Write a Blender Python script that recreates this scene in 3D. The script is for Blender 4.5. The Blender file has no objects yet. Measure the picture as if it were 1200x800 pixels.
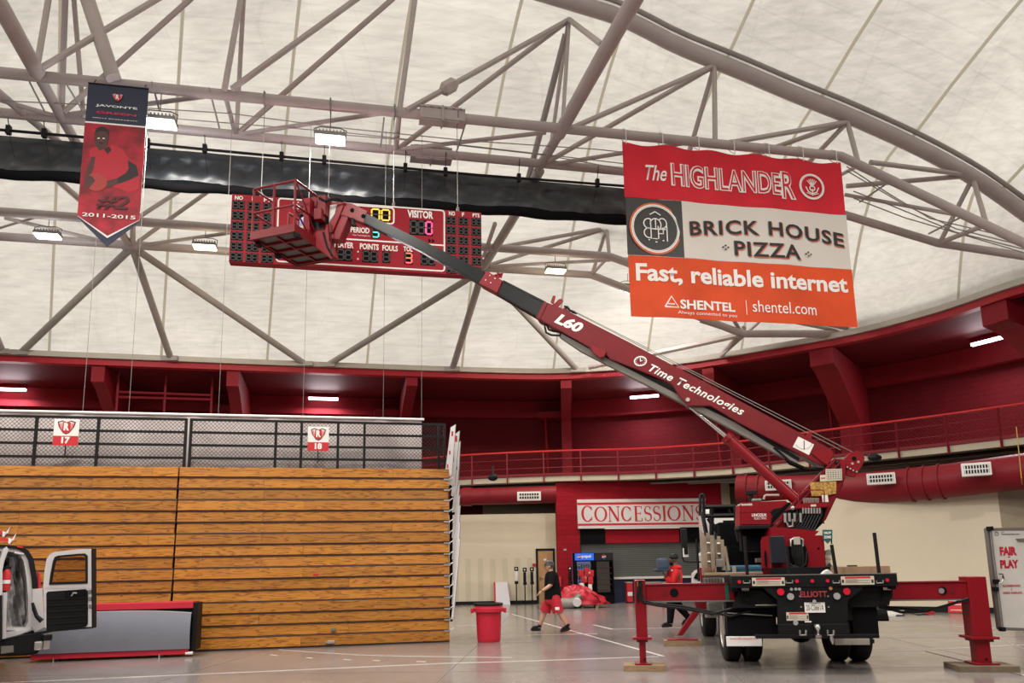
import bpy, bmesh, math, random
from mathutils import Vector, Matrix, Euler
random.seed(7)
R = math.radians
col = bpy.context.scene.collection
scene = bpy.context.scene

# ------------------------------------------------------------------ camera
FPX, CX, CY, CAMZ = 900.0, 600.0, 509.0, 1.6
PITCH = math.atan(0.17)
ROLL = math.atan(0.018)
CAM_M = (Matrix.Rotation(R(90) + PITCH, 3, 'X') @ Matrix.Rotation(-ROLL, 3, 'Z'))
cam_d = bpy.data.cameras.new('camera')
cam = bpy.data.objects.new('camera', cam_d)
col.objects.link(cam)
cam.location = (0, 0, CAMZ)
cam.rotation_euler = CAM_M.to_euler()
cam_d.sensor_width = 36
cam_d.lens = FPX / 1200 * 36
cam_d.shift_y = (CY - 400) / 1200
cam_d.clip_end = 300
scene.camera = cam
CAM = Vector((0, 0, CAMZ))

# ------------------------------------------------------------------ daylight outside, exposure
world = bpy.data.worlds.new('sky')
scene.world = world
world.use_nodes = True
bg = world.node_tree.nodes['Background']
bg.inputs[0].default_value = (1.0, 0.975, 0.93, 1)
bg.inputs[1].default_value = 1.5
scene.view_settings.view_transform = 'Standard'
scene.view_settings.look = 'None'
scene.view_settings.gamma = 1
scene.view_settings.use_curve_mapping = False
scene.view_settings.exposure = 0.16

# ------------------------------------------------------------------ helpers
def ray(px, py):
    return CAM_M @ Vector(((px - CX) / FPX, -(py - CY) / FPX, -1))
def at(px, py, D):
    d = ray(px, py)
    return CAM + d * (D / d.y)
def atz(px, py, z):
    d = ray(px, py)
    return CAM + d * ((z - CAMZ) / d.z)

class Fr:
    """a local frame: x right, y away, z up, turned clockwise by ang"""
    def __init__(s, o, ang=0):
        s.o = Vector(o); s.a = ang
        s.X = Vector((math.cos(ang), -math.sin(ang), 0))
        s.Y = Vector((math.sin(ang), math.cos(ang), 0))
    def w(s, x, y=None, z=None):
        if y is None: x, y, z = x
        return s.o + s.X * x + s.Y * y + Vector((0, 0, z))
    def l(s, p):
        q = p - s.o
        return Vector((q.dot(s.X), q.dot(s.Y), q.z))
    def hit(s, px, py, y=0):
        d = ray(px, py)
        t = (y - (CAM - s.o).dot(s.Y)) / d.dot(s.Y)
        return s.l(CAM + d * t)
W = Fr((0, 0, 0), 0)
ORG = {}

def mat(name, c, rough=0.6, metal=0.0, var=0.0, vscale=3.0, bump=0.0, bscale=40.0, emit=None, es=0, spec=0.5, rnd=0.0, coat=0.0, stretch=None):
    m = bpy.data.materials.new(name); m.use_nodes = True
    nt = m.node_tree; b = nt.nodes['Principled BSDF']
    b.inputs['Base Color'].default_value = (*c, 1)
    b.inputs['Roughness'].default_value = rough
    b.inputs['Metallic'].default_value = metal
    b.inputs['Specular IOR Level'].default_value = spec
    b.inputs['Coat Weight'].default_value = coat
    if emit:
        b.inputs['Emission Color'].default_value = (*emit, 1)
        b.inputs['Emission Strength'].default_value = es
    tc = None
    if var or bump:
        tc = nt.nodes.new('ShaderNodeTexCoord')
        src = tc.outputs['Object']
        if stretch:
            mp = nt.nodes.new('ShaderNodeMapping'); mp.inputs['Scale'].default_value = stretch
            nt.links.new(src, mp.inputs[0]); src = mp.outputs[0]
    if var:
        n = nt.nodes.new('ShaderNodeTexNoise'); n.inputs['Scale'].default_value = vscale
        n.inputs['Detail'].default_value = 5
        nt.links.new(src, n.inputs['Vector'])
        r = nt.nodes.new('ShaderNodeMapRange')
        r.inputs[1].default_value = .3; r.inputs[2].default_value = .7
        r.inputs[3].default_value = 1 - var; r.inputs[4].default_value = 1 + var
        nt.links.new(n.outputs[0], r.inputs[0])
        mx = nt.nodes.new('ShaderNodeVectorMath'); mx.operation = 'SCALE'
        mx.inputs[0].default_value = c
        fac = r.outputs[0]
        nt.links.new(fac, mx.inputs['Scale'])
        nt.links.new(mx.outputs[0], b.inputs['Base Color'])
    if bump:
        n2 = nt.nodes.new('ShaderNodeTexNoise'); n2.inputs['Scale'].default_value = bscale
        nt.links.new(src, n2.inputs['Vector'])
        bp = nt.nodes.new('ShaderNodeBump'); bp.inputs['Strength'].default_value = bump
        bp.inputs['Distance'].default_value = .02
        nt.links.new(n2.outputs[0], bp.inputs['Height'])
        nt.links.new(bp.outputs[0], b.inputs['Normal'])
    return m

def finish(o, parent=None, kind=None, label=None, cat=None, group=None):
    if parent is not None: o.parent = parent
    if kind: o['kind'] = kind
    if label: o['label'] = label
    if cat: o['category'] = cat
    if group: o['group'] = group
    return o
def thing(name, label, cat, loc, group=None, kind=None):
    o = bpy.data.objects.new(name, None); col.objects.link(o)
    o.location = loc; o.empty_display_size = .1
    ORG[o.name] = Vector(loc)
    return finish(o, None, kind, label, cat, group)

class MB:
    def __init__(s, fr=W):
        s.bm = bmesh.new(); s.fr = fr
    def add(s, vs, fs):
        b = [s.bm.verts.new(s.fr.w(v[0], v[1], v[2])) for v in vs]
        out = []
        for f in fs:
            try: out.append(s.bm.faces.new([b[i] for i in f]))
            except ValueError: pass
        return b, out
    def box(s, x0, x1, y0, y1, z0, z1, bev=0, seg=2):
        if x0 > x1: x0, x1 = x1, x0
        if y0 > y1: y0, y1 = y1, y0
        if z0 > z1: z0, z1 = z1, z0
        vs = [(x, y, z) for z in (z0, z1) for y in (y0, y1) for x in (x0, x1)]
        fs = [(0, 2, 3, 1), (4, 5, 7, 6), (0, 1, 5, 4), (2, 6, 7, 3), (0, 4, 6, 2), (1, 3, 7, 5)]
        b, f = s.add(vs, fs)
        if bev:
            es = set(e for q in f for e in q.edges)
            bmesh.ops.bevel(s.bm, geom=list(es), offset=bev, segments=seg, affect='EDGES', profile=.6)
        return s
    def pbox(s, a, b, c, d, y0, dep, bev=0):
        p = s.fr.hit(a, b, y0); q = s.fr.hit(c, d, y0)
        return s.box(p.x, q.x, y0, y0 + dep, q.z, p.z, bev)
    def prism(s, pts, y0, y1, bev=0):
        n = len(pts)
        vs = [(p[0], y0, p[1]) for p in pts] + [(p[0], y1, p[1]) for p in pts]
        area = sum(pts[i][0] * pts[(i + 1) % n][1] - pts[(i + 1) % n][0] * pts[i][1] for i in range(n))
        f0 = list(range(n)); f1 = list(range(2 * n - 1, n - 1, -1))
        fs = [f0, f1] + [(i, i + n, (i + 1) % n + n, (i + 1) % n) for i in range(n)]
        b, f = s.add(vs, fs)
        if area < 0: bmesh.ops.reverse_faces(s.bm, faces=f)
        if bev:
            es = set(e for q in f[:2] for e in q.edges)
            bmesh.ops.bevel(s.bm, geom=list(es), offset=bev, segments=2, affect='EDGES')
        return s
    def pprism(s, pts, y0, dep, bev=0):
        q = [s.fr.hit(p[0], p[1], y0) for p in pts]
        return s.prism([(v.x, v.z) for v in q], y0, y0 + dep, bev)
    def plan(s, pts, z0, z1):      # polygon in xy, extruded up
        n = len(pts)
        area = sum(pts[i][0] * pts[(i + 1) % n][1] - pts[(i + 1) % n][0] * pts[i][1] for i in range(n))
        if area < 0: pts = pts[::-1]
        vs = [(p[0], p[1], z0) for p in pts] + [(p[0], p[1], z1) for p in pts]
        s.add(vs, [list(range(n))[::-1], list(range(n, 2 * n))] + [(i, (i + 1) % n, (i + 1) % n + n, i + n) for i in range(n)])
        return s
    def path(s, pts, r, n=8, cap=True, closed=False):
        P = [Vector(p) for p in pts]
        P = [P[0]] + [P[i] for i in range(1, len(P)) if (P[i] - P[i - 1]).length > 1e-5]
        if len(P) < 2: return s
        rs = r if isinstance(r, (list, tuple)) else [r] * len(P)
        rings = []; up = None
        for i, p in enumerate(P):
            if i == 0: t = P[1] - P[0]
            elif i == len(P) - 1: t = P[-1] - P[-2]
            else: t = (P[i + 1] - p).normalized() + (p - P[i - 1]).normalized()
            if t.length < 1e-6: t = P[i] - P[i - 1]
            t.normalize()
            if up is None:
                up = Vector((0, 0, 1)) if abs(t.z) < .9 else Vector((1, 0, 0))
            u = (up - t * up.dot(t))
            if u.length < 1e-4: u = t.orthogonal()
            u.normalize(); up = u
            v = t.cross(u)
            rings.append([p + (u * math.cos(2 * math.pi * k / n + math.pi / n) + v * math.sin(2 * math.pi * k / n + math.pi / n)) * rs[i] for k in range(n)])
        vs = [q for rg in rings for q in rg]
        fs = []
        for i in range(len(rings) - 1):
            for k in range(n):
                fs.append((i * n + k, i * n + (k + 1) % n, (i + 1) * n + (k + 1) % n, (i + 1) * n + k))
        if cap:
            fs.append(tuple(range(n))[::-1]); fs.append(tuple(range((len(rings) - 1) * n, len(rings) * n)))
        s.add(vs, fs); return s
    def tube(s, a, b, r, n=8): return s.path([a, b], r, n)
    def beam(s, a, b, w, h):       # rectangular bar, w horizontal, h vertical
        a, b = Vector(a), Vector(b); t = (b - a).normalized()
        sd = t.cross(Vector((0, 0, 1)))
        if sd.length < 1e-4: sd = Vector((1, 0, 0))
        sd.normalize(); up = sd.cross(t)
        vs = [p + sd * (i * w / 2) + up * (j * h / 2) for p in (a, b) for i, j in ((-1, -1), (1, -1), (1, 1), (-1, 1))]
        s.add(vs, [(0, 1, 2, 3)[::-1], (4, 5, 6, 7), (0, 1, 5, 4), (1, 2, 6, 5), (2, 3, 7, 6), (3, 0, 4, 7)][0:])
        return s
    def lathe(s, prof, c, ax='Z', n=20):
        c = Vector(c); vs = []; fs = []
        for (r, h) in prof:
            for k in range(n):
                a = 2 * math.pi * k / n; x, y = r * math.cos(a), r * math.sin(a)
                v = (x, y, h) if ax == 'Z' else ((h, x, y) if ax == 'X' else (x, h, -y))
                vs.append(c + Vector(v))
        m = len(prof)
        for i in range(m - 1):
            for k in range(n):
                fs.append((i * n + k, i * n + (k + 1) % n, (i + 1) * n + (k + 1) % n, (i + 1) * n + k))
        if prof[0][0] > 1e-4: fs.append(tuple(range(n))[::-1])
        if prof[-1][0] > 1e-4: fs.append(tuple(range((m - 1) * n, m * n)))
        s.add(vs, fs); return s
    def ball(s, c, r, sc=(1, 1, 1), n=12):
        m = n // 2
        c = Vector(c); vs = []; fs = []
        vs.append(c + Vector((0, 0, -r * sc[2])))
        for i in range(1, m):
            a = math.pi * i / m
            for k in range(n):
                b = 2 * math.pi * k / n
                vs.append(c + Vector((math.sin(a) * math.cos(b) * r * sc[0], math.sin(a) * math.sin(b) * r * sc[1], -math.cos(a) * r * sc[2])))
        vs.append(c + Vector((0, 0, r * sc[2]))); L = len(vs) - 1
        for k in range(n):
            fs.append((0, 1 + (k + 1) % n, 1 + k))
            fs.append((L, L - n + k, L - n + (k + 1) % n))
        for i in range(m - 2):
            for k in range(n):
                fs.append((1 + i * n + k, 1 + i * n + (k + 1) % n, 1 + (i + 1) * n + (k + 1) % n, 1 + (i + 1) * n + k))
        s.add(vs, fs); return s
    def disc(s, c, r, dep, n=16):  # round plate facing -y
        c = Vector(c)
        return s.prism([(c.x + r * math.cos(2 * math.pi * k / n), c.z + r * math.sin(2 * math.pi * k / n)) for k in range(n)], c.y, c.y + dep)
    def grid(s, fn, nu, nv, uv=False):
        vs = [fn(i / nu, j / nv) for j in range(nv + 1) for i in range(nu + 1)]
        s.add(vs, [(j * (nu + 1) + i, j * (nu + 1) + i + 1, (j + 1) * (nu + 1) + i + 1, (j + 1) * (nu + 1) + i) for j in range(nv) for i in range(nu)])
        return s
    def done(s, name, m, parent=None, smooth=True, fix=True, **k):
        if fix: bmesh.ops.recalc_face_normals(s.bm, faces=s.bm.faces)
        if parent is not None: org = ORG[parent.name]
        else:
            cs = [v.co for v in s.bm.verts]
            xs = [c.x for c in cs]; ys = [c.y for c in cs]; zs = [c.z for c in cs]
            org = Vector(((min(xs) + max(xs)) / 2, (min(ys) + max(ys)) / 2, min(zs)))
        for v in s.bm.verts: v.co -= org
        me = bpy.data.meshes.new(name); s.bm.to_mesh(me); s.bm.free()
        o = bpy.data.objects.new(name, me); col.objects.link(o)
        if isinstance(m, (list, tuple)):
            for q in m: me.materials.append(q)
        else: me.materials.append(m)
        if smooth:
            me.shade_smooth(); me.set_sharp_from_angle(angle=R(38))
        if parent is None: o.location = org
        ORG[o.name] = org
        return finish(o, parent, **k)

def txt(body, fr, x, z, y, w, h, m, parent, ang=0, bold=0.0, shear=0.0, name='lettering', disp=None, ext=0.002, align=None, arc=None, label=None, space=1.0):
    cu = bpy.data.curves.new('t', 'FONT'); cu.body = body
    cu.offset = bold; cu.shear = shear; cu.resolution_u = 3; cu.space_character = space; cu.align_x = 'LEFT'
    o = bpy.data.objects.new('t', cu); col.objects.link(o)
    dg = bpy.context.evaluated_depsgraph_get(); dg.update()
    me = bpy.data.meshes.new_from_object(o.evaluated_get(dg))
    bpy.data.objects.remove(o); bpy.data.curves.remove(cu)
    xs = [v.co.x for v in me.vertices]; ys = [v.co.y for v in me.vertices]
    x0, x1, y0, y1 = min(xs), max(xs), min(ys), max(ys)
    sx = w / (x1 - x0); sy = h / (y1 - y0)
    ca, sa = math.cos(ang), math.sin(ang)
    org = ORG[parent.name] if parent is not None else Vector((0, 0, 0))
    for v in me.vertices:
        u = (v.co.x - x0) * sx; t = (v.co.y - y0) * sy
        if arc:
            k = u / w - .5; t += arc * (1 - 4 * k * k)
        X = x + u * ca - t * sa; Z = z + u * sa + t * ca
        yy = y if disp is None else y + disp(X, Z)
        v.co = fr.w(X, yy, Z) - org
    me.materials.clear(); me.materials.append(m)
    ob = bpy.data.objects.new(name, me); col.objects.link(ob)
    ORG[ob.name] = org
    return finish(ob, parent, label=label)
def ptxt(body, fr, a, b, c, d, y, m, parent, **k):
    p = fr.hit(a, b, y); q = fr.hit(c, d, y)
    return txt(body, fr, p.x, q.z, y, q.x - p.x, p.z - q.z, m, parent, **k)

def stroke(mb, pts, ws, y, dep):
    """flat pen stroke in the xz plane with a width at every point"""
    n = len(pts); L = []; Rr = []
    for i in range(n):
        a = pts[max(i - 1, 0)]; b = pts[min(i + 1, n - 1)]
        dx, dz = b[0] - a[0], b[1] - a[1]; l = math.hypot(dx, dz) or 1
        w = ws[i] / 2 if isinstance(ws, (list, tuple)) else ws / 2
        L.append((pts[i][0] - dz / l * w, pts[i][1] + dx / l * w)); Rr.append((pts[i][0] + dz / l * w, pts[i][1] - dx / l * w))
    for i in range(n - 1):
        mb.prism([L[i], L[i + 1], Rr[i + 1], Rr[i]], y, y + dep)
def ell(cx, cz, rx, rz, a0, a1, n=16):
    return [(cx + rx * math.cos(R(a0 + (a1 - a0) * i / n)), cz + rz * math.sin(R(a0 + (a1 - a0) * i / n))) for i in range(n + 1)]

def copytree(o, loc, label=None, rz=0):
    c = o.copy(); col.objects.link(c); c.location = loc
    if rz: c.rotation_euler.z = rz
    if label: c['label'] = label
    ORG[c.name] = Vector(loc)
    for ch in list(o.children):
        d = ch.copy(); col.objects.link(d); d.parent = c
        for g in list(ch.children):
            e = g.copy(); col.objects.link(e); e.parent = d
    return c
def catmull(P, n=6, closed=False):
    P = [Vector(p) for p in P]; out = []
    m = len(P)
    for i in range(m if closed else m - 1):
        if closed: a, b, c, d = P[i - 1], P[i], P[(i + 1) % m], P[(i + 2) % m]
        else: a, b, c, d = P[max(i - 1, 0)], P[i], P[i + 1], P[min(i + 2, m - 1)]
        for k in range(n):
            t = k / n
            out.append(.5 * ((2 * b) + (c - a) * t + (2 * a - 5 * b + 4 * c - d) * t * t + (3 * b - a - 3 * c + d) * t ** 3))
    if not closed: out.append(P[-1])
    return out

# ------------------------------------------------------------------ materials
M = {}
M['steel'] = mat('roof_steel_paint', (.40, .345, .33), .45, 0, .06, 2)
M['steel_d'] = mat('grey_steel_paint', (.30, .27, .25), .5, 0, .08, 2)
M['ringgrey'] = mat('ring_beam_paint', (.42, .39, .34), .6, 0, .08, 1.5)
M['seam'] = mat('seam_webbing', (.30, .26, .20), .8)
M['red'] = mat('red_wall_paint', (.215, .006, .014), .65, 0, .08, 1.2, .15, 25, spec=.25)
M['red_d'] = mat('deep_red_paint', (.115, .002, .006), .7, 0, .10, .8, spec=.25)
M['red_b'] = mat('bright_red_paint', (.34, .008, .018), .5, 0, .05, 1, spec=.3)
M['rail_red'] = mat('rail_red_gloss', (.55, .012, .014), .35)
M['post_red'] = mat('rail_post_red', (.20, .012, .022), .5, spec=.3)
M['cream'] = mat('cream_wall_paint', (.68, .61, .47), .7, 0, .04, .6, .06, 60)
M['cream_d'] = mat('shaded_cream_paint', (.36, .31, .22), .7, 0, .05, .6)  # the cream wall paint darkened, shade put into the colour
M['slab'] = mat('slab_edge_cream', (.52, .47, .36), .6, 0, .06, 2)
M['black'] = mat('black_paint', (.007, .007, .008), .5, spec=.25)
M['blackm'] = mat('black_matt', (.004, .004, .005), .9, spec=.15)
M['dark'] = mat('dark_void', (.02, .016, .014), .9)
M['white'] = mat('white_paint', (.80, .79, .78), .4)
M['whitem'] = mat('white_matt', (.72, .70, .68), .8)
M['ink'] = mat('white_ink', (.85, .83, .80), .7)
M['redink'] = mat('red_ink', (.55, .02, .03), .7)
M['blackink'] = mat('black_ink', (.02, .02, .022), .7)
M['truck'] = mat('truck_red_paint', (.225, .004, .011), .36, 0, .08, 2, spec=.35)
M['truck_d'] = mat('boom_red_paint', (.165, .005, .010), .4, 0, .14, 3, spec=.35)
M['tblack'] = mat('truck_black_steel', (.006, .006, .0075), .5, 0, .25, 4, spec=.22)
M['boomblack'] = mat('boom_black_gloss', (.008, .010, .011), .3, 0, .2, 3, spec=.2)
M['chrome'] = mat('chrome', (.7, .7, .7), .12, 1)
M['alu'] = mat('aluminium', (.55, .54, .52), .35, .8, .1, 5)
M['greym'] = mat('grey_metal', (.22, .215, .20), .45, .5, .1, 5)
M['rubber'] = mat('rubber', (.010, .009, .009), .85, 0, .2, 8, .3, 30)
M['hose'] = mat('black_hose', (.008, .008, .008), .5, spec=.25)
M['lumber'] = mat('lumber', (.30, .20, .11), .8, 0, .25, 6, .3, 30, stretch=(1, 8, 8))
M['card'] = mat('cardboard', (.34, .22, .13), .85, 0, .08, 4)
M['lamp'] = mat('lamp_white', (1, 1, 1), .4, emit=(1, .96, .88), es=9)
M['lampw'] = mat('lamp_warm', (1, 1, 1), .4, emit=(1, .86, .62), es=7)
M['tube'] = mat('fluorescent_diffuser', (1, 1, 1), .4, emit=(1, .93, .96), es=7)
M['chain'] = mat('galvanised_wire', (.10, .085, .085), .5, .5)
M['wire'] = mat('steel_cable', (.22, .21, .20), .6, .3)
M['skin'] = mat('light_skin', (.55, .30, .21), .55)
M['skind'] = mat('dark_skin', (.11, .055, .035), .5)
M['tshirt'] = mat('black_cotton', (.006, .006, .007), .95, spec=.15)
M['shorts'] = mat('red_shorts', (.50, .012, .030), .75, 0, .1, 8)
M['hoodie'] = mat('red_hoodie', (.62, .012, .020), .85, 0, .1, 8, .3, 10)
M['navy'] = mat('navy_fabric', (.03, .05, .09), .8, 0, .1, 5)
M['khaki'] = mat('khaki_cloth', (.36, .27, .15), .85, 0, .1, 6)
M['plaid'] = mat('blue_cloth', (.10, .14, .30), .85, 0, .5, 20)
M['glass'] = None

def fabric_mat():
    m = bpy.data.materials.new('roof_fabric'); m.use_nodes = True
    nt = m.node_tree; nt.nodes.clear()
    N = nt.nodes.new; L = nt.links.new
    out = N('ShaderNodeOutputMaterial')
    tc = N('ShaderNodeTexCoord'); 
    mp = N('ShaderNodeMapping'); mp.inputs['Scale'].default_value = (.35, 1.6, 3.2); mp.inputs['Rotation'].default_value = (0, 0, R(-12))
    L(tc.outputs['Object'], mp.inputs[0])
    n1 = N('ShaderNodeTexNoise'); n1.inputs['Scale'].default_value = 2.6; n1.inputs['Detail'].default_value = 8; n1.inputs['Roughness'].default_value = .65
    L(mp.outputs[0], n1.inputs['Vector'])
    n2 = N('ShaderNodeTexNoise'); n2.inputs['Scale'].default_value = .25; n2.inputs['Detail'].default_value = 4
    L(tc.outputs['Object'], n2.inputs['Vector'])
    ad = N('ShaderNodeMath'); ad.operation = 'ADD'; L(n1.outputs[0], ad.inputs[0]); L(n2.outputs[0], ad.inputs[1])
    # faint cloth-strip lines from uv
    uvn = N('ShaderNodeUVMap')
    sep = N('ShaderNodeSeparateXYZ'); L(uvn.outputs[0], sep.inputs[0])
    mul = N('ShaderNodeMath'); mul.operation = 'MULTIPLY'; mul.inputs[1].default_value = 1.8; L(sep.outputs['Y'], mul.inputs[0])
    fr = N('ShaderNodeMath'); fr.operation = 'FRACT'; L(mul.outputs[0], fr.inputs[0])
    gt = N('ShaderNodeMath'); gt.operation = 'LESS_THAN'; gt.inputs[1].default_value = .07; L(fr.outputs[0], gt.inputs[0])
    ms = N('ShaderNodeMath'); ms.operation = 'MULTIPLY'; ms.inputs[1].default_value = -.10; L(gt.outputs[0], ms.inputs[0])
    ad2 = N('ShaderNodeMath'); ad2.operation = 'ADD'; L(ad.outputs[0], ad2.inputs[0]); L(ms.outputs[0], ad2.inputs[1])
    # soft creases running down the cloth, shaded only by darkening the colour
    mp3 = N('ShaderNodeMapping'); mp3.inputs['Scale'].default_value = (.28, .05, .10); L(tc.outputs['Object'], mp3.inputs[0])
    n3 = N('ShaderNodeTexNoise'); n3.inputs['Scale'].default_value = 2.2; n3.inputs['Detail'].default_value = 1.5; L(mp3.outputs[0], n3.inputs['Vector'])
    sb = N('ShaderNodeMath'); sb.operation = 'SUBTRACT'; sb.inputs[1].default_value = .5; L(n3.outputs[0], sb.inputs[0])
    ab = N('ShaderNodeMath'); ab.operation = 'ABSOLUTE'; L(sb.outputs[0], ab.inputs[0])
    c3 = N('ShaderNodeMapRange'); c3.inputs[1].default_value = 0; c3.inputs[2].default_value = .012; c3.inputs[3].default_value = -.10; c3.inputs[4].default_value = 0; L(ab.outputs[0], c3.inputs[0])
    cre = N('ShaderNodeMath'); cre.operation = 'ADD'; L(ad2.outputs[0], cre.inputs[0]); L(c3.outputs[0], cre.inputs[1])
    cr = N('ShaderNodeMapRange'); cr.inputs[1].default_value = .65; cr.inputs[2].default_value = 1.35
    cr.inputs[3].default_value = .70; cr.inputs[4].default_value = 1.22; L(cre.outputs[0], cr.inputs[0])
    sc = N('ShaderNodeVectorMath'); sc.operation = 'SCALE'; sc.inputs[0].default_value = (.665, .63, .575); L(cr.outputs[0], sc.inputs['Scale'])
    tr = N('ShaderNodeBsdfTranslucent'); L(sc.outputs[0], tr.inputs[0])
    df = N('ShaderNodeBsdfDiffuse'); df.inputs[0].default_value = (.58, .55, .51, 1)
    mx = N('ShaderNodeMixShader'); mx.inputs[0].default_value = .35
    L(tr.outputs[0], mx.inputs[1]); L(df.outputs[0], mx.inputs[2]); L(mx.outputs[0], out.inputs[0])
    return m
M['fabric'] = fabric_mat()
def seam_mat():
    m = bpy.data.materials.new('roof_seam_fabric'); m.use_nodes = True
    nt = m.node_tree; nt.nodes.clear(); N = nt.nodes.new; L = nt.links.new
    out = N('ShaderNodeOutputMaterial'); e = N('ShaderNodeBsdfTranslucent'); e.inputs[0].default_value = (.46, .41, .32, 1)
    df = N('ShaderNodeBsdfDiffuse'); df.inputs[0].default_value = (.36, .32, .24, 1)
    mx = N('ShaderNodeMixShader'); mx.inputs[0].default_value = .5
    L(e.outputs[0], mx.inputs[1]); L(df.outputs[0], mx.inputs[2]); L(mx.outputs[0], out.inputs[0])
    return m
M['seam'] = seam_mat()

def glass_mat():
    m = bpy.data.materials.new('window_glass'); m.use_nodes = True
    b = m.node_tree.nodes['Principled BSDF']
    b.inputs['Base Color'].default_value = (.55, .50, .44, 1)
    b.inputs['Transmission Weight'].default_value = 1; b.inputs['Roughness'].default_value = .02
    b.inputs['IOR'].default_value = 1.05
    return m
M['glass'] = glass_mat()

def block_mat(name, c, bw=.4, bh=.2, joint=.7):
    m = bpy.data.materials.new(name); m.use_nodes = True
    nt = m.node_tree; b = nt.nodes['Principled BSDF']; N = nt.nodes.new; L = nt.links.new
    b.inputs['Roughness'].default_value = .7; b.inputs['Specular IOR Level'].default_value = .2
    u = N('ShaderNodeUVMap')
    br = N('ShaderNodeTexBrick'); br.inputs['Scale'].default_value = 1
    br.inputs['Brick Width'].default_value = bw; br.inputs['Row Height'].default_value = bh
    br.inputs['Mortar Size'].default_value = .009; br.inputs['Mortar Smooth'].default_value = .3
    br.inputs['Color1'].default_value = (*c, 1); br.inputs['Color2'].default_value = (c[0] * .88, c[1] * .88, c[2] * .88, 1)
    br.inputs['Mortar'].default_value = (c[0] * joint, c[1] * joint, c[2] * joint, 1)
    L(u.outputs[0], br.inputs['Vector']); L(br.outputs['Color'], b.inputs['Base Color'])
    bp = N('ShaderNodeBump'); bp.inputs['Strength'].default_value = .5; bp.inputs['Distance'].default_value = .01; bp.invert = True
    L(br.outputs['Fac'], bp.inputs['Height']); L(bp.outputs[0], b.inputs['Normal'])
    return m
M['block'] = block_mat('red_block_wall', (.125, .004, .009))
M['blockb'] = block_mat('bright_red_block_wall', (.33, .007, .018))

def floor_mat():
    m = bpy.data.materials.new('polished_floor'); m.use_nodes = True
    nt = m.node_tree; b = nt.nodes['Principled BSDF']; N = nt.nodes.new; L = nt.links.new
    tc = N('ShaderNodeTexCoord')
    n1 = N('ShaderNodeTexNoise'); n1.inputs['Scale'].default_value = .6; n1.inputs['Detail'].default_value = 8; n1.inputs['Roughness'].default_value = .6
    L(tc.outputs['Object'], n1.inputs['Vector'])
    cr = N('ShaderNodeValToRGB'); cr.color_ramp.elements[0].position = .35; cr.color_ramp.elements[1].position = .7
    cr.color_ramp.elements[0].color = (.205, .185, .178, 1); cr.color_ramp.elements[1].color = (.275, .25, .242, 1)
    L(n1.outputs[0], cr.inputs[0]); L(cr.outputs[0], b.inputs['Base Color'])
    n2 = N('ShaderNodeTexNoise'); n2.inputs['Scale'].default_value = 3; n2.inputs['Detail'].default_value = 4
    L(tc.outputs['Object'], n2.inputs['Vector'])
    mr = N('ShaderNodeMapRange'); mr.inputs[3].default_value = .12; mr.inputs[4].default_value = .26
    L(n2.outputs[0], mr.inputs[0]); L(mr.outputs[0], b.inputs['Roughness'])
    b.inputs['Specular IOR Level'].default_value = .6
    bp = N('ShaderNodeBump'); bp.inputs['Strength'].default_value = .05; bp.inputs['Distance'].default_value = .01
    n3 = N('ShaderNodeTexNoise'); n3.inputs['Scale'].default_value = 1.2
    mp = N('ShaderNodeMapping'); mp.inputs['Scale'].default_value = (3, 1, 1)
    L(tc.outputs['Object'], mp.inputs[0]); L(mp.outputs[0], n3.inputs['Vector'])
    L(n3.outputs[0], bp.inputs['Height']); L(bp.outputs[0], b.inputs['Normal'])
    return m
M['floor'] = floor_mat()

def wood_mat():
    m = bpy.data.materials.new('varnished_pine'); m.use_nodes = True
    nt = m.node_tree; b = nt.nodes['Principled BSDF']; N = nt.nodes.new; L = nt.links.new
    tc = N('ShaderNodeTexCoord'); oi = N('ShaderNodeObjectInfo')
    sc = N('ShaderNodeVectorMath'); sc.operation = 'SCALE'; sc.inputs['Scale'].default_value = 37
    cmb = N('ShaderNodeCombineXYZ'); L(oi.outputs['Random'], cmb.inputs[0]); L(oi.outputs['Random'], cmb.inputs[2])
    L(cmb.outputs[0], sc.inputs[0])
    ad = N('ShaderNodeVectorMath'); L(tc.outputs['Object'], ad.inputs[0]); L(sc.outputs[0], ad.inputs[1])
    mp = N('ShaderNodeMapping'); mp.inputs['Scale'].default_value = (.55, 1.0, 6.5)
    L(ad.outputs[0], mp.inputs[0])
    n0 = N('ShaderNodeTexNoise'); n0.inputs['Scale'].default_value = 1.3; n0.inputs['Detail'].default_value = 3
    L(mp.outputs[0], n0.inputs['Vector'])
    ml = N('ShaderNodeMath'); ml.operation = 'MULTIPLY'; ml.inputs[1].default_value = 9; L(n0.outputs[0], ml.inputs[0])
    fr = N('ShaderNodeMath'); fr.operation = 'FRACT'; L(ml.outputs[0], fr.inputs[0])
    cr = N('ShaderNodeValToRGB')
    e = cr.color_ramp.elements
    e[0].position = 0; e[0].color = (.16, .05, .008, 1)
    e[1].position = .22; e[1].color = (.455, .19, .029, 1)
    k = e.new(.8); k.color = (.395, .152, .020, 1)
    k = e.new(1); k.color = (.20, .065, .010, 1)
    L(fr.outputs[0], cr.inputs[0])
    mr = N('ShaderNodeMapRange'); mr.inputs[3].default_value = .82; mr.inputs[4].default_value = 1.2; L(oi.outputs['Random'], mr.inputs[0])
    s2 = N('ShaderNodeVectorMath'); s2.operation = 'SCALE'; L(cr.outputs[0], s2.inputs[0]); L(mr.outputs[0], s2.inputs['Scale'])
    L(s2.outputs[0], b.inputs['Base Color'])
    b.inputs['Roughness'].default_value = .38; b.inputs['Specular IOR Level'].default_value = .2
    return m
M['wood'] = wood_mat()
mat_nose = mat("purple_brown_nosing", (.10, .055, .055), .5)
LP = 450
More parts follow.
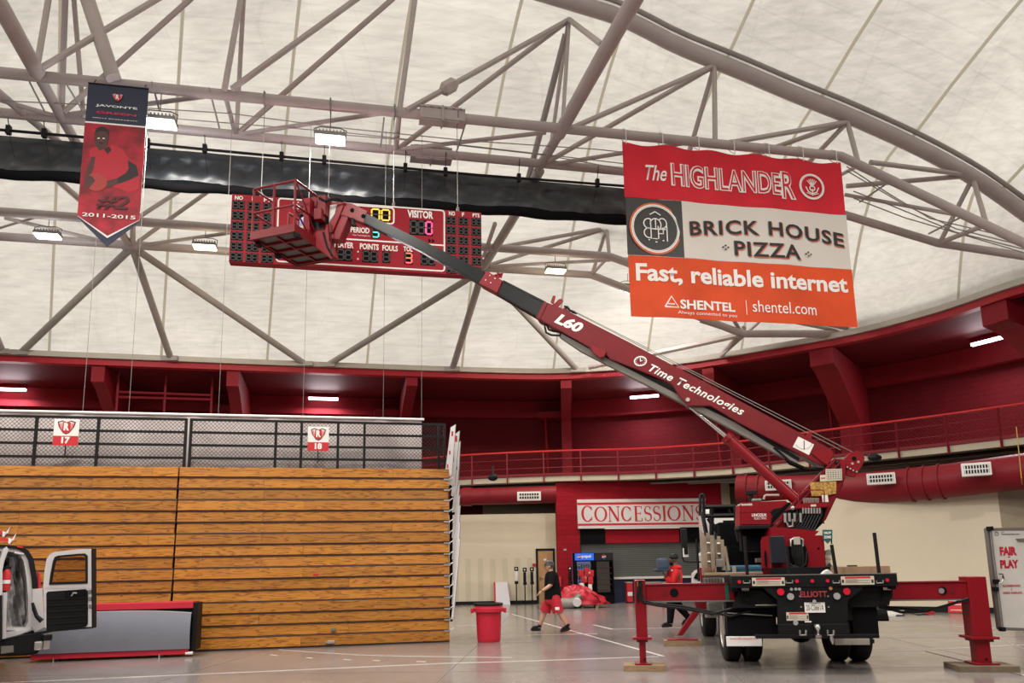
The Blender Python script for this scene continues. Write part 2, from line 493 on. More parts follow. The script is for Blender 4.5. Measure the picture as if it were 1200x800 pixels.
# ------------------------------------------------------------------ floor
def uvgrid(name, rows, m, parent=None, uv=None, smooth=False, **k):
    """rows: list of rows of points; uv(i,j)->(u,v)"""
    bm = bmesh.new(); ul = bm.loops.layers.uv.new('UVMap')
    org = ORG[parent.name] if parent is not None else Vector((0, 0, 0))
    V = [[bm.verts.new(Vector(p) - org) for p in r] for r in rows]
    for j in range(len(rows) - 1):
        for i in range(len(rows[0]) - 1):
            f = bm.faces.new([V[j][i], V[j][i + 1], V[j + 1][i + 1], V[j + 1][i]])
            for lp, (a, b) in zip(f.loops, ((i, j), (i + 1, j), (i + 1, j + 1), (i, j + 1))): lp[ul].uv = uv(a, b)
    me = bpy.data.meshes.new(name); bm.to_mesh(me); bm.free(); me.materials.append(m)
    if smooth: me.shade_smooth()
    o = bpy.data.objects.new(name, me); col.objects.link(o); ORG[o.name] = org
    return finish(o, parent, **k)
def cum(P):
    s = [0]
    for i in range(1, len(P)): s.append(s[-1] + (Vector(P[i]) - Vector(P[i - 1])).length)
    return s
def wallstrip(name, P, z0, z1, m, parent=None, th=0, **k):
    s = cum([(p[0], p[1], 0) for p in P])
    rows = [[(p[0], p[1], z) for p in P] for z in (z0, z1)]
    return uvgrid(name, rows, m, parent, uv=lambda i, j: (s[i], (z0, z1)[j]), kind='structure' if parent is None else None, **k)
def line_poly(a, b, w, z=.003):
    a, b = Vector(a), Vector(b); t = (b - a).normalized(); n = Vector((-t.y, t.x, 0)) * w / 2
    return [(a + n), (b + n), (b - n), (a - n)]

mb = MB(); mb.box(-34, 24, -26, 46, -.3, 0)
FLOOR = mb.done('floor', M['floor'], smooth=False, kind='structure')
LINE = mat('floor_line_paint', (.62, .60, .57), .35, 0, .1, 4)
LINEB = mat('faint_floor_line', (.36, .335, .32), .3)
DARKL = mat('floor_joint', (.10, .09, .085), .5)
def fline(pts, w, m=LINE):
    mb = MB(); P = [atz(x, y, 0) for x, y in pts]
    for a, b in zip(P, P[1:]):
        q = line_poly(a, b, w)
        mb.plan([(v.x, v.y) for v in q], .0005, .004)
    return mb.done('floor_line', m, FLOOR, smooth=False)
fline([(600, 719.5), (777.5, 768.7)], .06)
fline([(0, 800), (150, 793.5), (300, 787), (525, 777), (600, 775), (772, 769)], .05)
fline([(327, 761), (375, 764.5), (420, 767.2), (470, 768.6), (600, 770.3)], .035)
for a, b, c, d in ((317, 767, 325, 768), (359, 770.5, 366, 771), (403, 772.5, 411, 773), (437, 773.7, 445, 774), (488, 775, 499, 775.2)): fline([(a, b), (c, d)], .05)
fline([(540, 746), (600, 744.5), (700, 742.2)], .03)
fline([(535, 733), (562, 732.5)], .06)
fline([(696, 732), (717, 737)], .08); fline([(717, 737), (800, 735)], .02)
fline([(1014, 764), (1137, 758.5), (1260, 752)], .04)
fline([(1030, 744.5), (1137, 741.5), (1260, 737)], .03)
fline([(1030, 735.5), (1090, 731.5), (1200, 738), (1300, 745)], .03)
fline([(1100, 722), (1137, 735), (1200, 760)], .025, LINEB)
fline([(1085, 763), (1125, 773), (1200, 792)], .03, DARKL)
fline([(560, 716), (600, 716), (655, 714)], .02, LINEB)
fline([(597, 719), (575, 716)], .05, LINE)
fline([(1196, 791), (1230, 791)], .06)
fline([(530, 700), (560, 724), (575, 740)], .02, LINEB)
mb = MB()
for k in range(-5, 4):
    x = k * 4.2 + 1
    mb.plan([(x, -20), (x + .012, -20), (x + .012 + 4, 40), (x + 4, 40)], .0004, .0015)
for y in (5.2, 9.6, 14, 18.4, 22.8): mb.plan([(-30, y), (20, y - 3), (20, y - 2.988), (-30, y + .012)], .0004, .0015)
mb.done('floor_joint', mat('joint_filler', (.13, .12, .115), .4), FLOOR, smooth=False)

# ------------------------------------------------------------------ the ring (edge of the tension roof)
ZR = 9.6
vis = [(-120, 408), (0, 416), (200, 424), (355, 430), (600, 438), (700, 436), (800, 427), (900, 411), (1000, 393), (1100, 367), (1200, 334)]
RP = [atz(x, y, ZR) for x, y in vis]
back = [(17.0, 20.3), (18.2, 16), (18.6, 11), (17.6, 4), (14.5, -5), (9, -12), (0, -16), (-12, -15), (-22, -8), (-28, 3), (-29, 14), (-26.5, 21.5)]
CTR = Vector((-5, 8, 0))
RC = catmull([(p.x, p.y, ZR) for p in RP] + [(x, y, ZR) for x, y in back], 5, closed=True)
def normals(P, closed=True):
    out = []
    for i in range(len(P)):
        a = P[i - 1]; b = P[(i + 1) % len(P)]
        t = (b - a).normalized(); n = Vector((-t.y, t.x, 0))
        if n.dot(P[i] - CTR) < 0: n = -n
        out.append(n)
    return out
RN = normals(RC)
def off(d, z): return [Vector((p.x, p.y, z)) + n * d for p, n in zip(RC, RN)]
def loop(P): return P + [P[0]]
def strip(name, A, B, m, parent=None, smooth=False, **k):
    A, B = loop(A), loop(B)
    s = cum(A)
    return uvgrid(name, [A, B], m, parent, uv=lambda i, j: (s[i], A[i].z if j == 0 else B[i].z), smooth=smooth, **k)
def multi(name, rows, m, parent=None, **k):
    rows = [loop(r) for r in rows]; s = cum(rows[0]); 
    return uvgrid(name, rows, m, parent, uv=lambda i, j: (s[i], rows[j][i].z), **k)
# ring beam: grey face above, red fascia below
RING = multi('trim_1', [off(0, ZR + .22), off(-.12, ZR + .22), off(-.12, ZR + .02), off(.3, ZR + .0)], M['ringgrey'], kind='structure')
multi('trim_2', [off(0, ZR + .02), off(0, ZR - .22), off(.35, ZR - .22), off(.35, ZR - .05)], M['red_b'], kind='structure')
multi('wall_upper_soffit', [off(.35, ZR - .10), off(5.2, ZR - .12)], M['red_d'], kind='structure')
WB = multi('trim_3', [off(5.2, ZR - .12), off(4.8, ZR - .14), off(4.8, ZR - .95), off(5.3, ZR - .95)], M['red'], kind='structure')
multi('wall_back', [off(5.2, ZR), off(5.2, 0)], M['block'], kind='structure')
# red brackets holding the ring
def bracket(px, big=False):
    i = min(range(len(RC)), key=lambda k: abs(project(RC[k])[0] - px) if RC[k].y > 12 else 1e9)
    # interpolate between samples for an exact place
    j = i + 1 if project(RC[i])[0] < px else i - 1
    a, b = project(RC[i])[0], project(RC[j % len(RC)])[0]
    t = 0 if abs(b - a) < 1e-6 else (px - a) / (b - a)
    p = RC[i].lerp(RC[j % len(RC)], t); n = RN[i].lerp(RN[j % len(RC)], t).normalized()
    ang = math.atan2(n.x, n.y)
    f = Fr((p.x, p.y, 0), ang)
    return f
def project(p):
    v = CAM_M.transposed() @ (Vector(p) - CAM)
    return (CX + FPX * v.x / -v.z, CY - FPX * v.y / -v.z)
for px in (-60, 115, 273, 483, 663, 828, 960, 1160, 1350):
    f = bracket(px)
    mb = MB(f); w = .42 if px in (960, 1160) else .23
    # side profile in y (outwards) / z
    prof = [(.1, ZR - .18), (.1, ZR - .85), (.7, ZR - 1.0), (3.6, 7.0), (3.6, 5.0), (5.2, 5.0), (5.2, ZR - .18)] if px not in (663, 483) else [(.1, ZR - .18), (.1, ZR - .6), (3.9, 8.3), (3.9, 5.0), (5.2, 5.0), (5.2, ZR - .18)]
    vs = [(-w, a, b) for a, b in prof] + [(w, a, b) for a, b in prof]; n = len(prof)
    mb.add(vs, [list(range(n)), list(range(2 * n - 1, n - 1, -1))] + [(i, i + n, (i + 1) % n + n, (i + 1) % n) for i in range(n)])
    b = mb.done('roof_bracket', M['red'], WB, smooth=False)
    mb = MB(f); mb.box(-1.4, -.25, 4.3, 5.15, 8.55, 8.85); mb.tube((-1.0, 4.6, 8.6), (-.9, 4.6, 5.1), .07); mb.done('drain_pipe', M['red'], WB)

# ------------------------------------------------------------------ balcony ring
bal = [(450, 568.5), (540, 562), (650, 557.5), (750, 555), (850, 549.5), (900, 544.5), (1000, 534), (1100, 523.5), (1200, 512), (1300, 500)]
BP = catmull([atz(x, y, 5.25) for x, y in bal], 4)
lft = [Vector((-7.5, 31.6, 5.25)), Vector((-12, 30.4, 5.25)), Vector((-17, 27.3, 5.25)), Vector((-21, 24, 5.25))][::-1]
BP = catmull(lft + [BP[0]], 4)[:-1] + BP
def noff(P, d, z):
    N = []
    for i in range(len(P)):
        t = (P[min(i + 1, len(P) - 1)] - P[max(i - 1, 0)]).normalized()
        N.append(Vector((P[i].x - t.y * d, P[i].y + t.x * d, z + .25)))
    return N
s_ = cum(BP)
def brows(name, spec, m, **k):
    rows = [noff(BP, d, z) for d, z in spec]
    return uvgrid(name, rows, m, uv=lambda i, j: (s_[i], rows[j][i].z + rows[j][i].y * .0), **k)
BAL = brows('balcony_slab', [(5, 5.0), (0, 5.0), (0, 4.78), (5, 4.78)], M['slab'], kind='structure')
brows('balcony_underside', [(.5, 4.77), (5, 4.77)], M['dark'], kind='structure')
mb = MB()
for d, z in ((.9, 4.68), (1.5, 4.66), (2.2, 4.68)): mb.path(noff(BP, d, z), .05, 6)
mb.done('ceiling_pipe', M['steel_d'], BAL)
RAIL = thing('balcony_railing', 'long red tubular safety railing with mesh infill along the cream balcony edge', 'railing', BP[len(BP) // 2])
mb = MB(); mb.path(noff(BP, -.05, 6.05), .045, 8); mb.done('top_rail', M['rail_red'], RAIL)
for z in (5.35, 5.72):
    mb = MB(); mb.path(noff(BP, -.05, z), .022, 6); mb.done('middle_rail', M['post_red'], RAIL)
mb = MB(); q = noff(BP, -.05, 5.07); [mb.beam(a, b, .03, .1) for a, b in zip(q, q[1:])]; mb.done('toe_board', M['post_red'], RAIL)
tot = s_[-1]
def along(P, s, d):
    for i in range(len(d) - 1):
        if d[i + 1] >= s:
            t = (s - d[i]) / (d[i + 1] - d[i]); return P[i].lerp(P[i + 1], t), (P[i + 1] - P[i]).normalized()
    return P[-1], (P[-1] - P[-2]).normalized()
q = noff(BP, -.05, 5); s = .4; pm = None
while s < tot:
    p, t = along(q, s, s_)
    if True:
        mb = MB(); mb.box(-.03, .03, -.03, .03, 4.97, 6.30)
        if pm is None: pm = mb.done('post', M['post_red'], RAIL); pbase = None; pm.location = Vector((p.x, p.y, 0)) ; 
        else:
            mb.bm.free(); o = pm.copy(); col.objects.link(o); o.location = Vector((p.x, p.y, 0))
    s += 1.55
mb = MB(); s = 0
while s < tot - 1:
    for d in (1, -1):
        a, _ = along(q, s if d > 0 else s + .9, s_); b, _ = along(q, s + .9 if d > 0 else s, s_)
        mb.path([(a.x, a.y, 5.35), (b.x, b.y, 6.25)], .006, 3, cap=False)
    s += .13
mb.done('wire_mesh', M['post_red'], RAIL, kind='stuff')

# ------------------------------------------------------------------ lower walls
# far left cream wall
f0 = atz(520, 709, 0); f1 = atz(655, 706.5, 0)
FW = Fr(f0, -math.atan2(f1.y - f0.y, f1.x - f0.x))
L = (f1 - f0).length
mb = MB(FW); mb.box(-9, L, 0, .25, 0, 3.75); WL = mb.done('wall_left', M['cream'], smooth=False, kind='structure')
mb = MB(FW); mb.box(-9, L - .75, -.03, -.002, .0, .14); mb.done('baseboard_left', M['black'], smooth=False, kind='structure')
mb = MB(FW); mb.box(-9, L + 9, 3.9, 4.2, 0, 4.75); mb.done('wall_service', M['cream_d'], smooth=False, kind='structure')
mb = MB(FW)
for k in range(7): mb.box(.4 + k * .52, .62 + k * .52, -.012, -.001, .14, 1.9)
mb.done('wall_reflection', mat('painted_reflection', (.60, .55, .40), .7), WL, smooth=False)  # faint reflections on the cream wall, painted as vertical strips
# thermostat, door
D1 = FW.hit(630, 706, 0); D2 = FW.hit(654, 642, 0)
mb = MB(FW); w0, w1, wz = FW.hit(629, 700, 0).x, FW.hit(651.5, 700, 0).x, FW.hit(640, 642.5, 0).z
mb.box(w0, w0 + .09, -.06, .02, 0, wz); mb.box(w1 - .09, w1, -.06, .02, 0, wz); mb.box(w0, w1, -.06, .02, wz - .09, wz)
DR = mb.done('door_1', M['black'], kind='structure', smooth=False)
mb = MB(FW); mb.box(w0 + .09, w1 - .09, -.04, .0, .01, wz - .09); mb.done('door_leaf', mat('light_oak_veneer', (.45, .26, .12), .45, 0, .12, 2, stretch=(6, 6, .6)), DR, smooth=False)
mb = MB(FW); mb.tube((w0 + .16, -.08, 1.02), (w0 + .28, -.08, 1.02), .015); mb.box(w0 + .14, w0 + .18, -.06, -.04, .95, 1.1); mb.done('door_handle', M['chrome'], DR)
mb = MB(FW); p = FW.hit(637, 655, -.05); mb.box(p.x, p.x + .12, -.05, -.04, p.z - .06, p.z + .02); mb.done('door_sign', M['white'], DR, smooth=False)
mb = MB(FW); mb.pbox(624, 660, 628.5, 663, -.06, .05, .01); mb.done('alarm_box', M['redink'], label='small dark red alarm box on cream wall left of wooden door', cat='alarm')

# concessions front
c0 = atz(655, 707.5, 0); c1 = atz(853, 703, 0)
FC = Fr(c0, -math.atan2(c1.y - c0.y, c1.x - c0.x))
def X(px, y=0, py=640): return FC.hit(px, py, y).x
def Z(py, y=0, px=740): return FC.hit(px, py, y).z
CW = (c1 - c0).length
ZT = 5.0
zs0, zs1 = Z(618), Z(635)
xo0, xo1 = X(680), CW - .15
def cbox(name, x0, x1, z0, z1, y0=0, y1=.3, m=None):
    rows = [[FC.w(x, y0, z) for x in (x0, x1)] for z in (z0, z1)]
    mb = MB(FC); mb.box(x0, x1, y0, y1, z0, z1)
    bm = mb.bm; ul = bm.loops.layers.uv.new('UVMap')
    for f in bm.faces:
        for lp in f.loops:
            q = FC.l(lp.vert.co); lp[ul].uv = (q.x + q.y, q.z)
    return mb
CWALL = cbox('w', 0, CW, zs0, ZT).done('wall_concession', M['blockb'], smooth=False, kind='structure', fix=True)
for a, b, z0, z1 in ((0, xo0, 0, zs0), (X(710), X(797), Z(636), zs0 + .0)):
    cbox('w', a, b, z0, z1, .0 if a == 0 else .05).done('wall_pier', M['blockb'], CWALL, smooth=False)
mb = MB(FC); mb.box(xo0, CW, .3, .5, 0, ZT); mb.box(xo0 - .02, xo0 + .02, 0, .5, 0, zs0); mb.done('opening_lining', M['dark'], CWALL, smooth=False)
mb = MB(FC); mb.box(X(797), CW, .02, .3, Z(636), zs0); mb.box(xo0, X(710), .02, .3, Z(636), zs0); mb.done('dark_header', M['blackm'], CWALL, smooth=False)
# roller shutter, slats as parts
SH = thing('roller_shutter', 'closed grey slatted roller shutter above the concession counter', 'shutter', FC.w(X(682), .2, Z(675)))
SHM = mat('shutter_grey', (.13, .14, .135), .5, .2, .06, 3)
z = Z(675); zt = Z(636) + .1; x0, x1 = xo0 + .03, CW
mb = MB(FC); mb.prism([(x0, z), (x1, z), (x1, z + .07), (x0, z + .07)], .16, .22); sl = mb.done('slat', SHM, SH, smooth=False)
nz = 0
while z + .08 * (nz + 2) < zt:
    nz += 1; o = sl.copy(); col.objects.link(o); o.location = (0, (nz % 2) * .008, .08 * nz)
mb = MB(FC); mb.box(xo0, CW, .235, .25, Z(676), zt); mb.done('backing', M['blackm'], SH, smooth=False)
# counter
CT = thing('concession_counter', 'low concession counter with white top edge and dark blue front', 'counter', FC.w(X(722), 0, 0))
mb = MB(FC); mb.box(xo0, CW, -.12, .2, Z(677.5) - .02, Z(675.5)); mb.done('counter_top', M['whitem'], CT, smooth=False)
mb = MB(FC); mb.box(xo0, CW, .0, .2, 0, Z(677.5) - .02); mb.done('counter_front', mat('dark_blue_panel', (.012, .022, .07), .5), CT, smooth=False)
# sign
SG = thing('concessions_sign', 'long white CONCESSIONS sign with red letters and red rules over the shutter', 'sign', FC.w(X(677), 0, Z(617)))
sx0, sx1, sz0, sz1 = X(677.5), X(829), Z(618.5, -.1), Z(584.5, -.1)
mb = MB(FC); mb.box(sx0, sx1, -.12, -.01, sz0, sz1, .01); mb.done('sign_board', mat('sign_white', (.72, .69, .69), .5), SG, smooth=False)
h = sz1 - sz0
mb = MB(FC); mb.box(X(709), X(797), -.12, -.02, Z(619.5), Z(617.2), .004); mb.done('lower_strip', M['ink'], SG, smooth=False)
mb = MB(FC); mb.box(sx0, sx1, -.126, -.121, sz1 - .19 * h, sz1 - .11 * h); mb.box(sx0, sx1, -.126, -.121, sz0 + .1 * h, sz0 + .17 * h); mb.done('red_rule', M['redink'], SG, smooth=False)
mb = MB(FC)
def glyph(ch, x, z, w, h):
    T, t = .15 * h, .055 * h; y, d = -.127, .006
    if ch == 'I':
        stroke(mb, [(x + w / 2, z), (x + w / 2, z + h)], T, y, d)
        for zz in (z, z + h): stroke(mb, [(x, zz), (x + w, zz)], t, y, d)
    if ch == 'N':
        for xx in (x + .12 * w, x + .88 * w): stroke(mb, [(xx, z), (xx, z + h)], t * 1.1, y, d)
        stroke(mb, [(x + .12 * w, z + h), (x + .88 * w, z)], T, y, d)
        stroke(mb, [(x - .02 * w, z), (x + .26 * w, z)], t, y, d); stroke(mb, [(x + .74 * w, z + h), (x + 1.02 * w, z + h)], t, y, d); stroke(mb, [(x - .04 * w, z + h), (x + .2 * w, z + h)], t, y, d)
    if ch == 'E':
        stroke(mb, [(x + .2 * w, z), (x + .2 * w, z + h)], T, y, d)
        for zz, l in ((z, 1), (z + h, .92)): stroke(mb, [(x, zz), (x + l * w, zz)], t, y, d)
        stroke(mb, [(x + .2 * w, z + .52 * h), (x + .8 * w, z + .52 * h)], t, y, d)
        for zz, s2 in ((z, 1), (z + h, -1)): stroke(mb, [(x + .97 * w - (s2 < 0) * .07 * w, zz), (x + .97 * w, zz + s2 * .18 * h)], t, y, d)
        stroke(mb, [(x + .8 * w, z + .43 * h), (x + .8 * w, z + .61 * h)], t * .8, y, d)
    if ch in 'OC':
        a0, a1 = (0, 360) if ch == 'O' else (42, 318)
        n = 28; p = ell(x + w / 2, z + h / 2, w / 2 - .04 * h, h / 2 - .01, a0, a1, n)
        ws = [t + (T - t) * abs(math.cos(R(a0 + (a1 - a0) * i / n))) ** 1.3 for i in range(n + 1)]
        stroke(mb, p, ws, y, d)
        if ch == 'C':
            for q, s2 in ((p[0], 1), (p[-1], -1)): stroke(mb, [(q[0] + .02, q[1] + s2 * .08 * h), (q[0] + .02, q[1] - s2 * .12 * h)], t, y, d)
    if ch == 'S':
        r = h / 4
        p = ell(x + w / 2, z + .74 * h, w * .40, .25 * h, 35, 230, 12) + ell(x + w / 2, z + .26 * h, w * .44, .26 * h, 50, -150, 12)
        n = len(p); ws = [t + (T - t) * max(0, 1 - abs(i / (n - 1) - .5) * 3.2) for i in range(n)]
        stroke(mb, p, ws, y, d)
        stroke(mb, [(p[0][0], p[0][1] + .08 * h), (p[0][0], p[0][1] - .1 * h)], t, y, d); stroke(mb, [(p[-1][0], p[-1][1] - .08 * h), (p[-1][0], p[-1][1] + .1 * h)], t, y, d)
lay = [('C', 682, 13), ('O', 697, 14), ('N', 713, 13), ('C', 728.5, 12), ('E', 743.5, 9), ('S', 755, 8.5), ('S', 765.5, 8.5), ('I', 776.5, 4), ('O', 782.7, 14.5), ('N', 800, 13), ('S', 815.5, 8.5)]
for ch, px, w in lay:
    g0 = X(px, -.12, 604); g1 = X(px + w, -.12, 604)
    big = ch == 'C' and px < 690
    zz0, hh = sz0 + .24 * h, (.50 if not big else .54) * h
    glyph(ch, g0, zz0, g1 - g0, hh)
mb.done('lettering', M['redink'], SG, smooth=False)

# right cream wall with corner
r0 = atz(853, 703.5, 0); r1 = atz(1000, 714, 0); r1 = r1 + (r1 - r0) * 0
q0 = atz(1150, 716.5, 0)
zt = 3.6
pA = atz(970, 582.5, zt); pB = atz(1168, 570, zt)
FRW = Fr((pA.x, pA.y, 0), -math.atan2(pB.y - pA.y, pB.x - pA.x))
Lr = (pB - pA).length
mb = MB(FRW); mb.box(-2.8, Lr, 0, .25, 0, zt); mb.done('wall_right', M['cream'], smooth=False, kind='structure')
mb = MB(FRW); mb.box(-2.8, Lr + .0, -.03, -.001, 0, .16); mb.done('baseboard_right', M['black'], smooth=False, kind='structure')
FS = Fr(FRW.w(Lr, 0, 0), FRW.a - R(22))
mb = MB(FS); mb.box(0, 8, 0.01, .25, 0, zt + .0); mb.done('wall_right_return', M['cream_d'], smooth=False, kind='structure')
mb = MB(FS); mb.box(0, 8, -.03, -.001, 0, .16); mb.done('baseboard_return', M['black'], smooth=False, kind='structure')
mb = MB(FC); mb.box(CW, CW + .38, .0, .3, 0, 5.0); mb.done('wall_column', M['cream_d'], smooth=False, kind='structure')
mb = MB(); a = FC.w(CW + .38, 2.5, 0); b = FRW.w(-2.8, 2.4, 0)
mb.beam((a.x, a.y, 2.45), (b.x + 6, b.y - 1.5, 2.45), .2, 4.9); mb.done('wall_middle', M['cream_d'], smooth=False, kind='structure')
# ------------------------------------------------------------------ red air ducts under the balcony
DUCT = mat('duct_red', (.20, .005, .012), .5, 0, .06, 1, spec=.3)
def duct(pts, r, label):
    P = catmull([at(*p) for p in pts], 4)
    t = thing('air_duct', label, 'duct', P[0])
    mb = MB(); mb.path(P, r, 20); mb.done('duct_body', DUCT, t)
    return t, P
DR_, DRP = duct([(864, 573, 27.5), (920, 574, 26.7), (985, 573, 25.2), (1050, 569, 23.8), (1120, 562, 22.6), (1200, 552, 21.4), (1290, 540, 20.2)], .5, 'fat red round air duct with white grilles above the right cream wall')
for px, py in ((1103, 563), (1116, 562)):
    pass
for i in (1, 2, 13, 14, 15):
    a, b = DRP[i], DRP[i + 1]; t = (b - a).normalized()
    mb = MB(); mb.path([a, a + t * .07], .54, 20); mb.done('duct_collar', DUCT, DR_)
def vent(px0, py0, px1, py1, D, parent, ang):
    f = Fr(at((px0 + px1) / 2, (py0 + py1) / 2, D), ang)
    f.o.z = 0; a = f.hit(px0, py0, 0); b = f.hit(px1, py1, 0)
    z0, z1 = b.z, a.z
    mb = MB(f); mb.box(a.x, b.x, 0, .25, z0, z1, .015); v = mb.done('vent_frame', M['white'], parent, smooth=False)
    mb = MB(f); mb.box(a.x + .06, b.x - .06, -.01, .02, z0 + .07, z1 - .07); mb.done('grille', M['black'], v, smooth=False)
    mb = MB(f); n = 9
    for k in range(n): x = a.x + .08 + (b.x - a.x - .16) * k / (n - 1); mb.box(x - .012, x + .012, -.02, -.008, z0 + .07, z1 - .07)
    mb.box(a.x + .06, b.x - .06, -.022, -.012, (z0 + z1) / 2 - .015, (z0 + z1) / 2 + .015)
    mb.done('louvre', M['white'], v, smooth=False)
vent(1015, 555, 1050, 566, 23.3, DR_, R(28)); vent(1126, 543, 1163, 556, 21.35, DR_, R(28)); vent(896, 563, 928, 573, 26.1, DR_, R(22))
DL_, DLP = duct([(400, 584, 30.5), (480, 583, 30.5), (540, 582, 30.4), (600, 580.5, 30.3), (652, 579, 30.2)], .33, 'thin red round air duct above the left cream wall')
mb = MB(); mb.path([at(542, 582, 30.4), at(553, 581.7, 30.4)], .37, 20); mb.done('duct_collar', DUCT, DL_)
vent(606, 576, 634, 586, 29.85, DL_, 0)
SP = at(577.5, 559, 29.6)
mb = MB(); mb.ball(SP, .2, (1, .7, .75), 14); mb.path([SP + Vector((0, .1, .1)), SP + Vector((0, .5, .5))], .03); mb.done('loudspeaker', M['black'], label='small black loudspeaker hung on the balcony edge right of the bleachers', cat='speaker')
SP = at(1025, 536, 22.5)
mb = MB(); mb.ball(SP, .2, (1.05, .7, .62), 14); mb.path([SP + Vector((0, .1, .05)), SP + Vector((0, 1.2, .3))], .03); mb.done('loudspeaker', M['black'], label='small black loudspeaker on the balcony edge beside the crane boom pivot', cat='speaker')

# ------------------------------------------------------------------ roof frame
ZC = 12.4
pa, pb = atz(0, 85, ZC), atz(985, 183, ZC)
FT = Fr((pa.x, pa.y, 0), -math.atan2(pb.y - pa.y, pb.x - pa.x))
print('truss angle', math.degrees(FT.a), 'pa', pa, 'pb', pb)
DN = FT.Y
cx = Vector((-4, 0, 0))
ADY = .35
def arch_at(px, py):     # where the pixel ray meets the arch's vertical plane
    f = Fr(FT.w(0, ADY, 0), FT.a); v = f.hit(px, py, 0); return f.w(v.x, v.y, v.z)
def catz(T, l):
    for i in range(len(T) - 1):
        if T[i + 1][0] >= l or i == len(T) - 2:
            a, b = T[max(i - 1, 0)], T[i]; c, d = T[i + 1], T[min(i + 2, len(T) - 1)]
            t = (l - b[0]) / (c[0] - b[0])
            m1 = (c[1] - a[1]) / (c[0] - a[0]) * (c[0] - b[0]); m2 = (d[1] - b[1]) / (d[0] - b[0]) * (c[0] - b[0])
            return (2 * t ** 3 - 3 * t * t + 1) * b[1] + (t ** 3 - 2 * t * t + t) * m1 + (-2 * t ** 3 + 3 * t * t) * c[1] + (t ** 3 - t * t) * m2
ATAB = [(-24, 10.0), (-20, 12.6), (-15, 15.0), (-10, 16.4), (-4, 17.0)] + [(arch_at(*p).x, arch_at(*p).z) for p in ((720, 20), (800, 58), (867, 85), (933, 113), (1000, 140), (1083, 178), (1150, 215), (1200, 250), (1260, 294))]
AL0, AL1 = -24.0, ATAB[-1][0] + .6
ATAB.append((AL1, ATAB[-1][1] - .5))
def arch_pt(l, lift=0):   # l = world x on the arch
    base = pa + (pb - pa) * ((l - pa.x) / (pb.x - pa.x)) + FT.Y * ADY
    return Vector((base.x, base.y, catz(ATAB, l) + lift))
PX_TOP = [(667, 23), (837, 78), (993, 143), (1140, 208)]
def roof_surface(A, B, bulge, n=10):
    rows = []
    for j in range(n + 1):
        t = j / n; row = []
        for a, b in zip(A, B):
            p = a.lerp(b, t); p = Vector((p.x, p.y, p.z + bulge * 4 * t * (1 - t)))
            row.append(p)
        rows.append(row)
    return rows
CEIL = thing('ceiling', None, None, (0, 0, 0), kind='structure')
NU = 15
EQ = 5
Aarch = [arch_pt(AL1 + (AL0 - AL1) * i / (NU * EQ), lift=.32) for i in range(NU * EQ + 1)]
# ring part behind the arch: from right foot counter-clockwise over the far side to the left foot
ringP = [p + n * .12 + Vector((0, 0, .22)) for p, n in zip(RC, RN)]
def nearest(p): return min(range(len(ringP)), key=lambda k: (ringP[k].xy - p.xy).length)
iR, iL = nearest(Aarch[0]), nearest(Aarch[-1])
NR = len(ringP)
def ringseg(i0, i1, step, n):
    idx = [i0]
    while idx[-1] != i1: idx.append((idx[-1] + step) % NR)
    P = [ringP[i] for i in idx]; d = cum(P)
    return [along(P, d[-1] * k / n, d)[0] for k in range(n + 1)]
far = ringseg(iR, iL, -1, NU * EQ)
Aarch[0] = far[0].copy() if (Aarch[0] - far[0]).length < 3 else Aarch[0]
near_off = Vector((FT.Y.x, FT.Y.y, 0)) * -22
Barch = [p + near_off + Vector((0, 0, 0)) for p in Aarch]
nearseg = ringseg(nearest(Barch[0]), nearest(Barch[-1]), 1, NU * EQ)
rightseg = ringseg(iR, nearest(Barch[0]), 1, 20)
def field(A, B, bulge, n, panels, seamr=.04):
    rows = roof_surface(A, B, bulge, n)
    for k in range(panels):
        sub = [r[k * EQ:(k + 1) * EQ + 1] for r in rows]
        sub = [[inset(r[0], r[1]) if k else r[0]] + r[1:-1] + [inset(r[-1], r[-2]) if k < panels - 1 else r[-1]] for r in sub]
        ln = cum([r[0] for r in sub])
        uvgrid('fabric_panel', sub, M['fabric'], CEIL, uv=lambda i, j: (i / EQ, ln[j] * .75), smooth=True)
        if k:
            st = [[inset(r[k * EQ], r[k * EQ - 1]), r[k * EQ] - Vector((0, 0, .03)), inset(r[k * EQ], r[k * EQ + 1])] for r in rows]
            uvgrid('seam', st, M['seam'], CEIL, uv=lambda i, j: (i, j), smooth=True)
def inset(a, b): return a + (b - a).normalized() * min(.048, (b - a).length * .4)
field(Aarch, far, 1.7, 12, NU)
field(Aarch, Barch, 2.2, 14, NU)
field(Barch, nearseg, 1.7, 8, NU)
# the side lunettes at right and left between the arch feet
for S in (rightseg, ringseg(iL, nearest(Barch[-1]), -1, 20)):
    e = 0 if S is rightseg else -1
    T = [Aarch[e].lerp(Barch[e], k / 20) + Vector((0, 0, 2.2 * 4 * (k / 20) * (1 - k / 20))) for k in range(21)]
    uvgrid('fabric_panel', [T, S], M['fabric'], CEIL, uv=lambda i, j: (i, j))

mb = MB(); mb.path([p - Vector((0, 0, .25)) for p in Aarch], .21, 14)
ARCH = thing('roof_truss', 'big triangular white steel truss on which both hanging banners are fixed', 'truss', pa, 'roof trusses')
mb.done('top_arch', M['steel'], ARCH)
mb = MB(); mb.path([p + Vector((0, .3, .12)) for p in Aarch], .10, 8); mb.path([p - FT.Y * .16 + Vector((0, 0, .06)) for p in Aarch], .07, 8); mb.done('fabric_clamp', M['steel_d'], ARCH)
mb = MB(); mb.path([p - Vector((0, 0, .25)) for p in Barch], .21, 14)
ARCHB = mb.done('roof_arch', M['steel'], label='steel roof arch overhead behind the camera position', cat='arch')

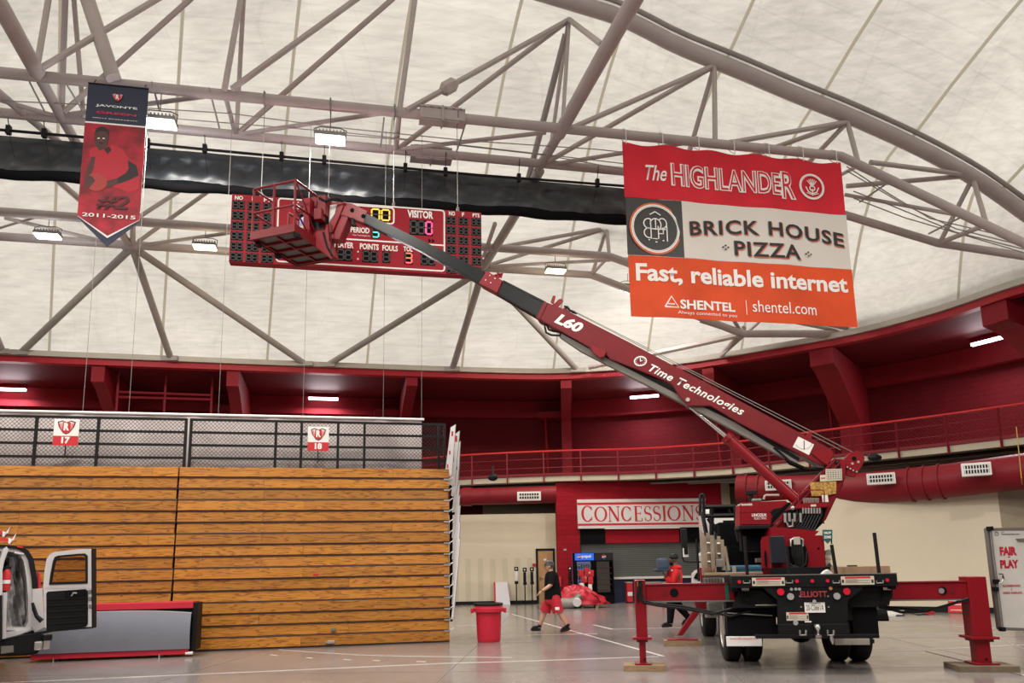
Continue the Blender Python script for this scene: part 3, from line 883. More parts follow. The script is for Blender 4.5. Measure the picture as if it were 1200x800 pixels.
def N_(px, py, z=ZC): return atz(px, py, z)
def member(pts, r, parent, name='brace', m='steel', n=8):
    mb = MB(); mb.path(pts, r, n); return mb.done(name, M[m], parent)
# chords of truss A
nl = FT.w(-14, 0, ZC); fl_ = None
endN = at(1200, 285, 19.6); endN2 = at(1310, 338, 18.8)
member([nl, pa, pb, endN, endN2], .125, ARCH, 'bottom_chord', n=12)
fa, fb = N_(0, 132), N_(733, 201)
fd = (fb - fa).normalized()
fbend = fb + fd * 3.4
fE1 = at(1100, 285, 21.6); fE2 = at(1200, 300, 21.2); fE3 = at(1300, 318, 20)
print('fa', fa, 'fb', fb, 'bend', fbend)
member([fa - fd * 9, fa, fb, fbend, fE1, fE2, fE3], .12, ARCH, 'bottom_chord', n=12)
def T(px, py): return arch_at(px, py)
r1 = .068; r2 = .055
mem = [
 ([T(60, -20), N_(43, 80)], r1), ([T(77, -20), N_(72, 133)], r1), ([T(85, -20), N_(98, 138)], r2),
 ([T(199, -10), N_(48, 80)], r1), ([T(233, -10), N_(75, 131)], r1),
 ([T(284, -12), N_(263, 105)], r1), ([T(286, -12), N_(277, 157)], r2),
 ([T(480, -46), N_(272, 104)], r1), ([T(500, -36), N_(279, 156)], r1),
 ([T(489, -20), N_(468, 130)], r1), ([N_(468, 130), N_(464, 175)], r1),
 ([N_(264, 112), N_(276, 157)], r2), ([N_(72, 135), N_(247, 112)], r2), ([N_(280, 157), N_(445, 133)], r2), ([N_(0, 117), N_(68, 137)], r2),
 ([N_(466, 175), N_(640, 155)], r2), ([N_(643, 193), N_(800, 168)], r2),
 ([T(667, 23), N_(477, 129)], r1), ([T(667, 23), N_(467, 174)], r1), ([T(667, 23), N_(659, 150)], r2), ([T(666, 24), N_(643, 190)], r2),
 ([T(667, 23), N_(705, 52, 12.5)], r1),
 ([T(836, 77), N_(670, 150)], r1), ([T(836, 78), N_(641, 190)], r1), ([T(837, 78), N_(838, 167)], r1), ([T(837, 78), fb + fd * 1.7], r1),
 ([T(993, 143), N_(850, 168)], r1), ([T(993, 143), fb + fd * 1.9], r1), ([T(993, 143), pb + (endN - pb) * .1], r1), ([T(993, 143), fbend + (fE1 - fbend) * .2], r1),
 ([T(1135, 205), at(1020, 190, pb.y + .0)], r1), ([T(1135, 206), at(992, 218, fbend.y)], r1), ([T(1140, 208), at(1156, 263, 20.0)], r1), ([T(1140, 208), at(1102, 283, 21.5)], r1),
 ([at(1156, 263, 20.0), fE1], r1), ([at(990, 228, 21.5), at(1135, 254, 20.1)], r2), ([at(1010, 192, 20.7), at(985, 205, 21.7)], r2),
]
for p, r in mem: member(p, r, ARCH)
member([T(663, 40), N_(618, 214)], .085, ARCH, m='steel_d')
# bolted splice plates on the chords
def splice(px, py, z=ZC, l=.55):
    c = N_(px, py, z); f = Fr(c, FT.a); mb = MB(f)
    mb.prism([(-l, -.1), (-l * .7, -.2), (l * .7, -.2), (l, -.1), (l, .1), (l * .7, .2), (-l * .7, .2), (-l, .1)], -.16, -.14)
    mb.box(-l, l, -.18, .18, .13, .16); mb.box(-l, l, -.18, .18, -.16, -.13); mb.box(-.02, .02, -.19, .19, -.2, .2)
    for i in range(6):
        for s2 in (-1, 1): mb.box(-l * .8 + i * l * .32 - .02, -l * .8 + i * l * .32 + .02, -.2, -.16, s2 * .15 - .02, s2 * .15 + .02)
    mb.done('splice_plate', M['steel'], ARCH, smooth=False)
splice(518, 137); splice(505, 182)
a_ = T(667, 23).lerp(N_(477, 129), .76)
mb = MB(); d_ = (N_(477, 129) - T(667, 23)).normalized(); mb.path([a_ - d_ * .25, a_ - d_ * .15, a_ + d_ * .15, a_ + d_ * .25], [.09, .17, .17, .09], 6); mb.done('splice_plate', M['steel'], ARCH, smooth=False)

# horizontal bracing tubes running between the trusses
BRC = thing('roof_bracing', 'diagonal steel bracing tubes crossing between the big roof trusses', 'bracing', N_(655, 155))
for p, r, m in (([N_(760, -30), N_(655, 157)], .17, 'steel'), ([N_(655, 157), N_(632, 196)], .13, 'steel'), ([N_(632, 200), N_(605, 250), N_(567, 312)], .15, 'steel_d'),
             ([N_(-20, -30), N_(43, 84)], .17, 'steel'), ([N_(43, 84), N_(72, 137)], .12, 'steel'), ([N_(72, 137), N_(88, 165), N_(150, 287)], .12, 'steel'), ([N_(-60, 60), N_(75, 172)], .09, 'steel'),
             ([T(93, -30), N_(133, 92)], .16, 'steel'), ([N_(63, 208), N_(158, 288)], .09, 'steel')):
    member(p, r, BRC, 'bracing_tube', m, 12)

# truss B, farther away
TBo = thing('roof_truss', 'farther white steel truss with round lamps, behind the black curtain roll', 'truss', N_(155, 260), 'roof trusses')
B1 = [N_(-150, 238), N_(0, 248), N_(265, 268), N_(560, 291), N_(713, 300)]
B2 = [N_(-150, 268), N_(0, 277), N_(133, 287), N_(265, 292), N_(567, 315), N_(693, 322)]
b1a, b1b = N_(0, 248), N_(713, 300); b2a, b2b = N_(0, 277), N_(693, 322)
ring_e = at(985, 391, 27.5)
member([b1a - (b1b - b1a).normalized() * 8, b1a, b1b, at(733, 307, b1b.y - .1), at(845, 352, b1b.y - .6), at(1000, 384, 27.3)], .14, TBo, 'bottom_chord', n=12)
member([b2a - (b2b - b2a).normalized() * 8, b2a, b2b, at(870, 391, b2b.y - .6), ring_e], .14, TBo, 'bottom_chord', n=12)
fB = Fr((b1a.x, b1a.y, 0), -math.atan2(b1b.y - b1a.y, b1b.x - b1a.x))
def TB(px, py):
    v = fB.hit(px, py, .9); return fB.w(v.x, v.y, v.z)
for p, r in (([N_(160, 256), TB(225, 214)], .07), ([N_(162, 283), TB(247, 222)], .07), ([N_(5, 255), N_(140, 287)], .06), ([N_(-10, 290 - 20), N_(40, 255)], .04),
             ([N_(160, 288), N_(275, 272)], .06), ([N_(155, 254), N_(155, 288)], .07), ([TB(156, 236), N_(156, 287)], .08),
             ([N_(583, 290), TB(710, 267)], .07), ([N_(568, 312), TB(710, 268)], .07), ([TB(711, 267), N_(694, 321)], .07), ([TB(711, 267), N_(714, 300)], .07),
             ([N_(575, 312), N_(745, 303)], .06), ([N_(580, 262), N_(567, 300)], .07), ([N_(560, 290), N_(567, 315)], .06), ([TB(711, 267), at(760, 276, 27)], .07),
             ([N_(693, 322), N_(714, 300)], .06), ([N_(-100, 290), N_(5, 248)], .07),
             ([at(820, 375, 27.6), at(870, 391, 27.8)], .09), ([at(845, 352, b1b.y - .6), at(870, 391, 27.8)], .07), ([at(872, 384, 27.8), at(845, 417, 29.6)], .10), ([at(895, 372, 27.5), at(845, 417, 29.4)], .06), ([at(690, 430, 31.2), at(800, 407, 29.4), at(868, 392, 28)], .11), ([at(745, 340, 28), at(985, 388, 27.4)], .07)):
    member(p, r, TBo)
nL = N_(155, 289); nM = N_(566, 316)
def rg(px):    # a foot on the ring beam
    f = bracket(px); p = f.o; return Vector((p.x, p.y, ZR + .12))
LEGS = thing('roof_struts', 'fan of grey tubular roof legs standing on the pale ring beam', 'struts', nL)
for a, b, r in ((nL, rg(24), .125), (nL, rg(200), .125), (nL, rg(358), .125), (nM, rg(384), .125), (nM, rg(530), .14), (nM, rg(677), .12), (N_(-60, 270), rg(3), .12)):
    member([a, b], r, LEGS, 'strut', 'steel_d', 10)
    d = b - a; mb = MB(Fr((b.x, b.y, 0), 0)); mb.box(-.32, .32, -.2, .2, ZR + .02, ZR + .2); mb.done('foot_plate', M['steel_d'], LEGS, smooth=False)
for q_, s_q in ((nL, (1.4, 1, .7)), (nM, (1, 1, 1))): mb = MB(); mb.ball(q_, .28, s_q, 10); mb.done('node_plate', M['steel_d'], LEGS, smooth=False)

# gutter gallery on the ring at right: ladder-like brackets
GUT = thing('gutter_gallery', 'grey ladder-like gutter frame along the ring at upper right', 'gutter', at(1100, 345, 25))
seg = [at(x, y, D) for x, y, D in ((1004, 377, 27.0), (1060, 365, 25.8), (1110, 351, 24.6), (1160, 334, 23.4), (1215, 314, 22.0), (1290, 286, 20.0))]
G = catmull(seg, 5)
mb = MB(); [mb.beam(a, b, .12, .16) for a, b in zip(G, G[1:])]; mb.done('upper_rail', M['ringgrey'], GUT)
mb = MB(); [mb.beam(a - Vector((0, 0, .36)), b - Vector((0, 0, .36)), .3, .10) for a, b in zip(G, G[1:])]; mb.done('lower_rail', M['dark'], GUT)
d = cum(G); s = .3
while s < d[-1]:
    p, t = along(G, s, d); mb = MB(); mb.box(p.x - .04, p.x + .04, p.y - .08, p.y - .02, p.z - .42, p.z + .02); mb.box(p.x - .12, p.x + .12, p.y - .08, p.y, p.z - .42, p.z - .36); mb.done('gutter_bracket', M['ringgrey'], GUT, smooth=False)
    s += .95
# ------------------------------------------------------------------ lamps of the hall
def highbay(loc, label, warm=False, power=600, sz=.72, vis_=True, grp='high bay lamps under the roof trusses'):
    t = thing('high_bay_lamp', label, 'lamp', loc, grp)
    f = Fr(loc, FT.a); w = sz / 2
    if vis_:
        mb = MB(f); mb.box(-w, w, -.2, .2, .0, .09, .02)
        for k in range(9): mb.box(-w + .04 + k * (sz - .08) / 8 - .012, -w + .04 + k * (sz - .08) / 8 + .012, -.17, .17, .09, .15)
        mb.done('housing', M['greym'], t, smooth=False)
        mb = MB(f); mb.box(-w + .02, w - .02, -.19, .19, -.05, -.001, .015); mb.done('lens', M['lampw' if warm else 'lamp'], t)
        mb = MB(f); mb.path([(-w, 0, .04), (-w - .02, 0, .24), (-w + .12, 0, .3), (w - .12, 0, .3), (w + .02, 0, .24), (w, 0, .04)], .014, 6); mb.done('bracket', M['greym'], t)
        mb = MB(f); mb.tube((0, 0, .3), (0, 0, 12.5 - loc.z), .012, 5); mb.done('hanging_rod', M['wire'], t)
    L = bpy.data.lights.new('lamp_light', 'AREA'); L.shape = 'RECTANGLE'; L.size = sz; L.size_y = .38; L.energy = power
    L.color = (1, .86, .66) if warm else (1, .94, .86)
    o = bpy.data.objects.new('lamp_light', L); col.objects.link(o); o.parent = t; o.location = (0, 0, -.07)
    L = bpy.data.lights.new('lamp_glow', 'POINT'); L.energy = power * .16; L.shadow_soft_size = .2; L.color = (.93, .95, 1) if not warm else (1, .8, .55)
    o = bpy.data.objects.new('lamp_glow', L); col.objects.link(o); o.parent = t; o.location = (0, 0, -.35)
    return t
highbay(atz(187, 144, 11.7), 'bright white high bay lamp right beside the small player banner', power=LP)
highbay(atz(387, 163, 11.7), 'bright white high bay lamp above the lift basket and scoreboard', power=LP)
highbay(atz(56, 276, 11.9), 'white high bay lamp low at far left below the curtain roll', power=LP * .7)
highbay(atz(240, 289, 11.9), 'warm glowing high bay lamp just left of the scoreboard', True, LP * .7)
highbay(atz(651, 317, 11.9), 'warm glowing high bay lamp right of the scoreboard above the boom', True, LP * .7)
highbay(atz(736, 338, 11.9), 'small bright lamp half hidden behind left edge of the large banner', power=LP * .7, sz=.5)
for x, y, w in ((-14, 9, 'over the left wall side, ahead of the camera'), (-6, 9, 'left of centre, ahead of the camera'), (2, 9.5, 'right of centre, ahead of the camera'), (10, 11, 'over the right side, ahead of the camera'), (-14, 0, 'far left beside the camera'), (-5, 0, 'left beside the camera'), (4, 0, 'right beside the camera'), (12, 2, 'far right beside the camera'), (-12, -8, 'left behind the camera'), (2, -8, 'right behind the camera')):  # unseen lamps added overhead to brighten the hall
    highbay(Vector((x, y, 12.0)), 'added high bay lamp out of view overhead, ' + w, power=LP)

def wall_lamp(px, py, label, dang=0):
    p = atz(px, py, 9.28)
    i = min(range(len(RC)), key=lambda k: (RC[k] - p).length)
    n = RN[i]; f = Fr(p, math.atan2(n.x, n.y))
    t = thing('strip_lamp', label, 'lamp', p, 'strip lamps under the red soffit')
    mb = MB(f); mb.box(-.68, .68, -.09, .09, .03, .19); mb.done('fixture', M['red'], t, smooth=False)
    mb = MB(f); mb.box(-.66, .66, -.08, .08, -.08, .03, .03); mb.done('diffuser', M['tube'], t)
    L = bpy.data.lights.new('strip_light', 'AREA'); L.shape = 'RECTANGLE'; L.size = 1.3; L.size_y = .15; L.energy = 170; L.color = (1, .9, .95)
    o = bpy.data.objects.new('strip_light', L); col.objects.link(o); o.parent = t; o.location = (0, 0, -.12); o.rotation_euler = (R(-25), 0, -f.a)
wall_lamp(1160, 398, 'white strip lamp under the red soffit at upper right')
wall_lamp(755, 464, 'white strip lamp under the red soffit behind the crane boom')
wall_lamp(379, 466.5, 'white strip lamp under the red soffit above sign 18')
wall_lamp(10, 455.5, 'white strip lamp under the red soffit at far left edge')

# ------------------------------------------------------------------ black rolled-up divider curtain
def cur(px, py, y): v = FT.hit(px, py, y); return v
CU = thing('divider_curtain', 'long rolled-up black vinyl divider curtain hanging behind the scoreboard', 'curtain', FT.w(8, 2.4, 11))
xa = FT.hit(-160, 170, 2.4).x; xb = FT.hit(770, 240, 2.4).x
zt_, zb_ = FT.hit(300, 185, 2.4).z, FT.hit(300, 226, 2.4).z
mb = MB(FT)
prof = [(.05, 1), (-.10, .97), (-.14, .8), (-.10, .6), (-.16, .4), (-.22, .22), (-.2, .08), (-.05, 0), (.12, .02), (.18, .2), (.12, .5), (.08, .9), (.05, 1)]
nx = 220
def cf(u, v):
    x = xa + (xb - xa) * u
    i = min(int(v * 12), 11); t = v * 12 - i
    a, b = prof[i], prof[i + 1]
    y = a[0] + (b[0] - a[0]) * t; z = a[1] + (b[1] - a[1]) * t
    k = x * 1.3
    wr = .035 * math.sin(k * 4.1 + z * 3) + .025 * math.sin(k * 9.7 - z * 7) + .02 * math.sin(k * 2.3)
    sag = .05 * math.sin(k * 1.7) - .03
    return (x, 2.4 + y + wr * math.sin(min(max(z, 0), 1) * math.pi) * 1.2, zb_ + (zt_ - zb_) * z + sag * (1 - z))
mb.grid(cf, nx, 24)
mb.done('rolled_cloth', mat('black_vinyl', (.014, .019, .024), .45, 0, .2, 2, .3, 5, spec=.8, stretch=(1, 1, 3)), CU)
mb = MB(FT); mb.path([(xa + (xb - xa) * i / 60, 2.3, zb_ - .03 + .03 * math.sin(i * 1.1)) for i in range(61)], .13, 10); mb.done('bottom_roll', M['blackm'], CU)
yb = 1.75
pipe = [FT.hit(x, y, yb) for x, y in ((-160, 143), (0, 152), (90, 160), (250, 176), (400, 190), (560, 205), (733, 218))]
mb = MB(FT); mb.path([(p.x, yb, p.z) for p in pipe], .035, 8); mb.done('batten_pipe', M['black'], CU)
for px, py in ((10, 153), (52, 157), (173, 168), (240, 175), (330, 184), (380, 188), (475, 197), (522, 202), (608, 209), (700, 215)):
    v = FT.hit(px, py, yb); mb = MB(FT); mb.box(v.x - .05, v.x + .05, yb - .06, yb + .06, v.z - .09, v.z + .12); mb.tube((v.x, yb, v.z + .1), (v.x, 1.6, ZC), .012, 4); mb.tube((v.x, yb, v.z), (v.x, 2.2, zb_ + .3), .006, 4)
    mb.done('pipe_clamp', M['black'], CU)
# slanting hangers and electrical cables along truss A
CB = thing('cable_bundle', 'thin electrical cables strung along between the two lower truss tubes', 'cables', FT.w(10, .7, ZC))
for pts in (((0, 118), (130, 124), (270, 133), (400, 150), (550, 165), (700, 175), (930, 200)), ((130, 133), (400, 155), (560, 172), (760, 195)), ((400, 158), (500, 166), (640, 182), (735, 199))):
    mb = MB(); mb.path([atz(x, y, 12.3) for x, y in pts], .014, 5); mb.done('cable', M['steel_d'], CB)
for p in (((992, 195, 20.5), (1040, 226, 20.6), (1090, 256, 20.7), (1200, 282, 20.2)), ((992, 200, 20.5), (1060, 240, 20.6), (1120, 268, 20.6), (1200, 288, 20.2)), ((1000, 224, 21), (1045, 241, 21), (1120, 272, 21), (1200, 292, 20.6)), ((1000, 232, 21), (1060, 255, 21), (1200, 296, 20.6))):
    mb = MB(); mb.path([at(*q) for q in p], .018, 5); mb.done('cable', M['steel_d'], CB)
for a, b in (((178, 96), (187, 130)), ((245, 103), (257, 150)), ((548, 137), (535, 178)), ((450, 138), (446, 172)), ((29, 85), (52, 130)), ((77, 97), (97, 130))):
    mb = MB(); mb.tube(atz(*a, 12.4), atz(*b, 12.2), .022, 6); mb.done('hanger', M['steel_d'], CB)
for a, b in (((1045, 211, 20.6), (1007, 237, 21.2)), ((1125, 255, 20.3), (1088, 274, 21))):
    mb = MB(); mb.tube(at(*a), at(*b), .025, 6); mb.done('hanger', M['steel_d'], CB)

# ------------------------------------------------------------------ scoreboard
FSB = FT
ys = -.05
SBR = mat('scoreboard_red', (.30, .009, .020), .5, spec=.2)
v0, v1 = FSB.hit(270, 228, ys), FSB.hit(564, 252, ys)
bx0, bx1 = FSB.hit(270, 265, ys).x, FSB.hit(564.5, 288, ys).x
bz1 = (FSB.hit(272, 226, ys).z + FSB.hit(564, 250, ys).z) / 2; bz0 = (FSB.hit(268, 306, ys).z + FSB.hit(564, 324, ys).z) / 2
print('board', bx0, bx1, bz0, bz1)
SB = thing('scoreboard', 'wide red electronic scoreboard hanging from steel cables behind the lift basket', 'scoreboard', FSB.w((bx0 + bx1) / 2, ys, bz0))
BWd, BH = bx1 - bx0, bz1 - bz0
def bu(u): return bx0 + u * BWd
def bz(v): return bz0 + v * BH
mb = MB(FSB); mb.box(bx0, bx1, ys, ys + .25, bz0, bz1, .01); mb.done('cabinet', SBR, SB, smooth=False)
def win(u0, u1, v0, v1, digits=0, lit=None, dm=None):
    mb = MB(FSB); mb.box(bu(u0), bu(u1), ys - .012, ys - .001, bz(v0), bz(v1)); w = mb.done('display_window', M['blackm'], SB, smooth=False)
    for k in range(digits):
        a = bu(u0 + (u1 - u0) * (k + .12) / digits); b = bu(u0 + (u1 - u0) * (k + .88) / digits)
        c = None if lit is None or k >= len(lit) else lit[k]
        seven(a, b, bz(v0 + .1 * (v1 - v0)), bz(v1 - .1 * (v1 - v0)), c, dm, w)
SEG = {'0': 'abcdef', '1': 'bc', '2': 'abged', '3': 'abgcd', '4': 'fgbc', '5': 'afgcd', '6': 'afgecd', '7': 'abc', '8': 'abcdefg', '9': 'abfgcd'}
OFFM = mat('unlit_segment', (.045, .04, .038), .6)
def seven(x0, x1, z0, z1, c, m, w):
    for on in (True, False):
        segs = SEG.get(c, '') if c else ''
        s = [q for q in 'abcdefg' if (q in segs) == on]
        if not s: continue
        mb = MB(FSB); zm = (z0 + z1) / 2; t = (z1 - z0) * .13
        P = {'a': ((x0, z1), (x1, z1)), 'b': ((x1, zm), (x1, z1)), 'c': ((x1, z0), (x1, zm)), 'd': ((x0, z0), (x1, z0)), 'e': ((x0, z0), (x0, zm)), 'f': ((x0, zm), (x0, z1)), 'g': ((x0, zm), (x1, zm))}
        for q in s:
            (a, b), (d, e) = P[q]
            g = t * .55
            if a == d: b += g * .6; e -= g * .6
            else: a += g * .6; d -= g * .6
            stroke(mb, [(a, b), (d, e)], t, ys - .02, .006)
        mb.done('digit' if on else 'unlit_digit', m if on else OFFM, w, smooth=False)
def em(n, c, s): return mat(n, (.1, .1, .1), .5, emit=c, es=s)
OR, MG, CYN, RO = em('amber_led', (1, .5, .02), 1.6), em('magenta_led', (1, .02, .18), 1.6), em('cyan_led', (.05, 1, .8), 1.1), em('red_orange_led', (1, .10, .05), 1.6)
for side, us in ((0, (.004, .062, .120)), (1, (.851, .903, .957))):
    wd = .046 if side == 0 else .041
    for u in us:
        for r in range(6):
            v1 = .90 - r * .153; win(u, u + wd, v1 - .122, v1, 2)
def bt(t, u0, u1, v0, v1, m='ink', **k): return txt(t, FSB, bu(u0), bz(v0), ys - .014, bu(u1) - bu(u0), bz(v1) - bz(v0), M[m], SB, **k)
bt('NO', .012, .043, .915, .975, bold=.03); bt('F', .077, .088, .915, .975, bold=.03); bt('PTS', .122, .162, .915, .975, bold=.03)
bt('NO', .862, .888, .915, .98, bold=.03); bt('F', .917, .927, .915, .975, bold=.03); bt('PTS', .962, .992, .915, .975, bold=.03)
def outline(u0, u1, v0, v1, r=.012):
    mb = MB(FSB); rx = r * BWd; P = []
    for cx_, cz_, a in ((bu(u1) - rx, bz(v1) - rx, 0), (bu(u0) + rx, bz(v1) - rx, 90), (bu(u0) + rx, bz(v0) + rx, 180), (bu(u1) - rx, bz(v0) + rx, 270)):
        P += ell(cx_, cz_, rx, rx, a, a + 90, 5)
    P.append(P[0]); stroke(mb, P, .035, ys - .008, .007); mb.done('white_border', M['ink'], SB, smooth=False)
outline(.178, .843, .045, .985)
outline(.40, .635, .72, .965)
mb = MB(FSB); mb.box(bu(.18), bu(.842), ys - .008, ys - .001, bz(.43), bz(.43) + .035); mb.done('white_border', M['ink'], SB, smooth=False)
bt('HOME', .235, .33, .837, .95, bold=.04); bt('VISITOR', .69, .797, .837, .955, bold=.04)
win(.255, .35, .57, .80, 3)
win(.70, .795, .575, .81, 3, ['', '', '0'], MG)
win(.425, .505, .745, .945, 2, ['2', '0'], OR); win(.54, .622, .745, .945, 2, ['0', '0'], OR)
bt('PERIOD', .462, .537, .545, .63, bold=.03); win(.545, .578, .48, .66, 1, ['3'], CYN)
bt('Time Technologies Inc', .47, .54, .49, .52)
for u, s in ((.40, 'PLAYER'),): bt(s, .40, .475, .305, .39, bold=.03)
bt('POINTS', .50, .575, .30, .39, bold=.03); bt('FOULS', .59, .652, .30, .385, bold=.03); bt('TOL', .675, .712, .31, .385, bold=.03)
bt('TOL', .26, .297, .31, .385, bold=.03)
win(.41, .47, .11, .29, 2); win(.51, .572, .11, .29, 2); win(.59, .621, .12, .29, 1); win(.679, .713, .12, .30, 1, ['3'], RO); win(.745, .805, .12, .30, 2)
mb = MB(FSB)
for v in (.15, .26): c = (bu(.493), ys - .012, bz(v)); mb.disc(c, .02, .01, 10)
mb.done('colon_dots', M['ink'], SB, smooth=False)
mb = MB(FSB)
for u in (.778, .792): mb.prism([(bu(u), bz(.47)), (bu(u + .011), bz(.50)), (bu(u), bz(.53))], ys - .012, ys - .002)
mb.done('possession_arrow', M['blackm'], SB, smooth=False)
for px, py in ((305, 110), (384.5, 117), (461.5, 129), (537, 137)):
    v = FSB.hit(px, 240, ys); z1 = ZC
    mb = MB(FSB); mb.tube((v.x, ys + .1, bz1), (v.x, ys + .1, z1), .008, 5); mb.box(v.x - .03, v.x + .03, ys + .05, ys + .15, bz1 - .02, bz1 + .12)
    mb.path([(v.x, -.14, ZC - .05), (v.x, -.14, ZC + .1), (v.x, 0, ZC + .16), (v.x, .14, ZC + .1), (v.x, .14, ZC - .12), (v.x, 0, ZC - .16), (v.x, -.14, ZC - .05)], .02, 6)
    mb.done('hanging_cable', M['wire'], SB)

# ------------------------------------------------------------------ large sponsor banner
yb_ = -.22
def bd(x, z):
    return .02 * math.sin(x * 2.3 + .4) + .012 * math.sin(x * 5.1 + z * 1.2)
BNR = thing('sponsor_banner', 'large stacked red, white and orange sponsor banner hanging from the truss tube', 'banner', FT.w(FT.hit(866, 280, yb_)))
l0 = (FT.hit(730, 167, yb_).x + FT.hit(738, 371, yb_).x) / 2; l1 = (FT.hit(987, 190, yb_).x + FT.hit(1001, 382, yb_).x) / 2
zt1 = (FT.hit(730, 166.5, yb_).z + FT.hit(987, 190, yb_).z) / 2; zb1 = (FT.hit(738, 371, yb_).z + FT.hit(1001, 382, yb_).z) / 2
print('banner', l0, l1, zb1, zt1, FT.hit(730, 167, yb_), FT.hit(738, 371, yb_), FT.hit(987, 190, yb_), FT.hit(1001, 382, yb_))
def panel(name, x0, x1, z0, z1, m, sag=0.0, par=None, yy=yb_):
    mb = MB(FT)
    for s_y in (0, .012):
        mb.grid(lambda u, v: (x0 + (x1 - x0) * u, yy + s_y + bd(x0 + (x1 - x0) * u, z0 + (z1 - z0) * v), z0 + (z1 - z0) * v - (sag * (math.sin(u * 5 * math.pi) ** 2) if v > .99 else 0)), 48, 12)
    return mb.done(name, m, par, fix=False)
ZA, ZBm = zt1 - (zt1 - zb1) * .325, zt1 - (zt1 - zb1) * .655
xm = FT.hit(800, 270, yb_).x
CLR = mat('banner_red', (.60, .018, .034), .6, 0, .12, 1.2, spec=.2); CLO = mat('banner_orange', (.66, .078, .022), .6, 0, .15, .9, spec=.2)
CLW = mat('banner_cream', (.66, .62, .57), .55); CLD = mat('banner_charcoal', (.030, .028, .028), .5)
panel('red_panel', l0, l1, ZA, zt1, CLR, .06, BNR); panel('charcoal_panel', l0 + .02, xm, ZBm, ZA - .01, CLD, 0, BNR); panel('cream_panel', xm, l1 + .02, ZBm, ZA - .01, CLW, 0, BNR); panel('orange_panel', l0 + .03, l1 + .04, zb1, ZBm - .01, CLO, 0, BNR)
mb = MB(FT)
for i in range(7):
    x = l0 + .1 + (l1 - l0 - .2) * i / 6
    mb.path([(x, yb_, zt1 - .05), (x, yb_ - .01, ZC), (x, -.02, ZC + .15), (x, .15, ZC), (x, .02, ZC - .16), (x, yb_, zt1 - .05)], .012, 5)
mb.done('tie_rope', M['whitem'], BNR, kind='stuff')
def bx(t, a, b, c, d, m='ink', dy=.016, **k):
    p = FT.hit(a, b, yb_); q = FT.hit(c, d, yb_)
    return txt(t, FT, p.x, q.z, yb_ - dy, q.x - p.x, p.z - q.z, M[m] if isinstance(m, str) else m, BNR, disp=bd, **k)
def px_txt(t, xl, xr, yl, hpx, m='ink', dy=.016, **k):      # left baseline pixel, right x, cap height in px at left
    p = FT.hit(xl, yl, yb_); q = FT.hit(xr, yl, yb_); h = FT.hit(xl, yl - hpx, yb_).z - p.z
    # right x on the same world height
    return txt(t, FT, p.x, p.z, yb_ - dy, q.x - p.x, h, M[m] if isinstance(m, str) else m, BNR, disp=bd, **k)
px_txt('The', 757, 781, 211, 18, shear=.35, bold=.01)
px_txt('HIGHLANDE', 786, 915, 218.5, 27, bold=.045); px_txt('HIGHLANDE', 788, 913.2, 217.5, 25, CLR, .022, bold=-.012)
px_txt('R', 916, 933, 233, 32, bold=.05); px_txt('R', 918, 931, 232, 30, CLR, .022, bold=-.012)
def cc(px, py): v = FT.hit(px, py, yb_); return v
def ring_(c, r, w, m, dy=.018, name='emblem_ring'):
    mb = MB(FT); stroke(mb, ell(c.x, c.z, r, r, 0, 360, 32), w, yb_ - dy, .004)
    for v in mb.bm.verts: pass
    return mb.done(name, m, BNR, smooth=False)
e = cc(951, 219); k1 = cc(964.5, 219).x - e.x
ring_(e, k1, .045, M['ink']); ring_(e, k1 * .9, .0 + .012, M['ink'])
mb = MB(FT)
for a in range(-40, 41, 16): stroke(mb, [(e.x, e.z - k1 * .05), (e.x + math.sin(R(a)) * k1 * .62, e.z + math.cos(R(a)) * k1 * .62)], .02, yb_ - .03, .004)
stroke(mb, ell(e.x, e.z - k1 * .15, k1 * .22, k1 * .2, 0, 360, 10), .03, yb_ - .03, .004); stroke(mb, [(e.x, e.z - k1 * .2), (e.x, e.z - k1 * .75)], .03, yb_ - .03, .004)
for s_ in (-1, 1):
    stroke(mb, [(e.x, e.z - k1 * .6), (e.x + s_ * k1 * .35, e.z - k1 * .45), (e.x + s_ * k1 * .55, e.z - k1 * .05)], .03, yb_ - .03, .004); stroke(mb, [(e.x, e.z - k1 * .7), (e.x + s_ * k1 * .5, e.z - k1 * .55)], .022, yb_ - .03, .004)
mb.done('thistle_emblem', M['ink'], BNR, smooth=False)
e = cc(768, 268); k2 = cc(796.5, 268).x - e.x
ring_(e, k2, .07, mat('ring_orange', (.62, .13, .05), .6)); ring_(e, k2 * .955, .035, M['ink'], .022); ring_(e, k2 * .90, .02, M['ink'], .022)
mb = MB(FT); q = yb_ - .03; Wk = .028
def mono(pts): stroke(mb, [(e.x + a * k2, e.z + b * k2) for a, b in pts], Wk, q, .004)
mono(ell(-.28, .18, .2, .2, 60, 300, 10)); mono(ell(-.28, -.2, .2, .2, 60, 300, 10)); mono([(-.2, .35), (-.2, -.42), (.05, -.42)]); mono(ell(.0, .15, .22, .25, -60, 180, 12)); mono([(0, .38), (0, -.05), (-.35, -.02), (.4, -.02)])
mono([(.1, .1), (.1, -.42)]); mono(ell(.28, .22, .17, .2, -100, 150, 10)); mono([(.45, .15), (.45, -.5)]); mono([(-.22, .55), (0, .68), (.22, .55)]); mono([(-.04, -.55), (.04, -.55)]); mono([(-.32, -.48), (-.26, -.48)]); mono([(.26, -.48), (.32, -.48)]); mono([(.1, -.2), (.3, -.2), (.3, .05)])
mb.done('monogram', M['ink'], BNR, smooth=False)
SAL = mat('salmon_ink', (.62, .16, .10), .6)
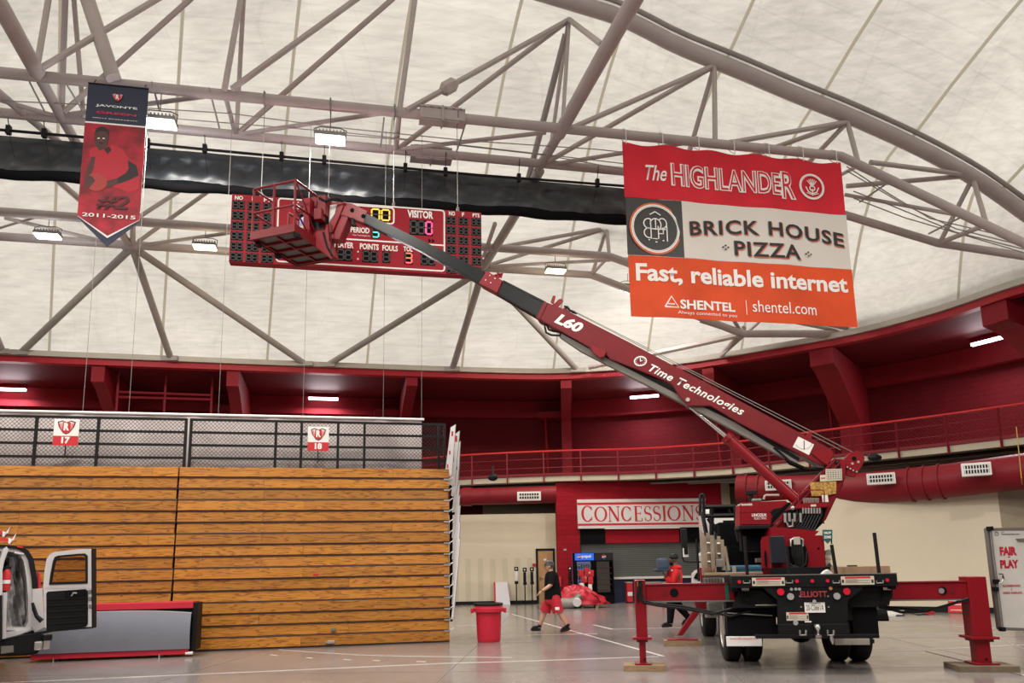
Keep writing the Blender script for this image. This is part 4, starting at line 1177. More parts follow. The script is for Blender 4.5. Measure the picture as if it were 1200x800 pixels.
for m, o, dy in ((SAL, .02, .016), ('blackink', 0, .022)):
    px_txt('BRICK HOUSE', 808 + o * 60, 988 + o * 60, 277 + o * 60, 17, m, dy, bold=.022, arc=.17, space=1.12)
    px_txt('PIZZA', 861 + o * 60, 938 + o * 60, 299 + o * 60, 17, m, dy, bold=.022, space=1.12)
mb = MB(FT)
for px, py in ((850, 290), (947, 298)):
    c = cc(px, py)
    for dx, dz in ((-.07, 0), (.07, 0), (0, .05), (0, -.05)): mb.prism([(c.x + dx - .035, c.z + dz), (c.x + dx, c.z + dz - .025), (c.x + dx + .035, c.z + dz), (c.x + dx, c.z + dz + .025)], yb_ - .024, yb_ - .02)
mb.done('ornament', M['blackink'], BNR, smooth=False)
px_txt('Fast, reliable internet', 746, 993, 332, 24, bold=.028)
px_txt('SHENTEL', 797, 862, 362, 11, bold=.03); px_txt('Always connected to you', 794, 864, 369, 5); px_txt('shentel.com', 882, 957, 365.5, 13.5, bold=.0)
mb = MB(FT); a = cc(779, 359.5); b = cc(795, 359.5); c = cc(788, 347.5); stroke(mb, [(a.x, a.z), (b.x, a.z), ((a.x + b.x) / 2, c.z), (a.x, a.z)], .04, yb_ - .03, .004)
stroke(mb, [(a.x + .08, a.z + .08), (b.x - .1, a.z + .08)], .03, yb_ - .03, .004); mb.done('triangle_logo', M['ink'], BNR, smooth=False)
mb = MB(FT); a = cc(873.5, 352); b = cc(873.5, 369); mb.box(a.x - .008, a.x + .008, yb_ - .03, yb_ - .025, b.z, a.z); mb.done('divider_line', M['ink'], BNR, smooth=False)

# ------------------------------------------------------------------ tall player banner
y2 = -.26
PB = thing('player_banner', 'tall narrow navy and red player banner with pointed bottom at upper left', 'banner', FT.w(FT.hit(132, 180, y2)))
def h2(px, py): v = FT.hit(px, py, y2); return (v.x, v.z)
xl, xr = (h2(102, 99)[0] + h2(92, 254)[0]) / 2, (h2(173, 105)[0] + h2(165, 257)[0]) / 2
print('pb', h2(102, 99), h2(92, 254), h2(173, 105), h2(165, 257))
ztp = h2(137, 101)[1]; zsp = h2(135, 145)[1]; zsh = (h2(92, 254)[1] + h2(165, 257)[1]) / 2; ztip = h2(127, 279)[1]; ztip2 = h2(128, 289)[1]
NV = mat('banner_navy', (.022, .028, .060), .6)
mb = MB(FT); mb.prism([(xl, zsp), (xr, zsp), (xr, ztp), (xl, ztp)], y2, y2 + .015); mb.done('navy_head', NV, PB, smooth=False)
mc = (xl + xr) / 2
mb = MB(FT); mb.prism([(xl + .02, zsh - .05), (mc, ztip2), (xr - .02, zsh - .05), (xr - .02, zsp), (xl + .02, zsp)], y2 + .005, y2 + .02); mb.done('navy_tip', NV, PB, smooth=False)
mb = MB(FT); mb.prism([(xl, zsh), (mc, ztip), (xr, zsh), (xr, zsp), (xl, zsp)], y2 - .006, y2); mb.done('white_border', M['ink'], PB, smooth=False)
g = .03
mb = MB(FT); mb.prism([(xl, zsh + .01), (mc, ztip + .05), (xr, zsh + .01), (xr, zsp - .04), (xl, zsp - .04)], y2 - .012, y2 - .006); mb.done('red_field', mat('banner_crimson', (.30, .008, .022), .6, 0, .55, 2.5), PB, smooth=False)
mb = MB(FT); mb.tube((xl, y2, ztp + .01), (xr, y2, ztp + .01), .02); 
for x in (xl + .1, xr - .1): mb.tube((x, y2, ztp), (x, -.1, ZC), .01, 4)
mb.done('banner_rod', M['black'], PB)
def bpoly(pts, m, dy, name):
    mb = MB(FT); mb.prism([h2(*p) for p in pts], y2 - dy - .002, y2 - dy); return mb.done(name, m, PB, smooth=False)
DSK = mat('print_brown', (.075, .028, .024), .6); JR = mat('print_jersey', (.42, .014, .030), .6); BK = mat('print_black', (.02, .012, .015), .6); BALL = mat('print_ball', (.36, .04, .035), .6)
bpoly([(105, 176), (112, 172), (116, 171), (118, 176), (124, 173), (133, 170), (145, 176), (153, 190), (160, 196), (164, 205), (163, 222), (152, 226), (130, 218), (112, 214), (106, 200)], JR, .014, 'printed_jersey')
bpoly([(111, 158), (113, 151), (118, 148.5), (124, 149.5), (128, 154), (128, 163), (126, 170), (122, 175), (117, 177), (113, 172), (111, 165)], DSK, .016, 'printed_head')
bpoly([(111, 158), (113, 151), (118, 148.5), (124, 149.5), (128, 154), (128, 160), (125, 155), (118, 153.5), (113, 156)], BK, .018, 'printed_hair')
bpoly([(114.5, 162), (117, 161.5), (117, 163), (114.5, 163.2)], M['ink'], .018, 'printed_eye'); bpoly([(120.5, 162), (123, 162), (123, 163.3), (120.5, 163)], M['ink'], .018, 'printed_eye')
bpoly([(117, 167), (120, 167), (121, 169.5), (116.5, 169.5)], BK, .018, 'printed_mouth'); bpoly([(118.3, 162), (119.3, 162), (120.5, 166.3), (117, 166.3)], mat('print_nose', (.12, .05, .04), .6), .018, 'printed_nose'); bpoly([(122, 174.5), (128, 172), (131, 176), (126, 181)], BK, .0165, 'printed_collar')
bpoly([(107, 184), (112, 184), (110, 198), (104, 210), (100, 212), (102, 200)], DSK, .016, 'printed_arm')
bpoly([(150, 188), (160, 194), (163, 206), (150, 212), (138, 216), (136, 210), (148, 203), (151, 198)], BK, .016, 'printed_sleeve')
bpoly([(138, 209), (138, 216), (126, 221), (120, 218), (126, 212)], DSK, .017, 'printed_hand')
bpoly([(113.5 + 12.5 * math.cos(t / 20 * 6.283), 213.5 + 11 * math.sin(t / 20 * 6.283)) for t in range(20)], BALL, .019, 'printed_ball')
bpoly([(100, 205), (108, 207), (112, 212), (104, 222), (100, 218)], DSK, .021, 'printed_hand')
def t2(t, a, b, c, d, m, dy=.016, **k):
    p, q = h2(a, b), h2(c, d); return txt(t, FT, p[0], q[1], y2 - dy, q[0] - p[0], p[1] - q[1], m, PB, **k)
PINK = mat('dull_red_ink', (.50, .03, .07), .6)
t2('JAVONTE', 112.5, 122, 161, 129.8, M['ink'], bold=.025); t2('GREEN', 113, 130.2, 160, 137.3, PINK, bold=.03); t2("MEN'S BASKETBALL", 109, 138.3, 162, 142.3, M['ink'], bold=.015)
t2('#2', 114, 228, 151, 248, mat('dark_print', (.07, .008, .014), .6), .03, bold=.02, shear=.2); t2('2011-2015', 97, 249.5, 159, 258, M['ink'], .034, bold=.01)
def crest(fr, c, s, y, par, dy=.01):
    mb = MB(fr)
    shp = [(-1, .75), (-.45, .95), (0, .7), (.45, .95), (1, .75), (.85, 0), (.35, -.85), (0, -1.05), (-.35, -.85), (-.85, 0)]
    mb.prism([(c[0] + a * s, c[1] + b * s * .85) for a, b in shp], y - dy, y - dy + .003); mb.done('crest', M['blackink'], par, smooth=False)
    mb = MB(fr); mb.prism([(c[0] + a * s * .86, c[1] + b * s * .72) for a, b in shp], y - dy * 1.4, y - dy * 1.4 + .003); mb.done('crest_field', M['ink'], par, smooth=False)
    mb = MB(fr); mb.prism([(c[0] + a * s, c[1] + b * s) for a, b in ((-.45, .62), (.45, .62), (.5, -.5), (0, -.75), (-.5, -.5))], y - dy * 1.8, y - dy * 1.8 + .003); mb.done('crest_centre', M['redink'], par, smooth=False)
    txt('R', fr, c[0] - s * .3, c[1] - s * .42, y - dy * 2.2, s * .62, s * .95, M['ink'], par, bold=.06)
    for q in (-1, 1):
        mb = MB(fr); stroke(mb, [(c[0] + q * s * .62, c[1] + s * .5), (c[0] + q * s * .55, c[1] - s * .2)], s * .1, y - dy * 2, .003); stroke(mb, [(c[0] + q * s * .8, c[1] + s * .45), (c[0] + q * s * .7, c[1] - s * .1)], s * .1, y - dy * 2, .003)
        mb.done('crest_stripe', M['redink'], par, smooth=False)
c = h2(138, 114.5); crest(FT, c, (h2(145, 114)[0] - c[0]), y2, PB)

# ------------------------------------------------------------------ folded bleachers
b0, b1 = atz(225, 763.5, 0), atz(527, 752, 0)
FB_ = Fr(b0, -math.atan2(b1.y - b0.y, b1.x - b0.x))
BE = (b1 - b0).length
print('bleach', b0, b1, 'angle', math.degrees(FB_.a))
BZ = FB_.hit(524, 549.5, 0).z
xsp = FB_.hit(205, 640, 0).x
BL0 = -9.0
print('bleacher top', BZ, FB_.hit(0, 545, 0), 'split', xsp, 'end', BE)
NROW = 16; RH = BZ / NROW
def zrow(r): return BZ - RH * r
BLS = []
for nm, x0, x1, lab in (('bleacher', BL0, xsp - .012, 'left bank of folded golden pine bleachers behind the van and grey panel'), ('bleacher', xsp + .012, BE, 'right bank of folded golden pine bleachers ending at the white panels')):
    t = thing(nm, lab, 'bleachers', FB_.w((x0 + x1) / 2, 0, 0), 'folded bleachers'); BLS.append(t)
    mb = MB(FB_); mb.box(x0, x1, .1, 1.6, .03, BZ - .03); mb.done('understructure', M['blackm'], t, smooth=False)
    cache = {}
    for r in range(NROW):
        zt = BZ - RH * r; zb = zt - RH * .84
        lean = .012 * (r % 3)
        js = [x0 + (0 if (r or x0 > 0) else 0), x0 + (x1 - x0) * random.choice((.3, .45, .62, .78)), x1 - .01 * (r % 3)]
        if x1 - x0 > 7: js.insert(2, min(js[1] + (x1 - x0) * .22 + 1.2, x1 - .5)) if js[1] + 2.5 < x1 else None
        for a, b in zip(js, js[1:]):
            mb = MB(FB_)
            mb.add([(a + .002, lean, zt), (b - .002, lean, zt), (b - .002, lean - .035, zb), (a + .002, lean - .035, zb), (a + .002, lean + .1, zt), (b - .002, lean + .1, zt), (b - .002, lean + .1, zb), (a + .002, lean + .1, zb)],
                   [(3, 2, 1, 0), (0, 1, 5, 4), (2, 3, 7, 6), (0, 4, 7, 3), (1, 2, 6, 5)])
            mb.done('plank', M['wood'], t, smooth=False)
        mb = MB(FB_); mb.box(x0, x1, .0, .09, zb - .03, zb - .002); mb.done('nosing', mat_nose, t, smooth=False)
    mb = MB(FB_)
    for r in range(NROW):
        zt = BZ - RH * r - RH * .15
        x = x0 + .5
        while x < x1:
            for zz in (zt, zt - RH * .55): mb.box(x - .006, x + .006, -.036, -.02, zz - .006, zz + .006)
            x += 1.18
    mb.done('screw_heads', M['alu'], t, smooth=False, kind='stuff')
# number label and latch on the right bank
mb = MB(FB_); v = FB_.hit(388, 752, -.04); mb.box(v.x - .07, v.x + .07, -.07, -.03, v.z - .03, v.z + .03, .01); mb.box(v.x - .12, v.x - .05, -.06, -.03, v.z - .02, v.z + .015); mb.done('latch', M['alu'], BLS[1], smooth=False)
mb = MB(FB_); v = FB_.hit(391, 737, -.04); mb.box(v.x - .05, v.x + .05, -.06, -.03, v.z - .035, v.z + .035, .008); mb.done('socket_plate', M['greym'], BLS[1], smooth=False)
mb = MB(FB_); v = FB_.hit(370, 673, -.04); mb.box(v.x - .05, v.x + .05, -.045, -.03, v.z - .02, v.z + .02); mb.done('red_sticker', M['redink'], BLS[1], smooth=False)
for r in range(1, 16):
    mb = MB(FB_); zt = BZ - RH * r; mb.box(BE - .12, BE + .02, -.02, .06, zt - .02, zt + .02); mb.tube((BE, .02, zt), (BE + .09, .02, zt + .06), .012, 5); mb.done('end_hook', M['alu'], BLS[1], smooth=False)
# rail with chain link on top
RZ0, RZ1 = BZ + .0, FB_.hit(300, 493, .25).z
print('rail', RZ0, RZ1)
for x0, x1, posts, lab in ((BL0 + .1, FB_.hit(218, 500, .25).x, (41, 114, -60, -170, -300, 217), 'black guard rail with chain link mesh above the left bleachers'), (FB_.hit(223, 500, .25).x, FB_.hit(521.5, 500, .25).x, (223, 323, 353, 396, 427, 514, 521), 'black guard rail with chain link mesh above the right bleachers')):
    t = thing('guard_rail', lab, 'railing', FB_.w((x0 + x1) / 2, .25, BZ), 'guard rails on the bleachers')
    for k in range(4):
        mb = MB(FB_); z = RZ1 - k * (RZ1 - RZ0) * .262; mb.box(x0, x1, .23, .27, z - .025, z + .025); mb.done('rail', M['black'], t, smooth=False)
    for px in posts:
        x = FB_.hit(px, 520, .25).x; mb = MB(FB_); mb.box(x - .027, x + .027, .222, .278, BZ, RZ1 + .02); mb.done('post', M['black'], t, smooth=False)
    mb = MB(FB_); x = x0; H = RZ1 - RZ0
    while x < x1:
        for s_ in (1, -1):
            a = (x, .25, RZ0 if s_ > 0 else RZ1); b = (x + H, .25, RZ1 if s_ > 0 else RZ0)
            if b[0] > x1: f_ = (x1 - a[0]) / (b[0] - a[0]); b = (x1, .25, a[2] + (b[2] - a[2]) * f_)
            mb.path([a, b], .0055, 3, cap=False)
        x += .083
    x = x0 - H
    while x < x0:
        f_ = (x0 - x) / H
        for s_ in (1, -1):
            a = (x0, .25, RZ0 + f_ * H if s_ > 0 else RZ1 - f_ * H); b = (x + H, .25, RZ1 if s_ > 0 else RZ0); mb.path([a, b], .0055, 3, cap=False)
        x += .083
    mb.done('chain_link_mesh', M['chain'], t, kind='stuff')
# section signs
for px0, py0, px1, py1, num in ((64, 490.5, 91, 522, '17'), (361, 499.5, 385, 528.5, '18')):
    a, b = FB_.hit(px0, py0, .17), FB_.hit(px1, py1, .17)
    t = thing('section_sign', ('white and red section sign reading 17 on the left guard rail' if num == '17' else 'white and red section sign reading 18 on the right guard rail'), 'sign', FB_.w((a.x + b.x) / 2, .17, b.z), 'section signs')
    zc = b.z + (a.z - b.z) * .36
    mb = MB(FB_); mb.box(a.x, b.x, .17, .18, b.z, a.z); mb.done('sign_plate', M['ink'], t, smooth=False)
    mb = MB(FB_); mb.box(a.x, b.x, .165, .17, b.z, zc); mb.done('red_band', M['redink'], t, smooth=False)
    w = b.x - a.x; txt(num, FB_, a.x + w * .34, b.z + .04, .162, w * .34, (zc - b.z) * .7, M['ink'], t, bold=.05)
    crest(FB_, ((a.x + b.x) / 2, zc + (a.z - zc) * .52), w * .36, .168, t, .003)
    mb = MB(FB_); mb.tube(((a.x + b.x) / 2, .2, b.z + .05), ((a.x + b.x) / 2, .2, b.z - .25), .012, 6); mb.done('sign_stem', M['black'], t)
# hanging white backdrop behind the rail
yk = .9
a, b = FB_.hit(0, 481, yk), FB_.hit(494.5, 491.5, yk)
zk = (a.z + b.z) / 2
t = thing('hanging_backdrop', 'long whitish cloth hanging from a thin pipe behind the bleacher guard rails', 'cloth', FB_.w(0, yk, BZ))
mb = MB(FB_)
def cl(u, v):
    x = BL0 + (b.x - BL0) * u; return (x, yk + .05 + .03 * math.sin(x * 3.1) + .02 * math.sin(x * 7.7 + v), BZ + .01 + (zk - .04 - BZ) * v)
mb.grid(cl, 120, 4); o = mb.done('cloth', mat('white_plastic_cloth', (.62, .55, .54), .5, 0, .10, 1.5, .3, 3), t); 
mb = MB(FB_); mb.tube((BL0, yk, zk), (b.x + .05, yk, zk), .03, 8); mb.done('pipe', M['white'], t)
for px in (97, 151, 256, 355, 449, 494):
    x = FB_.hit(px, 481, yk).x; mb = MB(FB_); mb.tube((x, yk, zk), (x, yk, 12.3), .006, 4); mb.done('wire', M['wire'], t)
# red pipe frame behind
f = bracket(195)
def rp(px, py): v = f.hit(px, py, 1.2); return (v.x, 1.2, v.z)
t = thing('pipe_frame', 'tall red pipe rack fixed under the roof edge above sign 17', 'frame', f.w(*rp(195, 480)))
for pts in (((140, 424), (136, 483)), ((195, 434), (192, 484)), ((250, 427), (247, 485)), ((139, 459), (249, 463)), ((139, 465), (249, 468)), ((139, 424), (251, 427)), ((190, 427), (190, 434), (200, 434), (200, 427))):
    mb = MB(f); mb.path([rp(*p) for p in pts], .05, 6); mb.done('pipe', M['post_red'], t)
# white end panels beside the bleacher
EPM = mat('panel_white', (.74, .72, .73), .4)
spec = [((528.3, 500.5), (534, 497), (529.5, 556), (526.5, 558), (521.3, 556.5)), ((533, 508.5), (538.7, 504.5), (533, 566), (530, 569), (526, 567)), ((537, 519), (539.6, 516.5), (536.5, 570), (531, 582), (528.3, 580))]
spec += [((537, 543), (538.8, 540.5), (534, 600), (529.5, 600)), ((537, 569), (538.8, 566), (533.5, 630), (529.3, 630)), ((537.3, 582), (539, 579.5), (533.8, 655), (529.5, 655)), ((537.5, 594), (539.5, 591.5), (533.6, 685), (529.4, 685)), ((537.5, 613), (539.5, 611), (533, 708), (529.2, 708)), ((538, 632), (539.6, 630), (531.5, 725.5), (528.7, 725.5))]
nm_ = ('topmost, pointed one', 'second from the top, with pink emblem', 'third from the top, with blue mark', 'fourth from the top', 'middle of the leaning stack', 'fourth from the bottom', 'third from the bottom', 'second from the bottom', 'lowest, nearly reaching the floor')
mb = MB(FB_); mb.pprism([(526.8, 560), (530.5, 555), (530.5, 728), (527.2, 728)], .30, .05); mb.done('dark_gap_plate', M['blackm'], BLS[1], smooth=False)  # black plate put in for the shade in the gap behind the panels
for i, p in enumerate(spec):
    yy = .02 + .035 * (len(spec) - i) if i > 2 else (.0, .12, .2)[i]
    mb = MB(FB_); mb.pprism(p, yy, .022)
    v = FB_.hit(*p[0], yy)
    t = thing('aisle_end_panel', 'white end panel at bleacher end, ' + nm_[i], 'panel', FB_.w(v.x, yy, v.z - 1), 'white end panels beside the bleachers')
    pn = mb.done('panel', EPM, t, smooth=False)
    mb = MB(FB_); q = p[1]; r_ = p[2]; mb.path([FB_.hit(q[0] + .2, q[1], yy), FB_.hit(r_[0] + .2, r_[1], yy)], .008, 4); mb.done('panel_edge', M['greym'], t)
    if i in (0, 1, 2):
        for (ex, ey, w, m) in (((530, 508, .04, 'redink'), (527, 530, .03, 'redink'), (524.5, 546, .03, 'redink')), ((534.5, 514, .05, 'redink'), (530.5, 537, .05, 'navy'), (529, 552, .03, 'redink')), ((535, 548, .03, 'navy'),))[i]:
            cq = FB_.hit(ex, ey, yy); mb = MB(FB_); mb.box(cq.x - w * .5, cq.x + w * .5, yy - .006, yy - .001, cq.z - w * 1.4, cq.z + w * 1.4); mb.done('emblem', M[m], t, smooth=False)
# ------------------------------------------------------------------ boom lift truck
FK = Fr((4.42, 11.3, 0), R(8))
TR = thing('boom_lift_truck', 'red and black boom lift truck with raised telescopic boom and extended outriggers', 'truck', FK.o)
def K(): return MB(FK)
def pb(name, m, a, b, c, d, y, dep, bev=.0, parent=None, smooth=False):
    return K().pbox(a, b, c, d, y, dep, bev).done(name, M[m] if isinstance(m, str) else m, parent or TR, smooth=smooth)
def lb(name, m, x0, x1, y0, y1, z0, z1, bev=.0, parent=None):
    return K().box(x0, x1, y0, y1, z0, z1, bev).done(name, M[m] if isinstance(m, str) else m, parent or TR, smooth=False)
def kp(px, py, y): v = FK.hit(px, py, y); return (v.x, y, v.z)
zb = FK.hit(950, 673.5, 0).z
xL, xR = FK.hit(857, 680, 0).x, FK.hit(1051, 680, 0).x
print('truck bed', xL, xR, zb, 'plate z', FK.hit(955, 711, 0))
# bed and chassis
lb('deck', 'tblack', xL, xR, 0.06, 4.7, zb - .10, zb - .005)
lb('deck_side', 'tblack', xL, xL + .08, 0.06, 4.7, zb - .22, zb - .1); lb('deck_side', 'tblack', xR - .08, xR, 0.06, 4.7, zb - .22, zb - .1)
rail = lb('rear_rail', 'tblack', xL, xR, -.03, .07, zb - .17, zb, .01)
lb('rail_lip', 'greym', xL, xR, -.035, .08, zb + .001, zb + .012)
for s_ in (-.43, .43): lb('chassis_rail', 'tblack', s_ - .05, s_ + .05, .3, 7.6, .72, .98)
lb('subframe', 'tblack', -.6, .6, .2, 4.6, .95, zb - .1)
for y in (.5, 1.3, 2.4, 3.3): lb('cross_member', 'tblack', -1.0, 1.0, y, y + .1, .98, zb - .1)
# rear panel
pl = K().pprism([(893, 687), (1013, 687), (1007, 693), (994, 703), (993, 746), (912, 746), (911, 703), (899, 693)], -.01, .06, .006).done('rear_panel', M['tblack'], TR, smooth=False)
pb('bumper_bar', 'tblack', 886, 743.5, 1031, 747.5, -.06, .12, .01)
pb('step_bar', 'tblack', 912, 731, 996, 743, -.05, .1, .01)
pb('mud_flap', 'blackm', 851, 706, 911, 745, .35, .03); pb('mud_flap', 'blackm', 997, 706, 1030.5, 745, .3, .03)
K().pprism([(866, 692), (893, 692), (911, 705), (911, 712), (858, 712), (862, 703)], .2, .1).done('frame_gusset', M['tblack'], TR, smooth=False)
K().pprism([(1013, 688), (1046, 688), (1046, 700), (1030, 711), (996, 711), (996, 702)], .2, .1).done('frame_gusset', M['tblack'], TR, smooth=False)
o = pb('bumper_strip', 'white', 851, 745.5, 893.5, 757, .3, .03, .01); ptxt('www.elliottequip.com', FK, 855, 746.5, 889, 750, .29, M['redink'], TR)
pb('bumper_strip', 'ringgrey', 978, 748, 1020, 755.5, .25, .03, .01)
pb('strip_bracket', 'black', 1019, 749, 1025, 753.5, .25, .05)
def dsc(name, px, py, rp, m, y=-.03, dep=.03, par=None):
    c = kp(px, py, y); r = (FK.hit(px + rp, py, y).x - c[0]); return K().disc(c, r, dep, 18).done(name, M[m] if isinstance(m, str) else m, par or TR, smooth=False)
LR = mat('red_lens', (.45, .01, .03), .2, emit=(1, .02, .05), es=.15); CLRL = mat('clear_lens', (.35, .36, .36), .2)
for px, py in ((866.5, 681.5), (934, 680.7), (952, 680.5), (970, 680.3), (1040, 679.5)):
    dsc('lamp_bezel', px, py + .4, 3.4, 'black', -.04, .02); dsc('marker_light', px, py, 2.1, LR, -.05, .02)
for px, py, m in ((915, 693.3, LR), (926.5, 698.8, CLRL), (981, 698.3, CLRL), (992.5, 692.8, LR)):
    dsc('lamp_bezel', px, py, 5, 'black', -.03, .03); dsc('tail_light', px, py, 4.1, m, -.05, .03)
for px, py in ((927.5, 690.2), (932.6, 690), (936.8, 690)): dsc('small_bulb', px, py, 1.8, CLRL, -.03, .03)
dsc('amber_bulb', 973.5, 689.2, 2, mat('amber_lens', (.5, .2, .08), .3), -.03, .03)
for px, py in ((939, 711), (971, 711), (970.5, 698.5), (937.5, 698.5)): dsc('bolt', px, py, 1, 'alu', -.02, .02)
ptxt('ELLIOTT', FK, 937.5, 692.6, 969.5, 699.2, -.014, mat('dull_red_letter', (.40, .035, .045), .6), TR, bold=.02)
# plate
p = pb('license_plate', 'ink', 942.5, 705.5, 967.5, 717.5, -.035, .01, .003); ptxt('20-C0661A', FK, 944.5, 708.5, 965.5, 715, -.037, M['blackink'], p); ptxt('VIRGINIA', FK, 948, 706.2, 962, 707.6, -.037, M['navy'], p)
K().pprism([(943, 705), (948, 702.5), (962, 702.5), (967, 705)], -.05, .03).done('plate_lamp_hood', M['tblack'], TR, smooth=False); dsc('plate_lamp', 954.5, 704.5, 2.2, CLRL, -.06, .03)
def warn(a, b, c, d, y=-.034):
    t = pb('warning_label', mat_lab, a, b, c, d, y, .005); w = c - a; h = d - b
    pb('label_header', 'redink', a + w * .12, b + .3, c - w * .12, b + h * .22, y - .002, .001, parent=t)
    for i in range(4): pb('label_line', 'greym', a + w * .14, b + h * (.36 + i * .14), c - w * (.14 if i % 2 else .5), b + h * (.39 + i * .14), y - .002, .001, parent=t)
    pb('label_icon', 'blackink', a + w * .03, b + h * .4, a + w * .10, b + h * .8, y - .002, .001, parent=t); pb('label_icon', 'blackink', c - w * .1, b + h * .4, c - w * .03, b + h * .8, y - .002, .001, parent=t)
mat_lab = mat('label_cream', (.62, .57, .46), .5)
warn(881, 676.8, 920, 685.9); warn(985.2, 675.2, 1025, 684.6); warn(921.3, 717.2, 948, 726.8, -.02)
pb('sticker', 'whitem', 869, 689, 878, 692.5, .18, .005); pb('sticker', 'whitem', 1035, 688, 1044.5, 691, .18, .005); pb('sticker', 'whitem', 943, 727.3, 951, 729, -.055, .004); dsc('round_badge', 932.5, 729.5, 3, CLRL, -.056, .004)
for px in (875, 925, 980, 1031):
    mb = K(); mb.path([kp(px - 4, 680, -.05), kp(px - 3.6, 683, -.05), kp(px + 3.6, 682.8, -.05), kp(px + 4, 679.5, -.05)], .012, 6); mb.done('stake_pocket', M['greym'], TR)
# hitch
mb = K(); c = kp(958, 738, -.1); mb.lathe([(.0, .09), (.035, .08), (.05, .045), (.035, .01), (.02, 0), (.02, -.05), (.05, -.06), (.05, -.1), (0, -.1)], (c[0], -.12, c[2]), 'Z', 14); mb.done('tow_ball', M['chrome'], TR)
pb('hitch_plate', 'tblack', 953, 731, 963, 747, -.1, .08, .01)
for px in (941, 973.5):
    mb = K(); mb.path([kp(px - 3.6, 738, -.09), kp(px - 3.3, 744, -.1), kp(px + 3.3, 744, -.1), kp(px + 3.6, 738, -.09)], .016, 6); mb.done('tow_loop', M['greym'], TR)
mb = K(); mb.path([kp(974, 744, -.11), kp(975, 749, -.11), kp(976, 754.5, -.1)], [.015, .03, .012], 6); mb.done('shackle', M['alu'], TR)
# wheels
def tyre(name, x, y, r, w, parent, dish=1):
    mb = K(); hw = w / 2
    prof = [(r * .56, -hw * .8), (r * .62, -hw), (r * .88, -hw * 1.02), (r * .97, -hw * .86), (r, -hw * .7)]
    for g in (-.45, -.15, .15, .45): prof += [(r, hw * (g - .06)), (r * .98, hw * (g - .05)), (r * .98, hw * (g + .05)), (r, hw * (g + .06))]
    prof += [(r, hw * .7), (r * .97, hw * .86), (r * .88, hw * 1.02), (r * .62, hw), (r * .56, hw * .8)]
    mb.lathe(prof, (x, y, r), 'X', 40)
    t = mb.done('tyre', M['rubber'], parent)
    mb = K(); q = -hw if dish < 0 else hw; s_ = dish
    mb.lathe([(r * .60, q * .85), (r * .57, q * .95), (r * .54, q * .8), (r * .50, q * .2), (r * .3, q * .1), (r * .26, q * .55), (r * .16, q * .7), (0, q * .72)], (x, y, r), 'X', 30); mb.done('rim', M['alu'] if name != 'w' else M['whitem'], t)
    mb = K()
    for k in range(8): a = k * math.pi / 4; mb.lathe([(.016, q * .12), (.016, q * .3), (0, q * .3)], (x, y + r * .38 * math.cos(a), r + r * .38 * math.sin(a)), 'X', 6)
    mb.done('wheel_nuts', M['chrome'], t, kind='stuff')
    return t
RY = 1.62; rr = .49
tyre('wheel', -1.12, RY, rr, .26, TR, -1); tyre('wheel', -.80, RY, rr, .26, TR, -1); tyre('wheel', .54, RY, rr, .26, TR, 1); tyre('wheel', .86, RY, rr, .26, TR, 1)
mb = K(); mb.tube((-1.2, RY, rr), (1.1, RY, rr), .08, 10); mb.ball((0, RY, rr), .22, (1, .9, 1), 14); mb.done('rear_axle', M['tblack'], TR)
FYW = 5.9
tyre('wheel', -1.03, FYW, .47, .27, TR, -1); tyre('wheel', 1.03, FYW, .47, .27, TR, 1)
mb = K(); mb.tube((-1, FYW, .47), (1, FYW, .47), .06, 8); mb.done('front_axle', M['tblack'], TR)
for s_ in (-1, 1):
    mb = K()
    P = [(RY + .62 * math.cos(R(a)), rr + .62 * math.sin(R(a))) for a in range(15, 166, 15)]
    for (a, b), (c_, d_) in zip(P, P[1:]):
        mb.add([(s_ * 1.2, a, b), (s_ * 1.2, c_, d_), (s_ * .55, c_, d_), (s_ * .55, a, b), (s_ * 1.2, a, b + .02), (s_ * 1.2, c_, d_ + .02), (s_ * .55, c_, d_ + .02), (s_ * .55, a, b + .02)], [(0, 1, 2, 3), (7, 6, 5, 4), (0, 4, 5, 1), (3, 2, 6, 7)])
    mb.done('mudguard', M['tblack'], TR)
pb('white_post', 'whitem', 847, 705, 849.5, 743, .55, .04); 
# cab
WHT = mat('cab_white', (.70, .69, .67), .3, coat=.3)
mb = K(); mb.box(-1.05, 1.05, 4.95, 6.6, .95, 2.75, .12, 3); cab = mb.done('cab', WHT, TR)
lb('rear_window', 'boomblack', -.7, .7, 4.93, 4.948, 1.75, 2.45, parent=cab)
mb = K(); mb.prism([(-1.0, .9), (1.0, .9), (1.0, 1.75), (.8, 1.95), (-.8, 1.95), (-1.0, 1.75)], 6.6, 8.1, .06); mb.done('hood', WHT, TR)
for s_ in (-1, 1):
    mb = K(); mb.prism([(s_ * .85, .55), (s_ * 1.22, .5), (s_ * 1.24, .95), (s_ * 1.15, 1.22), (s_ * .85, 1.3)], 5.35, 6.5, .05); mb.done('front_fender', WHT, TR)
    lb('cab_step', 'alu', s_ * .95, s_ * 1.15, 5.0, 5.3, .45, .75)
a = kp(805, 655, 6.2); b = kp(819, 658, 6.2)
mb = K(); mb.path([kp(799.5, 652, 6.2), kp(801.5, 657.5, 6.2), kp(808, 658.3, 6.2), kp(826, 658.3, 6.2)], .02, 6); mr = mb.done('mirror_arm', M['black'], TR)
pb('mirror_housing', 'black', 797.5, 619, 806.5, 652, 6.15, .12, .02, mr); pb('mirror_shell', 'white', 800, 642, 807, 652.5, 6.1, .05, .015, mr); pb('mirror_glass', 'boomblack', 801.5, 641.5, 806.5, 649.5, 6.08, .01, .0, mr)
K().pprism([(811, 672), (815, 668), (820, 667), (822, 674), (828, 682), (833, 684.5), (811, 684.5)], 5.3, .2, .02).done('fender_top', WHT, TR, smooth=False)
